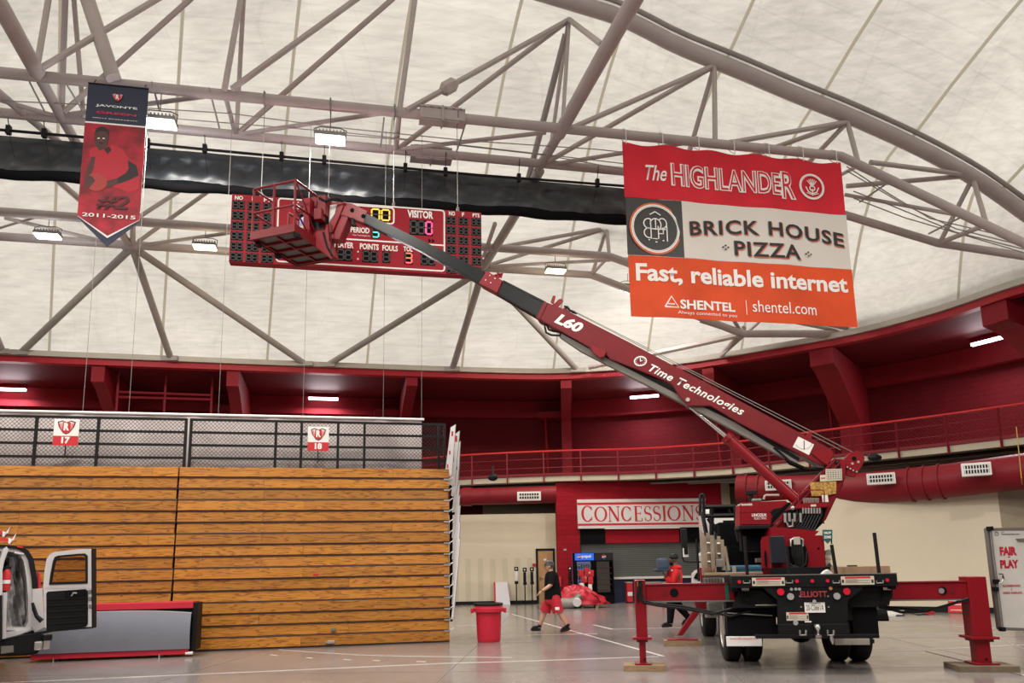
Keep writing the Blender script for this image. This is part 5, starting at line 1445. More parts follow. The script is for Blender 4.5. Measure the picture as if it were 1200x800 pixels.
K().pprism([(813, 677), (816, 671), (819, 671), (820, 676), (817, 679)], 5.27, .02).done('fender_emblem', M['blackm'], TR, smooth=False)
# headache rack and machinery behind the cab
RKY = 4.6
mb = K()
for px in (834, 872): mb.path([kp(px, 673, RKY - .6), kp(px, 594, RKY - .6)], .05, 6)
for py in (594, 604.5): mb.path([kp(826, py, RKY - .6), kp(880, py - 1, RKY - .6)], .05, 6)
mb.path([kp(830, 607, RKY - .6), kp(852, 640, RKY - .6)], .05, 6)
mb.path([kp(853, 593, RKY - .6), kp(857, 605, RKY - .6)], .03, 6)
mb.path([kp(820.5, 604, RKY - .9), kp(820.5, 580.5, RKY - .9), kp(822.5, 578.8, RKY - .9), kp(824.5, 580.5, RKY - .9), kp(825, 604, RKY - .9)], .035, 6)
mb.done('headache_rack', M['black'], TR)
mb = K(); mb.path([kp(822, 600, 3.6), kp(828, 632, 3.4), kp(829, 672, 3.4)], .03, 6); mb.path([kp(824, 601, 3.6), kp(832, 640, 3.4)], .025, 6); mb.done('rack_cable', M['black'], TR)
K().pprism([(827, 612), (834, 608), (841, 618), (842, 672), (823, 672), (823, 640)], 4.4, .3, .02).done('cab_side_panel', WHT, TR, smooth=False)
for (a, b, c, d, y, dep) in ((842, 612, 868, 672, 3.6, .9), (868, 615, 905, 641, 3.2, .9), (853, 640, 905, 672, 3.4, .6)):
    pb('tool_cabinet', 'blackm', a, b, c, d, y, dep, .02)
pb('machinery_cover', 'blackm', 863, 590, 930, 628, 3.3, .5, .02); pb('rack_panel', 'blackm', 836, 595, 866, 604, RKY - .55, .05); pb('cab_edge_panel', 'blackm', 816.5, 631, 820.5, 681, 4.2, .3, .02)
for i in range(6):
    mb = K(); x0 = 862 + i * 6.5; mb.path([kp(x0, 622 + (i % 3) * 4, 2.9), kp(x0 + 3, 634 + (i % 2) * 6, 2.85), kp(x0 + 8, 640, 2.9), kp(x0 + 10, 628, 2.95)], .018, 6); mb.done('hose', M['hose'], TR)
pb('white_valve', 'alu', 870, 643, 874, 646, 2.9, .08, .01); pb('shelf_bar', 'greym', 873, 644, 893, 646, 3.0, .05); pb('steel_block', 'alu', 886, 654, 893, 659, 2.6, .15, .01)
pb('green_label', 'ink', 883.5, 630, 892, 638.5, 2.3, .01); pb('label_print', mat('print_green', (.03, .2, .08), .6), 885, 631.5, 890, 635, 2.29, .005)
pb('side_panel', 'truck', 820, 665, 824.5, 678, 1.8, .1)
K().pbox(824, 677, 851, 684, .9, .08).done('valve_bank', M['greym'], TR, smooth=False)
for k in range(7): pb('valve_lever', 'alu', 825 + k * 3.6, 677.5, 827 + k * 3.6, 683, .87, .03)
pb('small_label', 'ink', 847, 677, 850, 684, .86, .01)

# outriggers
def outr(side):
    s_ = side
    if s_ < 0: beam, leg, inner = (748, 685.5, 855, 704), (743.3, 679.5, 756.5, 747.5), (748, 747, 757.5, 775); y = .35
    else: beam, leg, inner = (1050, 682.5, 1137, 702), (1133.5, 675.5, 1153.5, 747.5), (1145.5, 747, 1159.5, 776.5); y = .35
    t0 = K().pbox(*beam, y, .28, .006).done('outrigger_beam', M['truck'], TR, smooth=False)
    return t0
F_l = FK.hit(752, 775, .35); F_r = FK.hit(1151, 776, .35)
print('leg foot', F_l, F_r)
# left
xl0, xl1 = FK.hit(744, 700, .33).x, FK.hit(757, 700, .33).x
zt0 = FK.hit(750, 679.5, .33).z; zc0 = FK.hit(750, 747.5, .33).z
bz1_, bz0_ = FK.hit(800, 685, .36).z, FK.hit(800, 703.5, .36).z
xbe = FK.hit(861, 694, .36).x
def beam_(x0, x1, z0, z1, green=None, hole=None, taper=None):
    b = lb('outrigger_beam', 'truck', x0, x1, .36, .62, z0, z1, .012)
    lb('beam_flange', 'truck_d', x0, x1, .34, .64, z1 - .001, z1 + .018, parent=b); lb('beam_flange', 'greym', x0, x1, .34, .64, z0 - .02, z0, parent=b)
    if hole is not None:
        for h, r, m in hole: K().disc((h, .352, (z0 + z1) / 2), r, .012, 18).done('beam_hole', M[m], b, smooth=False)
    if green is not None: lb('green_stripe', mat('green_tape', (.005, .13, .08), .5), green, green + .05, .355, .36, z0, z1, parent=b)
beam_(xl1, xbe, bz0_, bz1_, FK.hit(850, 694, .36).x, ((FK.hit(790, 695, .36).x, .065, 'blackm'), (FK.hit(779, 694, .36).x, .045, 'truck_d')))
rb1, rb0 = FK.hit(1090, 682.5, .36).z, FK.hit(1090, 702, .36).z
xr0 = FK.hit(1134, 700, .33).x
beam_(xR - .12, xr0 + .05, rb0, rb1, None, ((FK.hit(1104.5, 692.5, .36).x, .06, 'blackm'), (FK.hit(1116, 692, .36).x, .04, 'truck_d')))
K().disc((FK.hit(1103, 692.5, .36).x, .348, (rb0 + rb1) / 2), .04, .01, 14).done('pin_head', M['alu'], TR, smooth=False)
def leg_(x0, x1, zt, zc, y0=.33, lab=''):
    w = x1 - x0; g = lb('outrigger_leg', 'truck', x0, x1, y0, y0 + .3, zc, zt, .012)
    lb('leg_collar', 'truck', x0 - .06, x1 + .06, y0 - .06, y0 + .36, zc - .02, zc + .015, .004, g)
    lb('leg_collar', 'truck_d', x0 - .0, x1 + .0, y0 - .01, y0 + .31, zc - .06, zc - .02, .004, g)
    lb('inner_leg', 'truck', x0 + .035, x1 - .035, y0 + .04, y0 + .26, .10, zc - .02, .01, g)
    K().box(x0 - .04, x1 + .04, y0 - .03, y0 + .33, .085, .11, .006).done('foot_plate', M['truck'], g, smooth=False)
    K().disc(((x0 + x1) / 2 + .02, y0 + .03, .16), .018, .02, 10).done('foot_pin', M['black'], g, smooth=False)
    return g
gl = leg_(xl0, xl1, zt0, zc0)
xr1 = FK.hit(1153, 700, .33).x
gr = leg_(xr0 + .02, xr0 + .02 + .26, FK.hit(1143, 675.5, .33).z, FK.hit(1147, 747, .33).z)
mb = K(); y = .30
mb.path([kp(749, 680, y), kp(748.5, 692, y), kp(750, 700, y), kp(756, 706, y), kp(770, 709, y), kp(800, 712.5, y), kp(835, 719, y), kp(860, 712, y), kp(880, 703, y)], .022, 7)
mb.path([kp(751.5, 680, y), kp(751.5, 695, y), kp(754, 703, y), kp(765, 706.5, y), kp(800, 710, y), kp(830, 716, y), kp(856, 722, y), kp(880, 715, y)], .018, 7)
mb.path([kp(748, 690, y), kp(746.5, 700, y), kp(748, 706, y)], .015, 6); mb.done('outrigger_hose', M['hose'], TR)
mb = K(); 
for px in (747.8, 751): mb.tube(kp(px, 681, .3), kp(px, 687, .3), .014, 6)
mb.done('hose_fitting', mat('brass', (.5, .42, .12), .35, .8), TR)
mb = K(); mb.path([kp(1030, 711, .5), kp(1045, 714, .5), kp(1056, 717, .5), kp(1085, 716, .5), kp(1110, 709, .4), kp(1135, 701, .33)], .022, 7); mb.path([kp(1026, 707, .6), kp(1045, 711.5, .6), kp(1062, 713, .6), kp(1085, 716, .6)], .016, 6); mb.done('outrigger_hose', M['hose'], TR)
mb = K()
for k in range(6): mb.path([kp(1033 + k * 2, 690, .2), kp(1035 + k * 1.6, 700, .17), kp(1031 + k * 2, 709, .2)], .012, 5)
for k in range(5): mb.path([kp(866 + k * 3, 692, .16), kp(867 + k * 3, 700, .14), kp(870 + k * 6, 707 + k, .2)], .012, 5)
mb.done('hose_cluster', M['hose'], TR, kind='stuff')
mb = K(); mb.path([kp(885, 709, .15), kp(914, 708.5, .15)], .012, 6); mb.path([kp(852, 718, .3), kp(905, 721, .3)], .010, 6); mb.done('pull_rod', M['greym'], TR)
# front left stabiliser
yf = 3.9
K().pprism([(819, 707), (824, 704), (826, 710), (800, 744.5), (794, 744.5)], yf, .22, .01).done('stabiliser_leg', M['truck'], TR, smooth=False)
K().pprism([(812, 700), (828, 700), (832, 712), (818, 716)], yf - .02, .3, .01).done('stabiliser_bracket', M['truck_d'], TR, smooth=False)
v = FK.hit(799, 745, yf); K().box(v.x - .28, v.x + .3, yf - .05, yf + .35, .10, .125, .005).done('stabiliser_foot', M['truck'], TR, smooth=False)
pb('under_box', 'tblack', 861, 712, 905, 744, 2.6, .6, .02); pb('fuel_tank', 'greym', 828, 705, 846, 722, 3.8, .8, .04)

# turret
ty = 1.15
lb('turntable_base', 'tblack', -.75, .75, .9, 2.6, zb, zb + .10)
tx0, tx1 = FK.hit(893, 660, ty).x, FK.hit(968, 660, ty).x
ttz = FK.hit(930, 627, ty).z
tb = K().pprism([(904.5, 673), (903.5, 627), (965.5, 627), (969, 673)], ty, .9, .015).done('turret_box', M['truck'], TR, smooth=False)
pb('control_cabinet', mat('navy_black_box', (.008, .012, .022), .4), 902.5, 628, 921.5, 659.5, ty - .22, .2, .012, tb)
K().pprism([(893, 673), (892, 634), (893.5, 629), (901, 627.5), (903, 673)], ty - .25, .05, .004).done('fin_plate', M['truck'], TR, smooth=False)
c = kp(897.5, 655, ty - .26); K().prism([(c[0] + .022 * math.cos(t), c[2] + .14 * math.sin(t)) for t in [k * math.pi / 8 for k in range(16)]], ty - .262, ty - .25).done('fin_slot', M['blackm'], TR, smooth=False)
c = kp(935, 652, ty - .01); mb = K(); mb.prism([(c[0] + .16 * math.cos(t), c[2] + .27 * math.sin(t)) for t in [k * math.pi / 10 for k in range(20)]], ty - .012, ty - .002); mb.done('hose_recess', M['blackm'], tb, smooth=False)
mb = K()
for k in range(5): mb.path([kp(928 + k * 2.6, 632, ty - .05), kp(929 + k * 3, 650, ty - .12), kp(933 + k * 2, 662 + k, ty - .1), kp(920 + k, 667, ty - .1)], .02, 6)
mb.path([kp(925, 660, ty - .1), kp(935, 669, ty - .12), kp(944, 660, ty - .1), kp(945, 645, ty - .05)], .018, 6); mb.done('turret_hoses', M['hose'], tb, kind='stuff')
pb('junction_box', 'ringgrey', 930, 629, 938.5, 638, ty - .12, .1, .008, tb)
mb = K(); mb.path([kp(926.5, 640, ty - .1), kp(927, 632, ty - .1), kp(930, 631, ty - .1)], .014, 6); mb.path([kp(938.5, 631, ty - .1), kp(941, 632, ty - .1), kp(941, 640, ty - .1)], .014, 6); mb.done('pipe_fitting', M['alu'], tb)
dsc('hole', 959.3, 642.5, 1.5, 'blackm', ty - .004, .004, tb)
K().pprism([(903, 627), (905, 617), (960, 622), (955, 627)], ty + .1, .7).done('turret_neck', M['truck'], TR, smooth=False)
# engine welder on the left of the turret
ey = 1.55
ew = K().pprism([(867.5, 591), (870, 588.5), (921, 586.3), (923.5, 588.5), (905, 607), (903, 615.5), (867, 615.5)], ey, .6, .02).done('engine_welder', M['truck'], TR, smooth=False)
K().pprism([(903, 600), (906, 596.5), (918, 594), (906, 606)], ey - .01, .02).done('welder_window', M['boomblack'], ew, smooth=False)
pb('welder_base', 'black', 866, 615.5, 903, 619, ey, .6, .01, ew); pb('welder_frame', 'blackm', 868, 619, 905, 645, ey + .3, .3, .01, ew)
ptxt('LINCOLN', FK, 881, 601.6, 898, 604.6, ey - .004, M['ink'], ew, bold=.03); ptxt('ELECTRIC', FK, 884, 605.8, 898.5, 608.2, ey - .004, M['ink'], ew); ptxt('RANGER', FK, 869, 590, 882, 592, ey - .004, M['ink'], ew, bold=.03)
K().pbox(867, 599, 903, 599.5, ey - .006, .006).done('crease_line', M['truck_d'], ew, smooth=False)
mb = K(); mb.path([kp(880, 588, ey + .2), kp(880, 577, ey + .2)], .035, 8); mb.done('exhaust_stack', M['black'], ew); pb('exhaust_cap', 'black', 874, 574.5, 887, 579, ey + .15, .1, .01, ew)
mb = K(); mb.path([kp(895, 585, ey + .2), kp(896, 581, ey + .2), kp(898, 580, ey + .2), kp(913, 580, ey + .2)], .02, 8); mb.done('white_pipe', M['ringgrey'], ew)
pb('filler_cap', 'greym', 881, 584, 893, 587.5, ey + .1, .2, .02, ew)

# boom frame: vertical plane from the pivot to the tip
B0 = FK.w(*kp(985, 548, 1.75)); 
TIP = at(400, 248, 14.9)
FM = Fr((B0.x, B0.y, 0), 0)
dv = B0 - TIP; dv.z = 0
# X from tip to pivot, so the boom lies in the x-z plane, y pointing away
FM = Fr((B0.x, B0.y, 0), -math.atan2(dv.y, dv.x))
print('boom angle', math.degrees(FM.a), B0, TIP, 'length', (B0 - TIP).length)
def BM(): return MB(FM)
def mp(px, py, y=0): v = FM.hit(px, py, y); return (v.x, y, v.z)
def bp(name, m, pts, y=0, dep=.3, bev=.012, parent=None): return BM().pprism(pts, y, dep, bev).done(name, M[m] if isinstance(m, str) else m, parent or TR, smooth=False)
hw = .17
main = bp('main_boom', 'truck_d', [(638, 353), (660, 361.5), (736, 400), (825, 447), (900, 487), (962, 519.5), (975, 527), (978, 533), (970, 545.5), (960, 544.5), (900, 513), (866, 495.5), (833, 475.5), (806, 475.5), (796, 464), (787, 450), (772, 443), (715, 420.5), (708, 413.5), (700, 417), (693, 411.5), (690, 406.5), (629, 372)], -hw, 2 * hw)
bp('boom_bulge', 'truck', [(692, 403), (711, 411.5), (708, 418), (703, 419), (694, 413)], -hw - .05, .05, .01, main)
bp('boom_collar', 'truck_d', [(637.5, 352.5), (642, 355), (632.5, 374.5), (628.3, 372)], -hw - .02, 2 * hw + .04, .01, main)
bp('boom_base_plate', 'truck', [(951, 531), (961, 524.5), (974, 527.3), (977.5, 532), (970, 545), (963, 541)], -hw - .03, .03, .006, main)
bp('middle_boom', 'boomblack', [(589.5, 329), (637, 354.5), (630, 371.5), (582, 343.5)], -hw + .03, 2 * hw - .06)
bp('middle_collar', 'truck', [(570, 317), (589, 328.5), (582.5, 343), (561, 331.5)], -hw, 2 * hw, .01)
bp('inner_boom', 'boomblack', [(428, 249), (500, 284), (569, 318.5), (562, 332), (490, 292), (424, 259.5)], -hw + .06, 2 * hw - .12)
bp('boom_stripe', 'boomblack', [(640, 353.5), (590, 328), (589.3, 330), (639.5, 356)], -hw + .02, .01, 0)
for px, py in ((574, 322.5), (580, 326), (569, 328), (575, 331)): c = mp(px, py, -hw - .006); BM().disc(c, .012, .006, 8).done('bolt', M['alu'], TR, smooth=False)
for pts in (((584, 320), (583, 327)), ((578, 324), (588, 321), (586, 325))): mb = BM(); mb.path([mp(*p, -.05) for p in pts], .035, 6); mb.done('sheave_bracket', M['truck'], TR)
bp('sheave_bracket', 'truck', [(645, 354), (648, 346), (651, 346.5), (648.5, 357)], -.1, .03, .004); bp('sheave_bracket', 'truck', [(647, 358), (655, 350.3), (658.5, 349.8), (660, 352.5), (652.5, 361)], -.05, .03, .004)
bp('sheave_bracket', 'truck', [(656, 366), (661, 360), (664, 361), (664, 368)], .02, .03, .004)
mb = BM(); mb.path([mp(661, 358.5, 0), mp(665, 360, 0), mp(668, 363.5, 0), mp(672, 365.5, 0), mp(676, 367.5, 0)], [.015, .03, .02, .03, .015], 6); mb.path([mp(664, 363, 0), mp(668, 366, 0)], .015, 5); mb.done('cable_shackle', M['black'], TR)
mb = BM(); mb.tube(mp(676, 367, 0), mp(985, 527, 0), .008, 4); mb.tube(mp(676, 366, .06), mp(1000, 530, .06), .008, 4); mb.done('steel_rope', M['greym'], TR)
mb = BM(); mb.path([mp(639, 385, -.1), mp(638, 380, -.1), mp(641, 381, -.1), mp(643, 386, -.1), mp(649, 388, -.1), mp(657, 389, -.1), mp(656, 393, -.1), mp(646, 392.5, -.1), mp(640, 389.5, -.1), mp(639, 385, -.1)], .022, 6); mb.done('hose_loop', M['hose'], TR)
bp('cable_tray', mat('tray_grey', (.17, .155, .14), .5), [(656, 389.5), (690, 408), (800, 465), (862, 495), (905, 522), (935, 540), (934, 545), (900, 526), (858, 503), (795, 470), (680, 411), (655, 394)], -.1, .14, .006)
bp('cable_tray_lip', 'tblack', [(690, 405), (800, 460), (905, 517), (937, 536.5), (936, 540), (900, 520.5), (795, 465), (688, 408)], -.08, .16, .0)
mb = BM()
for k in range(3): mb.path([mp(907 + k * 3, 524 + k * 2, -.1 + k * .05), mp(925, 540 + k * 1.5, -.1 + k * .05), mp(945, 549 + k, -.1 + k * .05), mp(965, 550, -.1 + k * .05), mp(976, 548, -.05)], .022, 7)
mb.done('boom_hoses', M['hose'], TR, kind='stuff')
# writing on the boom
def btxt(t, x0, y0, x1, y1, hpx, m=None, **k):     # baseline from (x0,y0) to (x1,y1)
    a, b = mp(x0, y0, -hw - .004), mp(x1, y1, -hw - .004)
    ang = math.atan2(b[2] - a[2], b[0] - a[0]); w = math.hypot(b[0] - a[0], b[2] - a[2])
    h = mp(x0, y0 - hpx, -hw)[2] - mp(x0, y0, -hw)[2]
    txt(t, FM, a[0], a[2], -hw - .004, w, h * math.cos(ang), m or M['ink'], main, ang=ang, **k)
btxt('L60', 649, 377.5, 679, 391, 14.5, shear=.25, bold=.045)
btxt('Time Technologies', 758, 436.5, 868, 489.5, 13.5, shear=.28, bold=.02, space=1.08)
e = mp(750.5, 423, -hw - .004); rr_ = mp(757.5, 423, -hw)[0] - e[0]
mb = BM(); stroke(mb, ell(e[0], e[2], rr_, rr_ * .8, 0, 360, 20), .022, -hw - .008, .005); stroke(mb, [(e[0], e[2] + rr_ * .5), (e[0], e[2]), (e[0] + rr_ * .35, e[2] + .01)], .02, -hw - .008, .005)
for k in range(12): a = k * math.pi / 6; stroke(mb, [(e[0] + rr_ * .78 * math.cos(a), e[2] + rr_ * .62 * math.sin(a)), (e[0] + rr_ * .66 * math.cos(a), e[2] + rr_ * .52 * math.sin(a))], .012, -hw - .008, .005)
mb.done('clock_logo', M['ink'], main, smooth=False)
ai = bp('angle_indicator', 'ink', [(935.5, 511.3), (954, 520.5), (948, 533), (929, 523.5)], -hw - .008, .006, 0)
mb = BM(); q = -hw - .012
stroke(mb, [(mp(942.2, 516, q)[0], mp(942.2, 516, q)[2]), (mp(942.6, 526.5, q)[0], mp(942.6, 526.5, q)[2])], .012, q, .003)
for k in range(13):
    a = R(-150 + k * 10.5); c = mp(941.8, 516, q); r1_, r2_ = .135, .155
    stroke(mb, [(c[0] + r1_ * math.cos(a), c[2] + r1_ * math.sin(a)), (c[0] + r2_ * math.cos(a), c[2] + r2_ * math.sin(a))], .006, q, .003)
mb.done('dial_marks', M['blackink'], ai, smooth=False)
bp('boom_lug', 'truck', [(943, 511), (948, 506), (952, 507.5), (951, 515.5)], -.05, .04, .004)
# lift cylinder
mb = BM(); mb.path([mp(806, 474, -.02), mp(854, 514, -.02)], .036, 12); mb.done('cylinder_rod', M['chrome'], TR)
mb = BM(); mb.path([mp(850.5, 511, -.02), mp(855, 515, -.02)], .115, 14); mb.path([mp(853, 513, -.02), mp(933, 586, -.02)], .092, 14); mb.done('cylinder_barrel', M['truck'], TR)
mb = BM(); c = mp(806, 468, -hw - .03); mb.disc(c, .035, .04, 12); mb.done('cylinder_pin', M['alu'], TR)
# pivot head and riser
bp('pivot_head', 'truck', [(986, 541), (992, 535), (997, 530), (1004, 527.8), (1012, 531), (1013.5, 537), (1011, 545), (1006, 552.5), (999, 551), (990, 548)], -.22, .3, .01)
bp('pivot_cheek', 'truck', [(992, 548), (1005, 554), (1002, 559), (997, 559), (991, 556.5)], -.2, .26, .01)
for px, py, r in ((1001, 537, .035), (1006, 541, .02), (999, 543, .02), (993, 547, .014), (996.5, 549, .014), (1000, 551, .014), (1004, 552.5, .014)): c = mp(px, py, -.232); BM().disc(c, r, .012, 10).done('pivot_bolt', M['blackm'] if r > .03 else M['ringgrey'], TR, smooth=False)
riser = bp('riser', 'truck', [(978, 537), (987, 537.5), (991, 541), (991, 560), (985, 573), (968, 609), (925, 628), (900, 628), (905, 620), (930, 592), (951, 566), (968, 548)], -.28, .5, .012)
bp('riser_rib', 'truck_d', [(978, 536.5), (981, 538), (909, 614), (905, 614)], -.32, .04, .004, riser)
bp('riser_rib', 'truck_d', [(984, 541), (986, 542), (926, 601), (908, 620), (906, 618)], -.33, .05, .004, riser)
mb = BM(); c = mp(981.5, 541.5, -.3); mb.ball(c, .035, n=8); mb.ball(mp(981.7, 546.5, -.3), .028, n=8); mb.path([mp(981.5, 539, -.3), mp(981.7, 547, -.3)], .012, 6); mb.done('pivot_bracket', M['black'], riser)
bp('riser_recess', 'blackm', [(979, 539), (984, 539), (984.5, 549), (980, 549)], -.285, .004, 0, riser)
q = -.335
bp('load_chart', mat_lab, [(967.5, 549.5), (986.5, 549), (987, 562.5), (961, 564), (961, 556.5), (967.5, 556)], q, .004, 0, riser)
mb = BM()
for k in range(5): a, b = mp(968.5 + 0, 551 + k * 2.5, q - .003), mp(986, 550.8 + k * 2.5, q - .003); mb.box(a[0], b[0], q - .003, q - .001, a[2] - .004, a[2] + .002)
for k in range(6): a = mp(970 + k * 3, 550.5, q - .003); b = mp(970 + k * 3, 562, q - .003); mb.box(a[0] - .003, a[0] + .003, q - .003, q - .001, b[2], a[2])
mb.done('chart_lines', M['greym'], riser, smooth=False)
yel = mat('faded_yellow_chart', (.42, .24, .05), .6, 0, .6, 25)
bp('yellow_chart', yel, [(949, 565), (980, 564), (980, 578), (962, 581), (951, 581)], q, .004, 0, riser)
bp('label_strip', 'redink', [(962, 559.5), (967, 559.3), (967, 560.5), (962, 560.7)], q - .004, .003, 0, riser)
# control console
con = bp('console', 'truck', [(934, 590), (971.5, 588.5), (971.5, 594), (930, 596.5)], -.45, .3, .01)
mb = BM()
for k in range(7): mb.path([mp(942.5 + k * 2.7, 589, -.4), mp(942 + k * 2.7, 583.5, -.42)], [.014, .02], 6)
mb.done('control_levers', M['alu'], con)
bp('switch_plate', 'ink', [(963, 580), (970, 580), (971, 588), (964, 588)], -.36, .01, 0, con); bp('console_tag', mat_lab, [(950, 591), (956.5, 590.7), (956.5, 593.2), (950, 593.5)], -.455, .005, 0, con)
mb = BM(); mb.path([mp(936, 590, -.42), mp(936, 577, -.42), mp(939, 574, -.42), mp(964, 574, -.42), mp(966, 576, -.42), mp(966, 589, -.42)], .01, 5); mb.done('console_guard', M['truck'], con)
pb_ = bp('hose_bay', 'blackm', [(918, 599), (930, 596), (968, 595), (966, 606), (957, 619), (945, 627), (925, 624), (919, 612)], -.34, .1, .0)
mb = BM()
for k in range(9): 
    x = 934 + k * 3.6; mb.path([mp(x, 596, -.4), mp(x + .3, 603, -.43), mp(x - 4 - k * .6, 613 + k, -.45), mp(x - 14 - k * 1.5, 620 + k * .3, -.42), mp(924, 614 - k, -.38)], .016, 6)
mb.done('hydraulic_hoses', M['hose'], TR, kind='stuff')
mb = BM()
for k in range(7): mb.path([mp(941 + k * 3.3, 595, -.44), mp(941 + k * 3.3, 601.5, -.44)], .016, 7)
for px in (920, 925, 931, 938): mb.path([mp(px, 601, -.44), mp(px + .3, 610 + (px % 3), -.44)], .024, 7)
mb.path([mp(922, 612, -.46), mp(924, 617, -.46), mp(929, 616.5, -.46), mp(929, 608, -.46)], .016, 7)
mb.done('hose_fittings', M['alu'], TR, kind='stuff')
mb = BM(); mb.ball(mp(929, 595, -.45), .035, n=10); mb.done('beacon', M['alu'], TR)
bp('black_strut', 'tblack', [(978, 578), (982, 578), (985, 571), (989, 566), (966, 611), (953, 624), (950, 621), (962, 605)], -.1, .06, .0)
mb = BM(); mb.path([mp(958, 613, -.2), mp(963, 611.5, -.2), mp(966, 613, -.2)], .012, 5); mb.done('bracket_hook', M['black'], TR)

# stakes
def stake(a, b, c, d, y, lab=None):
    mb = K(); mb.path([kp(a, b, y), kp(c, d, y)], .026, 6); return mb.done('stake', M['black'], TR)
stake(1024.5, 624, 1030.5, 674, .05); stake(974.5, 638, 980.5, 676, .05); stake(872.5, 628, 876, 676, .05); stake(922, 640, 925, 676, .05)
# tip, jib and basket
tip = bp('tip_head', 'truck', [(395, 236), (412, 238), (430, 247), (426, 261), (415, 256.5), (404, 253), (396, 252)], -.12, .24, .01)
for px, py in ((412.5, 246), (425.5, 253)): c = mp(px, py, -.132); BM().disc(c, .045, .012, 14).done('tip_hole', M['blackm'], tip, smooth=False)
mb = BM(); mb.path([mp(413, 256, -.1), mp(414, 263, -.1), mp(417, 265, -.1)], [.03, .05, .03], 8); mb.done('tip_hook', M['black'], tip)
bp('jib_link', 'truck', [(383, 236.5), (404, 236), (409, 252), (398, 280), (384, 280), (385, 262)], -.1, .25, .01)
bp('jib_plate', 'whitem', [(386.5, 240), (394.5, 239.5), (392.5, 250), (385, 261)], -.13, .02, .004)
bp('jib_rim', 'truck', [(395.5, 240), (399, 239), (402.5, 241), (389.5, 272), (385.5, 272), (385, 262), (393, 250)], -.15, .04, .004)
zf = 8.12
C4 = [atz(297.5, 282, zf), atz(342.5, 270, zf), atz(393.5, 303.5, zf), atz(349, 312, zf)]
print('basket', C4, [(C4[i] - C4[(i + 1) % 4]).length for i in range(4)])
# make a true rectangle out of it
cen = sum(C4, Vector()) / 4; ax = ((C4[2] - C4[1]) + (C4[3] - C4[0])).normalized()
Lb = ((C4[2] - C4[1]).length + (C4[3] - C4[0]).length) / 2; Wb = 1.0
FQ = Fr((cen.x, cen.y, 0), -math.atan2(ax.y, ax.x))
def Q(): return MB(FQ)
hx, hy = Lb / 2, Wb / 2
bk = Q().box(-hx, hx, -hy, hy, zf + .06, zf + .09).done('basket_floor', mat('grip_mesh_floor', (.13, .12, .115), .6, 0, .3, 30), TR, smooth=False)
mb = Q()
for k in range(5): x = -hx + .03 + k * (Lb - .06) / 4; mb.box(x - .025, x + .025, -hy, hy, zf, zf + .06)
for k in range(3): y = -hy + .03 + k * (Wb - .06) / 2; mb.box(-hx, hx, y - .02, y + .02, zf + .01, zf + .055)
mb.done('basket_floor_frame', M['truck_d'], TR, smooth=False)
mb = Q()
for (x0, x1, y0, y1) in ((-hx - .03, hx + .03, -hy - .03, -hy + .0), (-hx - .03, hx + .03, hy, hy + .03), (-hx - .03, -hx, -hy, hy), (hx, hx + .03, -hy, hy)): mb.box(x0, x1, y0, y1, zf - .01, zf + .16)
mb.done('toe_board', M['truck_d'], TR, smooth=False)
for x, y in ((-hx + .2, hy), (-hx + .1, -hy), (hx - .1, -hy), (hx * .1, hy)): mb = Q(); mb.ball((x, y, zf - .03), .09, (1.1, .8, .7), 8); mb.done('rubber_bumper', M['rubber'], TR)
H = 1.08
for z in (H, H * .52):
    for seg_ in (((-hx, -hy), (-hx, hy)), ((-hx, hy), (-.15, hy)), ((-hx, -hy), (hx, -hy)), ((.4, hy), (hx, hy)), ((hx, -hy), (hx, hy))):
        mb = Q(); mb.path([(seg_[0][0], seg_[0][1], zf + z), (seg_[1][0], seg_[1][1], zf + z)], .024, 8); mb.done('basket_rail', M['truck_d'], TR)
for x, y in ((-hx, -hy), (-hx, 0), (-hx, hy), (-.15, hy), (.4, hy), (hx, hy), (hx, -hy), (0, -hy)):
    mb = Q(); mb.path([(x, y, zf + .1), (x, y, zf + H)], .026, 8); mb.done('basket_post', M['truck_d'], TR)
mb = Q(); mb.path([(-hx, -hy, zf + H), (-hx, -hy, zf + H), (-hx + .8, -hy, zf + .15)], .018, 6); mb.path([(-hx, -hy, zf + .5), (-hx + .5, -hy, zf + .12)], .018, 6); mb.done('gate_brace', M['truck_d'], TR)
for (a, b, c, d, y, m, nm) in ((372, 229, 381, 251, -.3, 'truck_d', 'control_box'), (368, 244, 376, 256, -.4, 'truck_d', 'control_box'), (366, 256, 382, 270, -.2, 'tblack', 'rotator'), (356, 232, 362, 276, -.35, 'truck', 'mast')):
    BM().pbox(a, b, c, d, y, .2, .012).done(nm, M[m], TR, smooth=False)
bp('rotator_arm', 'truck', [(366, 270), (384, 262), (386, 282), (392, 300), (388, 303), (368, 288)], -.2, .2, .01)
bp('rotator_arm', 'truck_d', [(345, 240), (356, 233), (375, 228), (386, 232), (386, 240), (360, 243)], -.05, .15, .01)
mb = BM(); mb.path([mp(374, 232, -.3), mp(382, 236, -.3), mp(390, 233, -.3), mp(398, 233, -.25), mp(402, 236, -.2)], .03, 6); mb.done('basket_hose', M['hose'], TR); mb = BM(); mb.path([mp(379, 272, -.2), mp(384, 290, -.2), mp(390, 300, -.2)], .025, 6); mb.done('basket_hose', M['hose'], TR); mb = BM(); mb.path([mp(388, 262, -.2), mp(388, 300, -.2)], .012, 5); mb.done('basket_hose', M['hose'], TR)
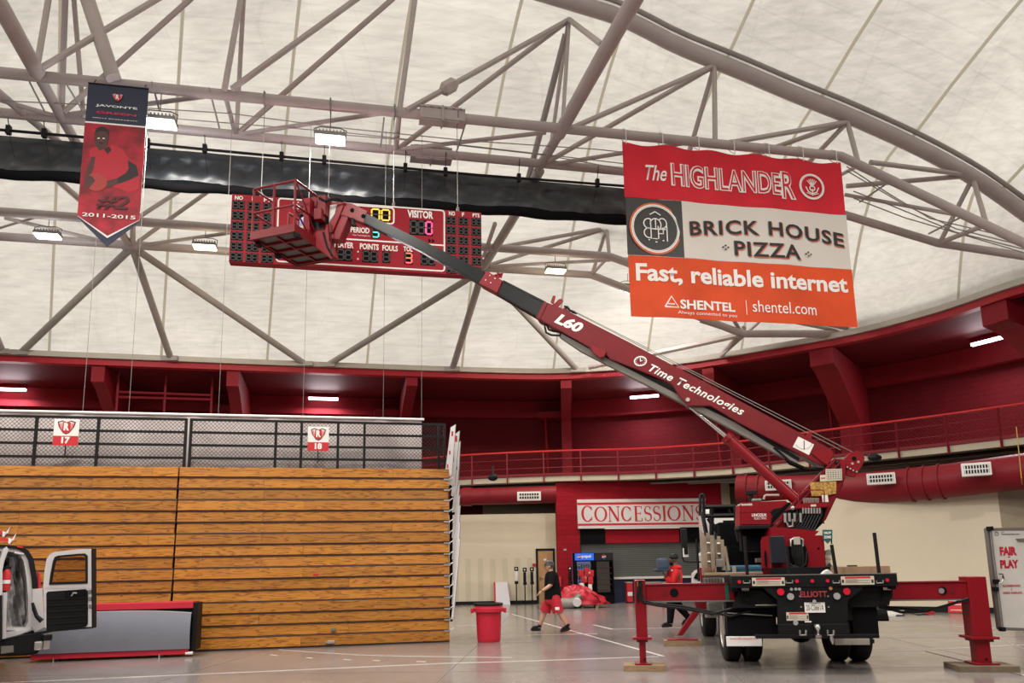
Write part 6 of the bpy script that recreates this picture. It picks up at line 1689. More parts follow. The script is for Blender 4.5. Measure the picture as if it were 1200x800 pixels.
# ------------------------------------------------------------------ loose things by the truck
def board(name, label, cat, pts, z0, z1, m, n=1, group=None):
    """planks on the floor; pts = centre x,y, length, depth, frame"""
    cx_, cy_, l, d, fr = pts
    t = thing(name, label, cat, fr.w(cx_, cy_, z0), group)
    for k in range(n):
        a = -d / 2 + d * k / n
        MB(fr).box(cx_ - l / 2 + .01 * (k % 2), cx_ + l / 2 + .012 * (k % 2), cy_ + a + .003, cy_ + a + d / n - .003, z0, z1 - .004 * (k % 2), .004).done('board', m, t, smooth=False)
    return t
f_ = FK.hit(752.5, 775, .33)
board('outrigger_pad', 'thick lumber pad under the left outrigger leg', 'pad', (xl0 + .1, .48, .62, .42, FK), 0, .083, M['lumber'], 2, 'lumber pads under the outriggers')
board('outrigger_pad', 'wide dark wooden pad under the right outrigger leg', 'pad', (xr0 + .13, .48, .80, .55, FK), 0, .083, mat('dark_lumber', (.16, .12, .08), .85, 0, .2, 6), 3, 'lumber pads under the outriggers')
v = FK.hit(799, 745, yf)
board('outrigger_pad', 'lumber pad under the slanted front stabiliser foot', 'pad', (v.x + .01, yf + .15, .72, .42, FK), 0, .10, M['lumber'], 2, 'lumber pads under the outriggers')
t = thing('cardboard_box', 'long flat brown cardboard box lying on the truck bed', 'box', FK.w(FK.hit(1012, 672, .5).x, .5, zb))
a, b = FK.hit(981.5, 665.5, .35), FK.hit(1044, 673.5, .35)
MB(FK).box(a.x, b.x, .35, .75, zb + .0, a.z + .02, .005).done('carton', M['card'], t, smooth=False); MB(FK).box(a.x + .08, a.x + .10, .345, .35, zb + .01, a.z + .02).done('tape', M['lumber'], t, smooth=False)
c = FK.hit(999, 664.5, .4); MB(FK).box(c.x - .07, c.x + .07, .4, .44, a.z + .02, a.z + .04, .005).done('strap_buckle', M['black'], t, smooth=False)
t = thing('tool_case', 'long bright blue case lying on the left of the truck bed', 'case', FK.w(*kp(873, 672, .9)))
a, b = FK.hit(853, 662.5, .8), FK.hit(893, 671.5, .8)
MB(FK).box(a.x, b.x, .8, 1.15, zb + .015, a.z, .02).done('case_body', mat('case_blue', (.015, .10, .17), .45, 0, .15, 4), t, smooth=False)
MB(FK).box(a.x + .03, b.x - .02, .79, .81, (a.z + zb) / 2 + .01, (a.z + zb) / 2 + .025).done('case_rib', M['navy'], t, smooth=False); MB(FK).box(a.x + .06, a.x + .12, .785, .80, zb + .03, a.z - .01, .004).done('case_clasp', M['ringgrey'], t, smooth=False)
t = thing('plank_stack', 'rough planks lying flat on the left edge of the truck bed', 'planks', FK.w(*kp(850, 674, .3)))
for k in range(3): a, b = kp(826 + k * 2, 671 + k, .25 + k * .13), kp(884 + k * 5, 673.4, .25 + k * .13); MB(FK).box(a[0], b[0], .25 + k * .13, .36 + k * .13, zb + .014, zb + .05, .004).done('plank', M['lumber'], t, smooth=False)
LADM = mat('ladder_wood', (.25, .20, .145), .7, 0, .2, 5); 
t = thing('folded_ladders', 'bundle of folded cream ladder legs standing at left of the truck bed', 'ladder', FK.w(*kp(838, 674, .6)))
for (a, b, r) in (((823, 624), (824.5, 674), .035), ((826, 628), (828, 672), .03), ((829.5, 624), (831, 673), .035), ((834, 627), (836, 670), .04), ((838, 632), (839.5, 662), .03), ((842, 628), (843.5, 664), .035), ((846, 632), (848, 668), .035), ((849, 640), (854, 668), .03)):
    MB(FK).path([kp(*a, .5 + (a[0] % 3) * .06), kp(*b, .5 + (a[0] % 3) * .06)], r, 4).done('ladder_rail', LADM, t, smooth=False)
for py in (636, 648, 658): MB(FK).path([kp(828, py, .56), kp(848, py + 1, .56)], .018, 6).done('rung', M['alu'], t)
MB(FK).pbox(839, 655, 848, 664, .42, .08, .01).done('hinge_block', M['greym'], t, smooth=False)
for px in (828, 832, 837): MB(FK).pbox(px - 1, 665, px + 1, 668, .42, .08, .005).done('orange_foot', mat('rubber_orange_%d' % px, (.30, .08, .03), .7), t, smooth=False)
t = thing('water_jugs', 'column of pale plastic jugs behind the teal pennant on the truck bed', 'jugs', FK.w(*kp(971, 664, 1.3)))
for k in range(3): a, b = FK.hit(967, 645 + k * 6, 1.3), FK.hit(974.5, 650.5 + k * 6, 1.3); MB(FK).box(a.x, b.x, 1.3, 1.45, b.z, a.z, .015).done('jug', M['ringgrey'], t)
MB(FK).path([kp(966, 646, 1.28), kp(971, 644, 1.28), kp(975.5, 646, 1.28)], .012, 5).done('jug_handle', M['greym'], t)
t = thing('teal_pennant', 'small teal pennant with white letters beside the turret', 'pennant', FK.w(*kp(970, 637, 1.1)))
MB(FK).pprism([(964, 620.5), (975.5, 620.5), (975.5, 631), (970, 637), (964, 631)], 1.1, .01).done('cloth', mat('teal', (.01, .10, .10), .6), t, smooth=False)
ptxt('DROP', FK, 965.5, 622.8, 974, 625.5, 1.09, M['ink'], t, bold=.04); ptxt('ZONE', FK, 965.5, 627.5, 974, 630.5, 1.09, M['ink'], t, bold=.04)
MB(FK).path([kp(974.5, 637, 1.12), kp(974, 621, 1.12)], .012, 5).done('stick', M['black'], t)
mb = MB(FK); mb.pprism([(963, 673.5), (967, 669), (971, 667), (975, 670), (977, 673.5)], .35, .15, .01); mb.done('white_rag', M['whitem'], label='small white rag bunched on the truck bed below the jugs', cat='rag')
mb = MB(FK)
for k in range(4): mb.path([kp(968 + k, 664, .9), kp(972 + k, 660 + k, .9), kp(975, 666 + k, .9), kp(969 + k, 668, .9)], .014, 5)
mb.done('coiled_cable', M['hose'], label='small tangled black cable coil behind the white rag', cat='cable', kind=None)

# ------------------------------------------------------------------ trailer door at right
FD = Fr((0, 10.6, 0), R(-6))
t = thing('trailer', 'white trailer at right edge with open door lettered FAIR-PLAY', 'trailer', FD.w(*[FD.hit(1190, 740, 0).x, 0, .3]))
def D_(n, m, pts, y, dep, bev=0, par=None): return MB(FD).pprism(pts, y, dep, bev).done(n, M[m] if isinstance(m, str) else m, par or t, smooth=False)
dp = D_('door_panel', mat('trailer_white', (.62, .60, .57), .35, 0, .07, 3), [(1159.5, 620), (1290, 618), (1292, 742), (1174.5, 737.5)], 0, .05, .004)
D_('door_frame', 'greym', [(1157, 618.5), (1290, 616.5), (1290, 620.5), (1160, 621.5)], -.01, .07, .004); D_('door_frame', 'greym', [(1157, 618.5), (1161, 618.5), (1168.5, 680), (1176, 737), (1172, 737), (1164.5, 681)], -.015, .08, .004); D_('door_frame', 'greym', [(1172, 734.5), (1292, 740), (1292, 743), (1172, 738)], -.01, .07, .004)
mb = MB(FD); mb.path([FD.hit(1160.5, 617, -.04), FD.hit(1164, 650, -.04), FD.hit(1168.5, 684, -.04), FD.hit(1175, 738, -.04)], .018, 8); mb.done('lock_rod', M['greym'], t)
for px, py in ((1160.5, 619), (1175, 737), (1168, 681), (1167, 690)): v = FD.hit(px, py, -.05); MB(FD).box(v.x - .03, v.x + .03, -.08, 0, v.z - .03, v.z + .03, .006).done('rod_bracket', M['tblack'], t, smooth=False)
mb = MB(FD); mb.path([FD.hit(1168, 682, -.06), FD.hit(1173, 683, -.08), FD.hit(1176, 678, -.08), FD.hit(1174.5, 672.5, -.08), FD.hit(1171, 672.5, -.08)], .014, 6); mb.done('door_handle', M['chrome'], t)
D_('grab_plate', 'greym', [(1191, 631), (1215, 630), (1215, 634), (1194, 634)], -.02, .02)
RIK = mat('fair_play_red', (.45, .015, .04), .5)
ptxt('FAIR', FD, 1171, 640.5, 1192, 650.5, -.004, RIK, dp, bold=.06); ptxt('-', FD, 1181, 652, 1184, 653.2, -.004, RIK, dp, bold=.04); ptxt('PLAY', FD, 1171.5, 656, 1194.5, 665.5, -.004, RIK, dp, bold=.06)
ptxt('SCOREBOARD', FD, 1175, 685, 1196, 687.3, -.004, RIK, dp, bold=.03); ptxt('&', FD, 1184.5, 689.2, 1186.5, 691.5, -.004, RIK, dp); ptxt('VIDEO DISPLAYS', FD, 1175, 693.3, 1198, 695.6, -.004, RIK, dp, bold=.03)
ptxt('TIME', FD, 1173, 622.8, 1177, 624, -.004, M['blackink'], dp); ptxt('Technologies.com', FD, 1173, 624.8, 1195, 627, -.004, M['blackink'], dp, bold=.02)
e = FD.hit(1168, 625, -.005); mb = MB(FD); stroke(mb, ell(e.x, e.z, .028, .028, 0, 360, 12), .006, -.006, .003); stroke(mb, [(e.x, e.z + .02), (e.x, e.z), (e.x + .015, e.z)], .006, -.006, .003); mb.done('clock_logo', M['blackink'], dp, smooth=False)
mb = MB(FD); v = FD.hit(1290, 700, 0); mb.box(v.x + 1.6, v.x + 3.4, .3, 3.2, .35, 2.1); mb.box(v.x - .1, v.x + 1.7, 0.25, .33, .35, 2.1); mb.done('trailer_body', M['white'], t, smooth=False)
for y_ in (.8, 2.4): mb = MB(FD); mb.lathe([(0, -.1), (.17, -.1), (.3, -.08), (.33, 0), (.3, .08), (.17, .1), (0, .1)], (v.x + 1.5, y_, .33), 'X', 20); mb.done('wheel', M['rubber'], t)

# ------------------------------------------------------------------ things along the right wall
def wl(px, py, y=-.25): return FRW.hit(px, py, y)
t = thing('floor_sign', 'red board with white round icons leaning at the right wall baseboard', 'sign', FRW.w(wl(1120, 721).x, -.3, 0))
a, b = wl(1110, 702), wl(1131, 721)
mb = MB(FRW); x0, x1 = a.x, b.x; mb.add([(x0, -.34, .02), (x1, -.34, .02), (x1, -.08, a.z), (x0, -.08, a.z), (x0, -.32, .02), (x1, -.32, .02), (x1, -.06, a.z), (x0, -.06, a.z)], [(0, 1, 2, 3), (7, 6, 5, 4), (0, 4, 5, 1), (3, 2, 6, 7), (0, 3, 7, 4), (1, 5, 6, 2)])
mb.done('sign_board', M['redink'], t, smooth=False)
for fx, fz in ((.22, .88), (.22, .60)): MB(FRW).disc((x0 + (x1 - x0) * fx, -.345 + .26 * fz, a.z * fz), .065, .01, 12).done('icon', M['ink'], t, smooth=False)
for fz, w in ((.86, .4), (.60, .45), (.2, .7)): MB(FRW).box(x0 + (x1 - x0) * (.38 if w < .6 else .15), x0 + (x1 - x0) * (.38 + w if w < .6 else .85), -.35 + .26 * fz, -.34 + .26 * fz, a.z * fz - .02, a.z * fz + .02).done('white_stripe', M['ink'], t, smooth=False)
mb = MB(); v = atz(1090, 719.5, 0); mb.box(v.x - .1, v.x + .1, v.y - .06, v.y + .06, 0, .08, .01); mb.done('plug_box', M['redink'], label='small red electrical plug box on the floor before the right wall', cat='plug box')
mb = MB(); P = [atz(x, y, .015) for x, y in ((1050, 714), (1062, 717), (1075, 720), (1087, 719.5))]; mb.path(P, .015, 6); mb.path([atz(1089, 718, .06), atz(1094, 708, .02), atz(1105, 706, .1)], .008, 5); mb.done('extension_cord', M['hose'], label='thin black cord running to the red plug box on the floor', cat='cord')
t = thing('paper_stack', 'low pile of flat white boards lying on the floor behind the truck', 'boards', atz(1045, 717, 0))
for i, (x0, y0, x1, y1) in enumerate(((1027, 722, 1050, 717.5), (1036, 721.5, 1058, 718), (1048, 721, 1060, 718.5))):
    p = [atz(x0, y0, 0), atz(x1, y0, 0), atz(x1, y1, 0), atz(x0, y1, 0)]; MB().plan([(q.x, q.y) for q in p], .002 + i * .03, .03 + i * .03).done('white_board', M['whitem'], t, smooth=False)
mb = MB(); mb.tube(at(1191, 500, 21.0), at(1197, 560, 20.9), .014, 5); mb.tube(at(1197, 560, 20.9), at(1198.5, 572, 21.4), .014, 5); mb.done('yellow_cord', mat('yellow_cord', (.5, .35, .08), .6), label='thin yellow cord hanging from the balcony at far right', cat='cord')

# ------------------------------------------------------------------ trash can
o = atz(573, 751.5, 0)
t = thing('trash_can', 'round red plastic trash can with dark rim standing on the open floor', 'trash can', o)
mb = MB(Fr(o)); mb.lathe([(0, .0), (.235, .0), (.245, .03), (.27, .60), (.285, .62), (.335, .63), (.335, .70), (.30, .735), (.30, .76), (.28, .76), (.25, .05), (0, .05)], (0, 0, 0), 'Z', 32); mb.done('can_body', mat('can_red', (.52, .012, .035), .45), t)
mb = MB(Fr(o)); mb.lathe([(.30, .755), (.315, .765), (.315, .80), (.29, .81), (.27, .79), (.265, .70)], (0, 0, 0), 'Z', 32); mb.done('bag_rim', M['black'], t)
for s_ in (-1, 1): mb = MB(Fr(o)); mb.box(s_ * .32, s_ * .385, -.06, .06, .60, .70, .015); mb.done('handle', mat('can_red_%d' % s_, (.52, .012, .035), .45), t)
# leaning white board
t = thing('leaning_board', 'white foam board with red edge leaning at the left cream wall', 'board', atz(588, 709, 0))
mb = MB(FW); a = FW.hit(581, 682, -.3); b = FW.hit(598, 709, -.45)
mb.add([(a.x, -.5, 0), (b.x, -.5, 0), (b.x - .1, -.1, a.z), (a.x - .02, -.1, a.z), (a.x, -.46, 0), (b.x, -.46, 0), (b.x - .1, -.06, a.z), (a.x - .02, -.06, a.z)], [(0, 1, 2, 3), (7, 6, 5, 4), (0, 4, 5, 1), (3, 2, 6, 7), (0, 3, 7, 4), (1, 5, 6, 2)]); mb.done('foam_board', mat('board_white', (.70, .68, .72), .5), t, smooth=False)
mb = MB(FW); mb.add([(a.x - .07, -.5, 0), (a.x, -.5, 0), (a.x - .02, -.1, a.z), (a.x - .09, -.1, a.z), (a.x - .07, -.4, 0), (a.x, -.4, 0), (a.x - .02, -.02, a.z), (a.x - .09, -.02, a.z)], [(0, 1, 2, 3), (7, 6, 5, 4), (0, 4, 5, 1), (3, 2, 6, 7), (0, 3, 7, 4), (1, 5, 6, 2)]); mb.done('red_edge', M['redink'], t, smooth=False)
# hand sanitizer stands
def sanit(px, ptop, pbot, label, white=False, fr=FW, y=-.5):
    c = fr.hit(px, pbot, y); zt = fr.hit(px, ptop, y).z; x = c.x
    t = thing('sanitizer_stand', label, 'dispenser', fr.w(x, y, 0), 'hand sanitizer stands')
    MB(fr).box(x - .16, x + .16, y - .14, y + .14, 0, .02, .005).done('base', M['black'], t, smooth=False)
    MB(fr).tube((x, y, .02), (x, y, zt - .55), .025, 8).done('pole', M['black'], t)
    MB(fr).box(x - .06, x + .06, y - .05, y + .04, zt - .56, zt - .16, .015).done('dispenser', M['white'] if white else M['tblack'], t)
    MB(fr).box(x - .07, x + .08, y - .12, y + .04, zt - .68, zt - .56, .01).done('drip_tray', M['black'], t, smooth=False)
    MB(fr).box(x - .08, x + .09, y - .01, y + .01, zt - .15, zt + .02, .004).done('sign_head', M['black'], t, smooth=False)
    MB(fr).disc((x, y - .018, zt - .06), .035, .004, 8).done('sign_print', M['ink'], t, smooth=False)
sanit(605.5, 664.5, 705, 'black sanitizer stand with white dispenser, leftmost along the cream wall', True)
sanit(615.5, 665.5, 705, 'all black sanitizer stand, middle of three along the cream wall')
sanit(624, 665, 705, 'all black sanitizer stand just left of the wooden door')
sanit(669, 664, 706, 'black sanitizer stand in front of the red brick pier', False, FC, -.5)
mb = MB(FC); a = FC.hit(656, 680, -.02); mb.lathe([(0, 0), (.06, 0), (.06, .35), (.02, .42), (0, .42)], (a.x, -.08, a.z - .25), 'Z', 12); mb.done('extinguisher', M['redink'], label='small fire extinguisher on the wall between door and red pier', cat='extinguisher')
mb = MB(FC); mb.pbox(660.5, 643, 664, 645, -.03, .04, .005); mb.done('wall_switch', M['ringgrey'], label='tiny grey box high on the red brick pier', cat='switch')

# ------------------------------------------------------------------ drink coolers
def cooler(px0, px1, ptop, label, pep):
    y = -.75; x0, x1 = FC.hit(px0, 690, y).x, FC.hit(px1, 690, y).x; zt = FC.hit((px0 + px1) / 2, ptop, y).z
    t = thing('drink_cooler', label, 'cooler', FC.w((x0 + x1) / 2, y + .3, 0), 'glass door drink coolers')
    bm_ = M['blackm']
    zh = zt - .30; zl = .42
    for (a, b, c, d) in ((x0, x0 + .05, 0, zt), (x1 - .05, x1, 0, zt), (x0, x1, 0, zl), (x0, x1, zt - .03, zt)): MB(FC).box(a, b, y, y + .6, c, d, .006).done('housing', bm_, t, smooth=False)
    MB(FC).box(x0, x1, y + .56, y + .6, 0, zt).done('back_panel', mat('cooler_inside' + label[:4], (.10, .12, .2) if pep else (.16, .13, .13), .5, emit=(.35, .45, .9) if pep else (.6, .5, .5), es=.5 if pep else .12), t, smooth=False)
    h = MB(FC).box(x0 + .01, x1 - .01, y - .02, y + .1, zh, zt - .02, .006).done('header', mat('cooler_header' + label[:4], (.01, .07, .45) if pep else (.012, .012, .012), .4, emit=(.02, .2, 1) if pep else None, es=.5 if pep else 0), t, smooth=False)
    w = x1 - x0
    if pep: txt('pepsi', FC, x0 + w * .36, zh + .07, y - .025, w * .48, .15, M['ink'], h, bold=.04)
    cc_ = (x0 + w * (.24 if pep else .5), y - .022, (zh + zt) / 2 - .01); r = .085
    mb = MB(FC); mb.disc(cc_, r, .008, 16); mb.done('logo_disc', M['ink'], h, smooth=False)
    mb = MB(FC); mb.prism([(cc_[0] + r * .95 * math.cos(R(a)), cc_[2] + r * .95 * math.sin(R(a))) for a in range(25, 176, 15)], y - .03, y - .024); mb.done('logo_red', M['redink'], h, smooth=False)
    mb = MB(FC); mb.prism([(cc_[0] + r * .95 * math.cos(R(a)), cc_[2] + r * .95 * math.sin(R(a))) for a in range(205, 356, 15)], y - .03, y - .024); mb.done('logo_blue', mat('pepsi_blue' + label[:3], (.01, .06, .4), .5), h, smooth=False)
    d = MB(FC).box(x0 + .03, x1 - .03, y - .03, y - .02, zl, zh).done('glass_door', M['glass'], t, smooth=False)
    for (a, b, c, e_) in ((x0 + .01, x0 + .07, zl, zh), (x1 - .07, x1 - .01, zl, zh), (x0 + .01, x1 - .01, zl, zl + .05), (x0 + .01, x1 - .01, zh - .05, zh)): MB(FC).box(a, b, y - .04, y - .01, c, e_, .004).done('door_frame', bm_, d, smooth=False)
    SHF = M['ringgrey']
    for k in range(5):
        z = zl + .10 + k * (zh - zl - .2) / 5
        s2 = MB(FC).box(x0 + .06, x1 - .06, y + .1, y + .52, z, z + .015).done('shelf', SHF, t, smooth=False)
        mb = MB(FC)
        nb = 7
        for q in range(nb):
            x = x0 + .11 + q * (w - .22) / (nb - 1)
            if pep: mb.lathe([(0, 0), (.03, 0), (.032, .12), (.012, .17), (.012, .2), (0, .2)], (x, y + .15, z + .015), 'Z', 8)
            else: mb.box(x - .004, x + .004, y + .1, y + .12, z + .015, z + .06)
        mb.done('bottle_row' if pep else 'price_clips', (BOT[k % 3] if pep else M['ink']), s2, kind='stuff')
    return t, x0, x1, zl, zh, y
BOT = [mat('bottle_blue', (.10, .25, .6), .3), mat('bottle_white', (.6, .65, .7), .3), mat('bottle_red', (.5, .03, .05), .3)]
t, x0, x1, zl, zh, y = cooler(674.5, 697.5, 647.5, 'drink cooler with lit blue pepsi header and colourful bottles', True)
pk = thing('drink_display', 'stack of red and white drink packs standing before the lit cooler', 'packs', FC.w((x0 + x1) / 2, y - .3, 0))
for k, (dx, z0, z1, w, m) in enumerate(((-.2, .5, .85, .16, 'ink'), (.12, .45, .8, .16, 'ink'), (-.1, .85, 1.15, .22, 'redink'), (.15, .8, 1.1, .2, 'redink'), (-.22, 1.1, 1.35, .2, 'redink'), (.02, 1.15, 1.45, .2, 'redink'), (.2, 1.1, 1.35, .18, 'redink'), (-.05, 1.0, 1.12, .1, 'ink'), (.1, 1.2, 1.3, .1, 'ink'), (0, 0, .5, .55, 'blackm'), (0, .5, .9, .1, 'blackm'))):
    c_ = (x0 + x1) / 2 + .0 + dx; mb = MB(FC); mb.box(c_ - w / 2, c_ + w / 2, y - .42, y - .2, z0, z1, .02); mb.done('drink_pack' if k < 9 else 'stand', M[m], pk)
cooler(698, 720, 647.5, 'black drink cooler with empty grey shelves, right of the lit one', False)
# red crates under the counter
for i, (a, b, lab) in enumerate(((734.5, 742, 'small red crate left of the outrigger leg below the counter'), (757, 776, 'red crate with white top standing below the concession counter'), (777, 800, 'red crate next to the person in the red hoodie, under the counter'))):
    p, q = FC.hit(a, 683, -.5), FC.hit(b, 704, -.5)
    t = thing('red_crate', lab, 'crate', FC.w((p.x + q.x) / 2, -.5, 0), 'red crates under the counter')
    MB(FC).box(p.x, q.x, -.5, -.15, .04, p.z, .02).done('crate_body', M['redink'], t, smooth=False)
    MB(FC).box(p.x + .02, q.x - .02, -.52, -.49, p.z * .35, p.z * .55, .004).done('white_band', M['ink'], t, smooth=False); MB(FC).box(p.x - .01, q.x + .01, -.51, -.14, p.z, p.z + .04, .004).done('crate_lid', M['ringgrey'], t, smooth=False)
    MB(FC).box(p.x, q.x, -.48, -.2, 0, .04).done('crate_foot', M['black'], t, smooth=False)
# heap of red cloth on a pallet
o = atz(682, 712.5, 0); FH = Fr(o)
t = thing('pallet', 'small wooden pallet under the red bundle', 'pallet', o)
for k in range(4): MB(FH).box(-.55, .62, .05 + k * .2, .2 + k * .2, .09, .12, .004).done('pallet_board', M['lumber'], t, smooth=False)
for k in range(3): MB(FH).box(-.55 + k * .53, -.45 + k * .53, .05, .8, 0, .09).done('pallet_block', M['lumber'], t, smooth=False)
t = thing('red_bundle', 'big slumped bundle of red vinyl with grey rolls, lying by the coolers', 'bundle', o + Vector((0, .4, .12)))
def blob(fn, nu=40, nv=20):
    mb = MB(FH); mb.grid(fn, nu, nv); return mb
def heap(u, v):
    a = u * 2 * math.pi; b = v * math.pi / 2
    rx, ry, rz = .78, .5, .64
    w = 1 + .06 * math.sin(a * 5 + b * 3) + .05 * math.sin(a * 9 - b * 7) + .04 * math.sin(b * 11 + a * 3)
    x = rx * math.cos(a) * math.cos(b) ** .8 * w; z = rz * math.sin(b) * w * (1 - .22 * math.cos(a) * math.cos(b)) 
    if x > .3: x += (x - .3) * .5; z *= 1 - .5 * (x - .3)
    return (x - .05, .4 + ry * math.sin(a) * math.cos(b) * w, .125 + z)
blob(heap).done('red_vinyl', mat('red_vinyl', (.50, .014, .035), .4, 0, .1, 3, .4, 5), t)
mb = MB(FH); mb.path([(-.42, -.02, .22), (-.2, .0, .28), (-.05, .05, .45)], [.16, .17, .15], 14); mb.done('grey_roll', M['greym'], t)
mb = MB(FH); mb.path([(-.85, .15, .20), (-.5, .0, .18), (-.28, -.05, .2)], [.18, .2, .16], 14); mb.done('grey_roll', M['steel_d'], t)
mb = MB(FH); mb.path([(-.20, -.28, .22), (-.18, -.2, .24)], .155, 16); mb.done('white_roll_end', M['white'], t)
mb = MB(FH); mb.path([(.35, -.06, .55), (.55, -.12, .4), (.68, -.05, .2)], .02, 6); mb.done('black_strap', M['black'], t)

# ------------------------------------------------------------------ padded panel cart on the floor
p0, p1 = atz(10, 777.5, 0), atz(220, 769.5, 0)
FP_ = Fr(p0, -math.atan2(p1.y - p0.y, p1.x - p0.x)); LP_ = (p1 - p0).length
zt = FP_.hit(215, 705, 0).z
t = thing('padded_panel', 'long grey padded panel with red top and bottom edges lying before the bleachers', 'panel', FP_.w(LP_ / 2, 0, 0))
REDP = mat('pad_red', (.50, .012, .035), .5)
zb1_ = FP_.hit(215, 760, 0).z; zg = FP_.hit(215, 718.5, 0).z; zr = FP_.hit(215, 712.5, 0).z
MB(FP_).box(.35, LP_, 0, .5, .05, zb1_, .01).done('bottom_edge', REDP, t, smooth=False)
mb = MB(FP_); 
def gp(u, v):
    x = .35 + (LP_ - .32) * u; top = zg + .07 * (1 - max(0, (u - .55) / .45) ** 2); return (x, -.03 - .05 * math.sin(v * math.pi), zb1_ + (top - zb1_) * v)
mb.grid(gp, 30, 8); mb.done('grey_face', mat('pad_grey', (.19, .20, .245), .5, 0, .04, 3), t)
mb = MB(FP_); mb.grid(lambda u, v: (.35 + (LP_ - .32) * u, -.03 + .12 * v, zg + .07 * (1 - max(0, (u - .55) / .45) ** 2) + .02 * v), 30, 2); mb.done('grey_lip', mat('pad_grey_light', (.42, .43, .45), .5), t)
MB(FP_).box(.35, LP_ + .04, .05, .52, .1, zr, .0).done('dark_gap_core', M['blackm'], t, smooth=False)  # black stands in for the shade in the gap below the top edge
MB(FP_).box(.35, LP_ + .05, .0, .55, zr, zt, .01).done('top_edge', REDP, t, smooth=False)
MB(FP_).box(LP_ + .04, LP_ + .13, .03, .5, .12, zt - .02, .01).done('black_end', M['tblack'], t, smooth=False)
for px, py, y in ((222, 765, .02), (227, 753, .3)): v = FP_.hit(px, py, y); mb = MB(FP_); mb.tube((v.x - .07, y, v.z), (v.x + .06, y, v.z), .03, 8); mb.done('white_peg', M['white'], t)
for x in (.75, LP_ - .5): mb = MB(FP_); mb.path([(x, -.02, .06), (x, -.05, 0.01), (x + .02, -.05, 0.0)], .012, 6); mb.box(x - .04, x + .04, .1, .2, 0, .05); mb.done('foot', M['greym'], t)

# ------------------------------------------------------------------ van
FV = Fr((0, 11.4, 0), R(-4))
_o = at(44, 700, 11.4)
FVB = Fr((_o.x, _o.y, 0), R(-36))
def vh(px, py, y=0): return FV.hit(px, py, y)
def bh(px, py, y=0): return FVB.hit(px, py, y)
VW = mat('van_white', (.62, .61, .62), .25, coat=.4); VG = mat('van_grey_trim', (.30, .30, .31), .4)
van = thing('van', 'white work van at left edge with its rear door swung open', 'van', FV.w(vh(-60, 760).x, 0, 0))
VF = FVB
def V_(n, m, pts, y, dep, bev=0, par=None): return MB(VF).pprism(pts, y, dep, bev).done(n, M[m] if isinstance(m, str) else m, par or van, smooth=False)
outer = [(40, 743), (43, 735), (44, 700), (42, 676), (38, 655), (32, 645), (24, 640.5), (8, 638.5), (-70, 636), (-150, 640), (-168, 655), (-176, 700), (-172, 743)]
inner = [(30, 735), (33, 728), (33, 700), (31, 676), (28, 658), (24, 650), (17, 646.5), (6, 645.5), (-70, 644), (-146, 647), (-160, 660), (-167, 700), (-164, 735)]
def ring_prism(o, i, y0, y1, nm, m, par=van):
    A = [FVB.hit(*p, 0) for p in o]; B = [FVB.hit(*p, 0) for p in i]; n = len(A); vs = []
    for y in (y0, y1):
        vs += [(a.x, y, a.z) for a in A] + [(b.x, y, b.z) for b in B]
    fs = []
    for k in range(n):
        q = (k + 1) % n
        fs += [(k, q, n + q, n + k), (2 * n + k, 3 * n + k, 3 * n + q, 2 * n + q), (k, 2 * n + k, 2 * n + q, q), (n + k, n + q, 3 * n + q, 3 * n + k)]
    mb = MB(FVB); mb.add(vs, fs); return mb.done(nm, m, par)
ring_prism(outer, inner, .0, 4.0, 'van_body', VW)
mid = [((a[0] + b[0]) / 2, (a[1] + b[1]) / 2) for a, b in zip(outer, inner)]
ring_prism([(a[0] * 1.0 + 1.2, a[1] - .3) for a in outer], mid, -.03, .06, 'black_seal', M['black'])
ring_prism([(a[0] - 3.5, a[1] + 2) for a in inner], [(a[0] - 8, a[1] + 4) for a in inner], 1.2, 1.4, 'inner_pillar', VG)
V_('third_brake_light', 'redink', [(20, 639.6), (27, 640.6), (27, 642), (20, 641)], -.05, .04)
V_('roof_lamp', 'whitem', [(17, 646), (28, 648), (28, 649.5), (17, 648)], -.04, .03)
MB(FVB).box(bh(-165, 700).x, bh(30, 700).x, 3.8, 3.9, .6, 2.0).done('bulkhead', M['blackm'], van, smooth=False)
MB(FVB).box(bh(-168, 700).x, bh(35, 700).x, .0, 3.9, bh(20, 738).z - .04, bh(20, 738).z, 0).done('cargo_floor', M['dark'], van, smooth=False)
V_('sill', VW, [(-170, 742), (8, 740), (38, 735.5), (40, 738), (20, 745), (0, 750), (-170, 752)], -.04, .1, .01)
V_('rear_bumper', 'tblack', [(-175, 751), (0, 750), (22, 745), (50, 741.5), (50, 755), (44, 766), (30, 768), (-175, 776)], -.22, .25, .03)
V_('license_recess', 'greym', [(1, 757), (16, 756), (16, 764), (1, 766)], -.23, .02, .005)
mb = MB(FVB); v = bh(52, 752, -.15); mb.box(v.x - .02, v.x + .07, -.2, -.08, v.z - .1, v.z + .1, .02); mb.box(v.x - .13, v.x - .03, -.25, -.1, v.z - .10, v.z + .02, .02); mb.done('tow_bracket', M['alu'], van, smooth=False)
mb = MB(FVB); mb.box(v.x - .03, v.x + .09, -.22, -.06, v.z + .02, v.z + .11, .02); mb.done('bracket_cap', M['black'], van, smooth=False)
V_('tail_light', 'redink', [(43.5, 668), (47, 672), (48, 690), (44.5, 690)], .0, .08, .01)
jb = V_('hinge_pillar', VW, [(38, 690), (50, 689), (52, 735), (41, 741), (37, 735)], -.06, .08, .01)
mb = MB(FVB); mb.path([bh(38, 706, -.1), bh(40, 714, -.1), bh(43, 722, -.12), bh(49, 727.5, -.12)], [.02, .03, .03, .04], 6); mb.done('door_strap', M['black'], van)
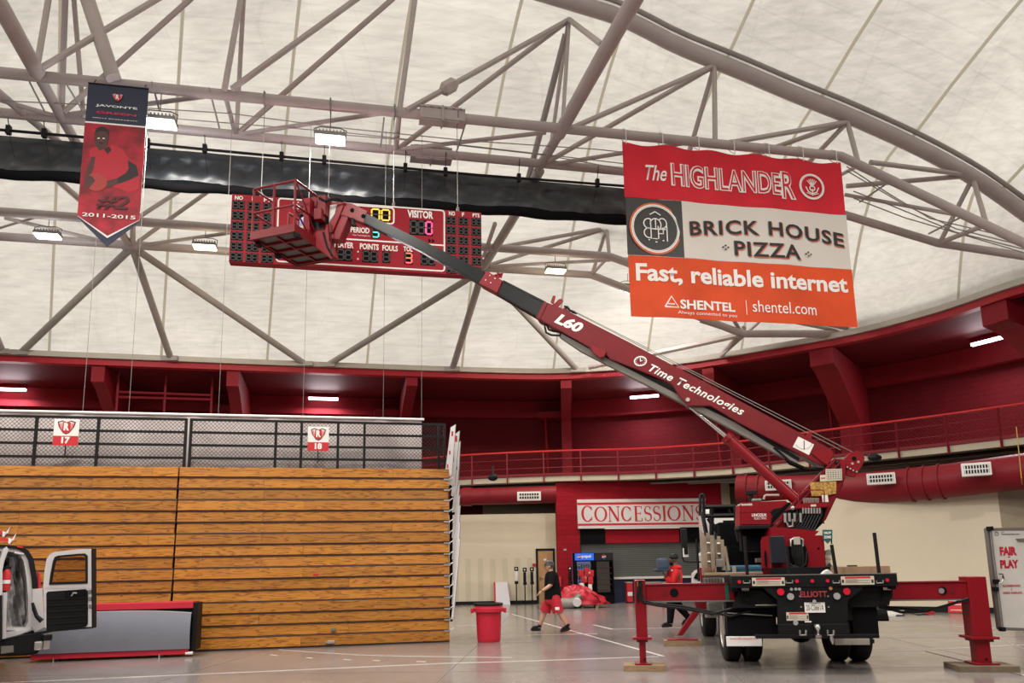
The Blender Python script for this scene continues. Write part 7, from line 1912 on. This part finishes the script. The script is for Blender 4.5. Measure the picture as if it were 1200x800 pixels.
# open door
VF = FV
dy = -.12
def vring(o, i, y0, y1, nm, m, par):
    A = [FV.hit(*p, y0) for p in o]; B = [FV.hit(*p, y0) for p in i]; n = len(A); vs = []
    for y in (y0, y1): vs += [(a.x, y, a.z) for a in A] + [(b.x, y, b.z) for b in B]
    fs = []
    for k in range(n):
        q = (k + 1) % n
        fs += [(k, q, n + q, n + k), (2 * n + k, 3 * n + k, 3 * n + q, 2 * n + q), (k, 2 * n + k, 2 * n + q, q), (n + k, n + q, 3 * n + q, 3 * n + k)]
    mb = MB(FV); mb.add(vs, fs); return mb.done(nm, m, par)
dr = vring([(50.5, 689), (52, 670), (54.5, 655), (58, 649.5), (64, 646.5), (95, 643), (104, 643), (108, 645.5), (108, 689)], [(57.5, 684), (59, 672), (62, 658), (64, 653), (68, 651.5), (92, 649), (99, 649), (101.5, 652), (101.5, 682.5)], dy, dy + .07, 'rear_door', VW, van)
vring([(57.3, 685), (59, 672), (62, 657), (64, 652.3), (68, 650.8), (92, 648.5), (99.5, 648.3), (102.5, 651), (102.5, 683.5)], [(59.8, 682), (61.3, 672), (64, 659), (66, 654.5), (69, 653), (92, 650.8), (98, 650.8), (100, 653), (100, 681)], dy - .012, dy + .02, 'window_seal', M['black'], dr)
V_('window_glass', 'glass', [(59.8, 682), (61.3, 672), (64, 659), (66, 654.5), (69, 653), (92, 650.8), (98, 650.8), (100, 653), (100, 681)], dy + .03, .01, 0, dr)
V_('lower_door', VW, [(50.5, 689), (108, 689), (108, 735.5), (60, 739), (52, 735)], dy, .07, .006, dr)
V_('door_edge', 'black', [(107, 642.5), (109, 642.5), (109.3, 735.5), (107.5, 735.5)], dy - .01, .1, .0, dr)
tp = V_('trim_panel', 'tblack', [(54, 695), (56, 693), (100, 690), (102.5, 692), (102.5, 731), (100, 734), (54, 738.5)], dy - .02, .02, .006, dr)
for k in range(5): V_('panel_rib', 'black', [(55, 701 + k * 7.2), (101, 699 + k * 7), (101, 701 + k * 7), (55, 703.2 + k * 7.2)], dy - .035, .015, .003, dr)
V_('latch_cover', 'blackm', [(75.5, 692.5), (99, 691.5), (98.5, 700), (76, 701)], dy - .04, .02, .006, dr)
mb = MB(FV); mb.path([vh(84, 698, dy - .05), vh(86, 694.5, dy - .06), vh(90, 695, dy - .05)], .012, 6); mb.done('latch_lever', M['alu'], dr)
V_('bottom_seal', 'black', [(40, 741), (60, 737.5), (107, 734.2), (108, 736), (62, 740), (42, 744)], dy - .02, .05, 0, dr)
for px, py in ((105.3, 693), (105.5, 701), (106, 710)): v = vh(px, py, dy - .01); MB(FV).box(v.x - .02, v.x + .02, dy - .02, dy, v.z - .025, v.z + .025, .004).done('striker', M['greym'], dr, smooth=False)
# left rear door seen almost edge on
VF = FVB
V_('left_rear_door', VW, [(0, 655), (4, 643), (8, 640), (10, 644), (5, 658), (3, 668), (2.5, 750), (-6, 752), (-10, 690)], -.5, .45, .01)
V_('left_door_trim', 'black', [(-6, 698), (2.6, 697), (2.6, 750), (-6, 752)], -.52, .02, 0); V_('left_door_edge', VW, [(3, 694), (8.5, 694), (7, 748), (3, 748.5)], -.3, .1, .01)
for x, y in ((bh(-150, 700).x, .9), (bh(-40, 700).x, 1.2), (bh(-40, 700).x, 3.4), (bh(-150, 700).x, 3.4)):
    mb = MB(FVB); mb.lathe([(0, -.12), (.2, -.12), (.33, -.1), (.35, 0), (.33, .1), (.2, .12), (0, .12)], (x, y, .35), 'X', 24); mb.done('wheel', M['rubber'], van)
# silver packing sheet inside and extinguisher
mb = MB(FVB)
def foil(u, v):
    a = bh(8 + 14 * u + 10 * u * v, 652 + 84 * v, .5); 
    return (a.x, .5 + .10 * math.sin(u * 9 + v * 4) + .07 * math.sin(v * 17 + u * 5) + .05 * math.sin(u * 23 - v * 13) + .02 * math.sin(v * 60 + u * 9), a.z)
mb.grid(foil, 30, 50); mb.done('packing_sheet', mat('silver_sheet', (.62, .61, .61), .35, .35, .25, 8, .5, 14), label='crumpled silver packing sheet hanging inside the open van', cat='sheet', smooth=False)
v = bh(6, 692, -.1)
t = thing('fire_extinguisher', 'red fire extinguisher with white label inside the open van door', 'extinguisher', FVB.w(v.x, -.1, v.z))
mb = MB(FVB); mb.lathe([(0, 0), (.05, 0), (.055, .02), (.055, .24), (.03, .29), (.015, .31), (0, .31)], (v.x, -.1, v.z), 'Z', 16); mb.done('cylinder', M['redink'], t)
mb = MB(FVB); mb.lathe([(.0565, .10), (.0565, .15)], (v.x, -.1, v.z), 'Z', 16); mb.done('white_label', M['ink'], t); MB(FVB).box(v.x - .03, v.x + .05, -.12, -.08, v.z + .30, v.z + .34, .005).done('valve', M['black'], t, smooth=False)
t = thing('roof_ladder', 'red ladder with white feet on the van roof', 'ladder', FVB.w(*[bh(0, 636).x, .3, bh(0, 636).z]))
for (a, b) in (((-40, 617), (8, 625)), ((-40, 628), (15, 633))):
    MB(FVB).path([bh(*a, .3), bh(*b, .3)], .035, 4).done('ladder_rail', M['redink'], t, smooth=False)
    q = b; V = MB(FVB); V.pprism([(q[0] - 5, q[1] - 3), (q[0] + 1, q[1] - 1), (q[0] + 2.5, q[1] - 5), (q[0] - 3, q[1] + 4), (q[0] - 5, q[1] + 3)], .25, .1, .004); V.done('ladder_foot', M['white'], t, smooth=False)
    V = MB(FVB); V.path([bh(q[0] + 2.8, q[1] - 5.5, .3), bh(q[0] - 3, q[1] + 4.5, .3)], .014, 5); V.done('rubber_tread', M['black'], t)
for px in (-30, -18, -6): MB(FVB).path([bh(px, 619, .3), bh(px + 3, 630, .3)], .016, 6).done('rung', M['ringgrey'], t)

# ------------------------------------------------------------------ people
def skin(name, nodes, edges, m, parent, root=None, sub=2):
    me = bpy.data.meshes.new(name); keys = list(nodes); idx = {k: i for i, k in enumerate(keys)}
    org = ORG[parent.name]
    me.from_pydata([nodes[k][0] - org for k in keys], [(idx[a], idx[b]) for a, b in edges], [])
    o = bpy.data.objects.new(name, me); col.objects.link(o)
    md = o.modifiers.new('s', 'SKIN'); md.use_smooth_shade = True
    for k in keys:
        r = nodes[k][1]; sv = me.skin_vertices[0].data[idx[k]]
        sv.radius = r if isinstance(r, tuple) else (r, r); sv.use_root = (k == (root or keys[0]))
    sb = o.modifiers.new('u', 'SUBSURF'); sb.levels = sub; sb.render_levels = sub
    dg = bpy.context.evaluated_depsgraph_get(); dg.update()
    n = bpy.data.meshes.new_from_object(o.evaluated_get(dg)); bpy.data.objects.remove(o); bpy.data.meshes.remove(me)
    n.materials.clear(); n.materials.append(m); n.shade_smooth()
    o = bpy.data.objects.new(name, n); col.objects.link(o); ORG[o.name] = org
    return finish(o, parent)
def chain(*ks): return [(a, b) for a, b in zip(ks, ks[1:])]
def person(label, P, D, body_m, loc_px, face=-1):
    """P: name -> (px, py, depth offset, radius)"""
    t = thing('person', label, 'person', loc_px if isinstance(loc_px, Vector) else at(loc_px[0], loc_px[1], D))
    t.location.z = max(t.location.z, 0) if not isinstance(loc_px, Vector) else t.location.z
    ORG[t.name] = Vector(t.location)
    return t
def nd(P, D, names, dr=0.0, scale=1.0):
    return {k: (at(P[k][0], P[k][1], D + P[k][2]), P[k][3] * scale + dr) for k in names}
def hand(wrist, tip, t, m, side=1, curl=.35):
    """palm, four fingers and a thumb"""
    d = (tip - wrist).normalized(); n = Vector((0, 1, 0)) * side; n = (n - d * n.dot(d)).normalized(); dn = d.cross(n)
    nodes = {'w': (wrist, .024), 'p': (wrist + d * .05, .032), 'k': (wrist + d * .085, .03)}; ed = [('w', 'p'), ('p', 'k')]
    for i, L_ in enumerate((.075, .085, .08, .062)):
        o_ = n * ((i - 1.5) * .02); b = wrist + d * .088 + o_
        nodes['a%d' % i] = (b, .0095); nodes['b%d' % i] = (b + d * L_ * .5 + dn * curl * .02, .009); nodes['c%d' % i] = (b + d * L_ * .85 + dn * curl * .06, .007)
        ed += [('k', 'a%d' % i), ('a%d' % i, 'b%d' % i), ('b%d' % i, 'c%d' % i)]
    nodes['t1'] = (wrist + d * .04 - n * .035, .012); nodes['t2'] = (wrist + d * .085 - n * .055 + dn * .02, .0095); ed += [('p', 't1'), ('t1', 't2')]
    skin('hand', nodes, ed, m, t, 'w', 1)
def head(c, t, m, hair=None, beard=None, f=Vector((-1, 0, 0)), s=1.0):
    """a head facing f: skull, jaw, nose, ears, eyes, lips as one mesh plus features"""
    sdir = Vector((0, 0, 1)).cross(f).normalized(); up = Vector((0, 0, 1))
    bm = bmesh.new(); bmesh.ops.create_uvsphere(bm, u_segments=24, v_segments=16, radius=1)
    for v in bm.verts:
        x, y, z = v.co; w = 1.0
        fx, sx_, ux = x * .098, y * .078, z * .118
        if z < 0: fx = x * .098 * (1 + .25 * z) + .018 * (-z); sx_ *= (1 + .32 * z)
        if x > .6: fx -= (x - .6) * .02
        if x > .8 and abs(y) < .35 and -.45 < z < .2: fx += .024 * (1 - abs(y) / .35) * (1 if z < -.05 else .5)
        if x > .7 and abs(abs(y) - .38) < .2 and 0 <= z < .3: fx -= .008
        if x > .7 and abs(y) < .4 and -.75 < z < -.5: fx += .006
        v.co = c + (f * fx + sdir * sx_ + up * ux) * s - ORG[t.name]
    me = bpy.data.meshes.new('head'); bm.to_mesh(me); bm.free(); me.materials.append(m); me.shade_smooth()
    o = bpy.data.objects.new('head', me); col.objects.link(o); ORG[o.name] = ORG[t.name]; finish(o, t)
    F0 = Fr((0, 0, 0))
    for q in (-1, 1):
        mb = MB(); mb.ball(c + (sdir * q * .078 + up * -.005) * s, .028 * s, (.9, .5, 1.2), 8); mb.done('ear', m, o)
        mb = MB(); mb.ball(c + (f * .083 + sdir * q * .030 + up * .018) * s, .011 * s, n=8); mb.done('eye', M['ink'], o)
        mb = MB(); mb.ball(c + (f * .092 + sdir * q * .031 + up * .018) * s, .005 * s, n=6); mb.done('pupil', M['black'], o)
        mb = MB(); mb.ball(c + (f * .088 + sdir * q * .03 + up * .038) * s, .016 * s, (1, 1, .3), 6); mb.done('eyebrow', M['black'], o)
    mb = MB(); mb.ball(c + (f * .092 + up * -.062) * s, .02 * s, (.5, 1.1, .35), 8); mb.done('lips', mat('lips' + t.name, (.3, .08, .07), .5), o)
    if hair:
        mb = MB()
        def hf(u, v):
            a = u * 2 * math.pi; b = v * math.pi / 2 * .98
            low = .0 if math.cos(a) > .3 else -.055
            return c + (f * (.106 * math.cos(a) * math.cos(b)) + sdir * (.086 * math.sin(a) * math.cos(b)) + up * (low * (1 - v) + .03 + .10 * math.sin(b))) * s
        mb.grid(hf, 20, 8); mb.done('hair', hair, o)
    if beard:
        mb = MB(); mb.ball(c + (f * .052 + up * -.088) * s, .058 * s, (.95, 1.05, .75), 10); mb.done('beard', beard, o)
    return o
# man 1, walking to the left
D1_ = 18.75
P1 = dict(pelvis=(647, 700, 0, .15), waist=(647.5, 691, 0, .15), chest=(647, 680, 0, .165), neck0=(645.5, 672, 0, .085), neck=(644.8, 668.5, 0, .066), skull=(643.8, 663, 0, .06),
          shN=(648, 675, -.17, .068), elN=(646, 685, -.24, .052), wrN=(635, 692.5, -.27, .036),
          shF=(646, 675, .17, .068), elF=(651, 686, .26, .052), wrF=(648, 695, .34, .036),
          hipN=(649, 704, -.10, .10), knN=(655.5, 717, -.11, .072), clN=(660, 724.5, -.11, .066), anN=(664.5, 733, -.11, .045),
          hipF=(645, 704, .10, .10), knF=(638.5, 716, .11, .072), clF=(635.5, 724, .11, .066), anF=(632.5, 733.5, .11, .045))
man = person('man in black t-shirt, red shorts and cap walking left across the floor', P1, D1_, None, atz(646, 740, 0))
skin('body', nd(P1, D1_, P1), chain('pelvis', 'waist', 'chest', 'neck0', 'neck', 'skull') + chain('chest', 'shN', 'elN', 'wrN') + chain('chest', 'shF', 'elF', 'wrF') + chain('pelvis', 'hipN', 'knN', 'clN', 'anN') + chain('pelvis', 'hipF', 'knF', 'clF', 'anF'), M['skin'], man)
ts = dict(P1); ts['hem'] = (647.5, 704.5, 0, .15); ts['slN'] = (646, 685, -.235, .078); ts['slF'] = (650, 685, .245, .078)
def cloth(name, paths, m, t, D, n=16):
    mb = MB()
    for p in paths: mb.path([at(q[0], q[1], D + q[2]) for q in p], [q[3] for q in p], n)
    return mb.done(name, m, t)
cloth('t_shirt', [[(645.3, 669, 0, .08), (645.8, 672, 0, .145), (646.5, 677, 0, .175), (647, 684, 0, .185), (647.5, 692, 0, .20), (648, 701.5, 0, .205)],
                  [(647, 673.5, -.13, .085), (647.5, 678, -.2, .085), (646, 684.5, -.235, .078)], [(646, 673.5, .13, .085), (648, 678, .2, .085), (650, 684.5, .24, .078)]], M['tshirt'], man, D1_)
cloth('shorts', [[(648, 697.5, 0, .18), (648, 704, 0, .20), (648.5, 707, 0, .17)], [(649, 698, -.06, .14), (650.5, 704, -.09, .145), (652.5, 710, -.10, .135), (654.5, 717.5, -.11, .135)], [(645, 703, .09, .14), (641, 710, .10, .135), (638.8, 716.5, .11, .135)]], M['shorts'], man, D1_)
c = at(653, 713, D1_ - .25); mb = MB(Fr((c.x, c.y, c.z))); mb.box(-.05, .05, -.01, .01, -.035, .035, .01); mb.done('shorts_print', M['ink'], man)
hand(at(635, 692.5, D1_ - .25), at(629, 697, D1_ - .26), man, M['skin']); hand(at(652, 696, D1_ + .28), at(650, 700, D1_ + .28), man, M['skin'])
mb = MB(); p = at(635.6, 692.2, D1_ - .25); q = at(637, 691.4, D1_ - .25); mb.path([p, q], .036, 12); mb.done('wrist_watch', M['black'], man)
hc = at(643.6, 663.4, D1_)
hd = head(hc, man, M['skin'], hair=mat('brown_hair', (.06, .035, .02), .8), s=1.12)
mb = MB(Fr(hc)); mb.lathe([(.108, .02), (.112, .04), (.105, .10), (.07, .135), (0, .145)], (.005, 0, 0), 'Z', 20); mb.done('cap', mat('camo_cap', (.10, .09, .085), .8, 0, .7, 18), man)
mb = MB(Fr(hc)); mb.plan([(-.08, -.075), (-.15, -.065), (-.19, -.03), (-.20, 0), (-.19, .03), (-.15, .065), (-.08, .075)], .028, .036); mb.done('cap_brim', mat('camo_brim', (.07, .07, .07), .8), man)
def shoe(hx_, hy_, tx_, ty_, off, D, t, m):
    h_ = at(hx_, hy_, D + off); q = at(tx_, ty_, D + off); mdp = h_.lerp(q, .5)
    nodes = {'h': (h_ + Vector((0, 0, .035)), .042), 'm': (mdp + Vector((0, 0, .035)), .045), 't': (q + Vector((0, 0, .01)), .038), 'a': (h_ + Vector((-.01, 0, .09)), .045)}
    skin('shoe', nodes, chain('a', 'h', 'm', 't'), m, t, 'h')
    mb = MB(); mb.path([h_ + Vector((.02, 0, -.015)), mdp + Vector((0, 0, -.02)), q + Vector((-.02, 0, -.02))], [.035, .04, .034], 8); mb.done('sole', M['rubber'], t)
shoe(632.8, 736.5, 623, 736.3, .10, D1_, man, M['black']); shoe(667, 735.3, 657.5, 738.5, -.10, D1_, man, M['black'])
mb = MB()
for a in ('anN', 'anF'): p = at(*P1[a][:2], D1_ + P1[a][2]); mb.path([p + Vector((0, 0, -.03)), p + Vector((0, 0, .04))], .042, 10)
mb.done('socks', M['black'], man)

# man 2, red hoodie carrying a seat
D2_ = 19.2
P2 = dict(pelvis=(788, 698, 0, .16), waist=(789.5, 689, 0, .16), chest=(790.5, 675, 0, .18), neck0=(790.5, 666, 0, .10), neck=(790.5, 662, 0, .066), skull=(790.5, 656, 0, .06),
          shN=(793, 669.5, -.18, .085), elN=(788, 683, -.28, .065), wrN=(781, 676, -.30, .042),
          shF=(790, 669.5, .18, .085), elF=(784, 682, .22, .065), wrF=(779, 674, .2, .042),
          hipN=(787, 703, -.10, .125), knN=(786, 717, -.11, .085), anN=(785, 729.5, -.11, .05),
          hipF=(789, 703, .10, .125), knF=(798, 713, .11, .085), anF=(808, 723.5, .12, .05))
man2 = person('person in red hoodie and black beanie carrying a dark blue seat', P2, D2_, None, atz(785, 733, 0))
skin('body', nd(P2, D2_, P2), chain('pelvis', 'waist', 'chest', 'neck0', 'neck', 'skull') + chain('chest', 'shN', 'elN', 'wrN') + chain('chest', 'shF', 'elF', 'wrF') + chain('pelvis', 'hipN', 'knN', 'anN') + chain('pelvis', 'hipF', 'knF', 'anF'), M['skind'], man2)
cloth('hoodie', [[(790.5, 663.5, 0, .09), (790.5, 667, 0, .16), (790.5, 673, 0, .19), (790, 683, 0, .20), (789, 692, 0, .20), (788.5, 699, 0, .19)],
                 [(792, 668.5, -.14, .095), (790, 676, -.24, .085), (788, 683, -.28, .078), (784, 679.5, -.30, .065), (781.5, 676.5, -.30, .05)], [(790, 668.5, .14, .095), (787, 676, .2, .085), (784, 682, .22, .078), (779.5, 675, .2, .05)]], M['hoodie'], man2, D2_)
c = at(793, 665, D2_); mb = MB(); mb.ball(c, .13, (1.0, 1.2, .6), 12); mb.done('hood', M['hoodie'], man2)
c = at(787.5, 668, D2_ - .24); mb = MB(); mb.ball(c, .02, (1, .5, 1.2), 8); mb.done('white_logo', M['ink'], man2)
cloth('trousers', [[(788.5, 696, 0, .17), (788, 703, 0, .18)], [(787, 701, -.1, .13), (786, 716, -.11, .095), (785.2, 730, -.11, .07)], [(789, 701, .1, .13), (798, 713, .11, .095), (807, 723.5, .12, .07)]], M['tshirt'], man2, D2_)
hc = at(789.6, 655.5, D2_); head(hc, man2, M['skind'], beard=M['black'], s=1.1)
mb = MB(Fr(hc)); mb.lathe([(.106, .015), (.116, .03), (.114, .07), (.095, .12), (.05, .15), (0, .155)], (.008, 0, 0), 'Z', 20); mb.done('beanie', M['black'], man2)
hand(at(781, 676, D2_ - .30), at(778, 670, D2_ - .30), man2, M['skind']); hand(at(779, 674, D2_ + .2), at(777, 670, D2_ + .2), man2, M['skind'])
shoe(786.5, 731.5, 776.5, 732.5, -.10, D2_, man2, M['black']); shoe(808, 727, 800, 730, .12, D2_, man2, M['black'])
c = at(777, 661, D2_ - .15)
t = thing('carried_seat', 'dark blue padded seat held up by the person in the red hoodie', 'seat', at(771, 668, D2_ - .05))
SN = mat('seat_blue', (.035, .06, .10), .6, 0, .1, 5)
f2 = Fr((0, D2_ - .28, 0)); a, b = f2.hit(772, 654, 0), f2.hit(784.5, 667, 0)
MB(f2).box(a.x, b.x, 0, .42, b.z, a.z, .07, 4).done('seat_back', SN, t)
MB(f2).pprism([(768, 667.3), (772, 665.8), (785, 666), (786, 668), (778, 669), (773, 669.7)], -.02, .46, .01).done('seat_pan', M['navy'], t, smooth=False)

# worker crouching in the basket
DW = cen.y + .0
def qz(dx, dy, dz): return FQ.w(dx, dy, zf + .09 + dz)
pw = {'pelvis': (qz(.30, 0, .40), .14), 'waist': (qz(.36, 0, .52), .13), 'chest': (qz(.46, 0, .72), .15), 'neck0': (qz(.55, 0, .86), .07), 'neck': (qz(.58, 0, .91), .055), 'skull': (qz(.62, 0, .97), .05),
      'shA': (qz(.50, -.18, .80), .06), 'elA': (qz(.62, -.26, .60), .045), 'wrA': (qz(.80, -.20, .68), .03), 'shB': (qz(.50, .18, .80), .06), 'elB': (qz(.62, .26, .60), .045), 'wrB': (qz(.80, .20, .68), .03),
      'hA': (qz(.28, -.1, .38), .10), 'kA': (qz(.62, -.16, .42), .075), 'aA': (qz(.42, -.16, .08), .045), 'hB': (qz(.28, .1, .38), .10), 'kB': (qz(.58, .16, .20), .075), 'aB': (qz(.22, .16, .08), .045)}
wk = thing('person', 'worker in blue shirt and khaki trousers crouching in the raised basket', 'person', qz(.35, 0, 0))
bod = chain('pelvis', 'waist', 'chest', 'neck0', 'neck', 'skull') + chain('chest', 'shA', 'elA', 'wrA') + chain('chest', 'shB', 'elB', 'wrB') + chain('pelvis', 'hA', 'kA', 'aA') + chain('pelvis', 'hB', 'kB', 'aB')
skin('body', pw, bod, M['skin'], wk)
skin('shirt', {k: (pw[k][0], pw[k][1] + .025) for k in ('pelvis', 'waist', 'chest', 'neck0', 'shA', 'elA', 'wrA', 'shB', 'elB', 'wrB')}, [e for e in bod if all(x in ('pelvis', 'waist', 'chest', 'neck0', 'shA', 'elA', 'wrA', 'shB', 'elB', 'wrB') for x in e)], M['plaid'], wk, 'chest')
skin('trousers', {k: (pw[k][0], pw[k][1] + .025) for k in ('pelvis', 'hA', 'kA', 'aA', 'hB', 'kB', 'aB')}, [e for e in bod if all(x in ('pelvis', 'hA', 'kA', 'aA', 'hB', 'kB', 'aB') for x in e)], M['khaki'], wk, 'pelvis')
hh = head(qz(.64, 0, 1.02), wk, M['skin'], hair=M['black'], f=FQ.X)
for q in (-1, 1): hand(qz(.80, q * .2, .68), qz(.88, q * .2, .70), wk, M['skin'])
for q, a in ((-1, .42), (1, .22)):
    mb = MB(FQ); mb.box(a - .08, a + .20, q * .16 - .05, q * .16 + .05, zf + .10, zf + .18, .03); mb.done('boot', M['black'], wk)
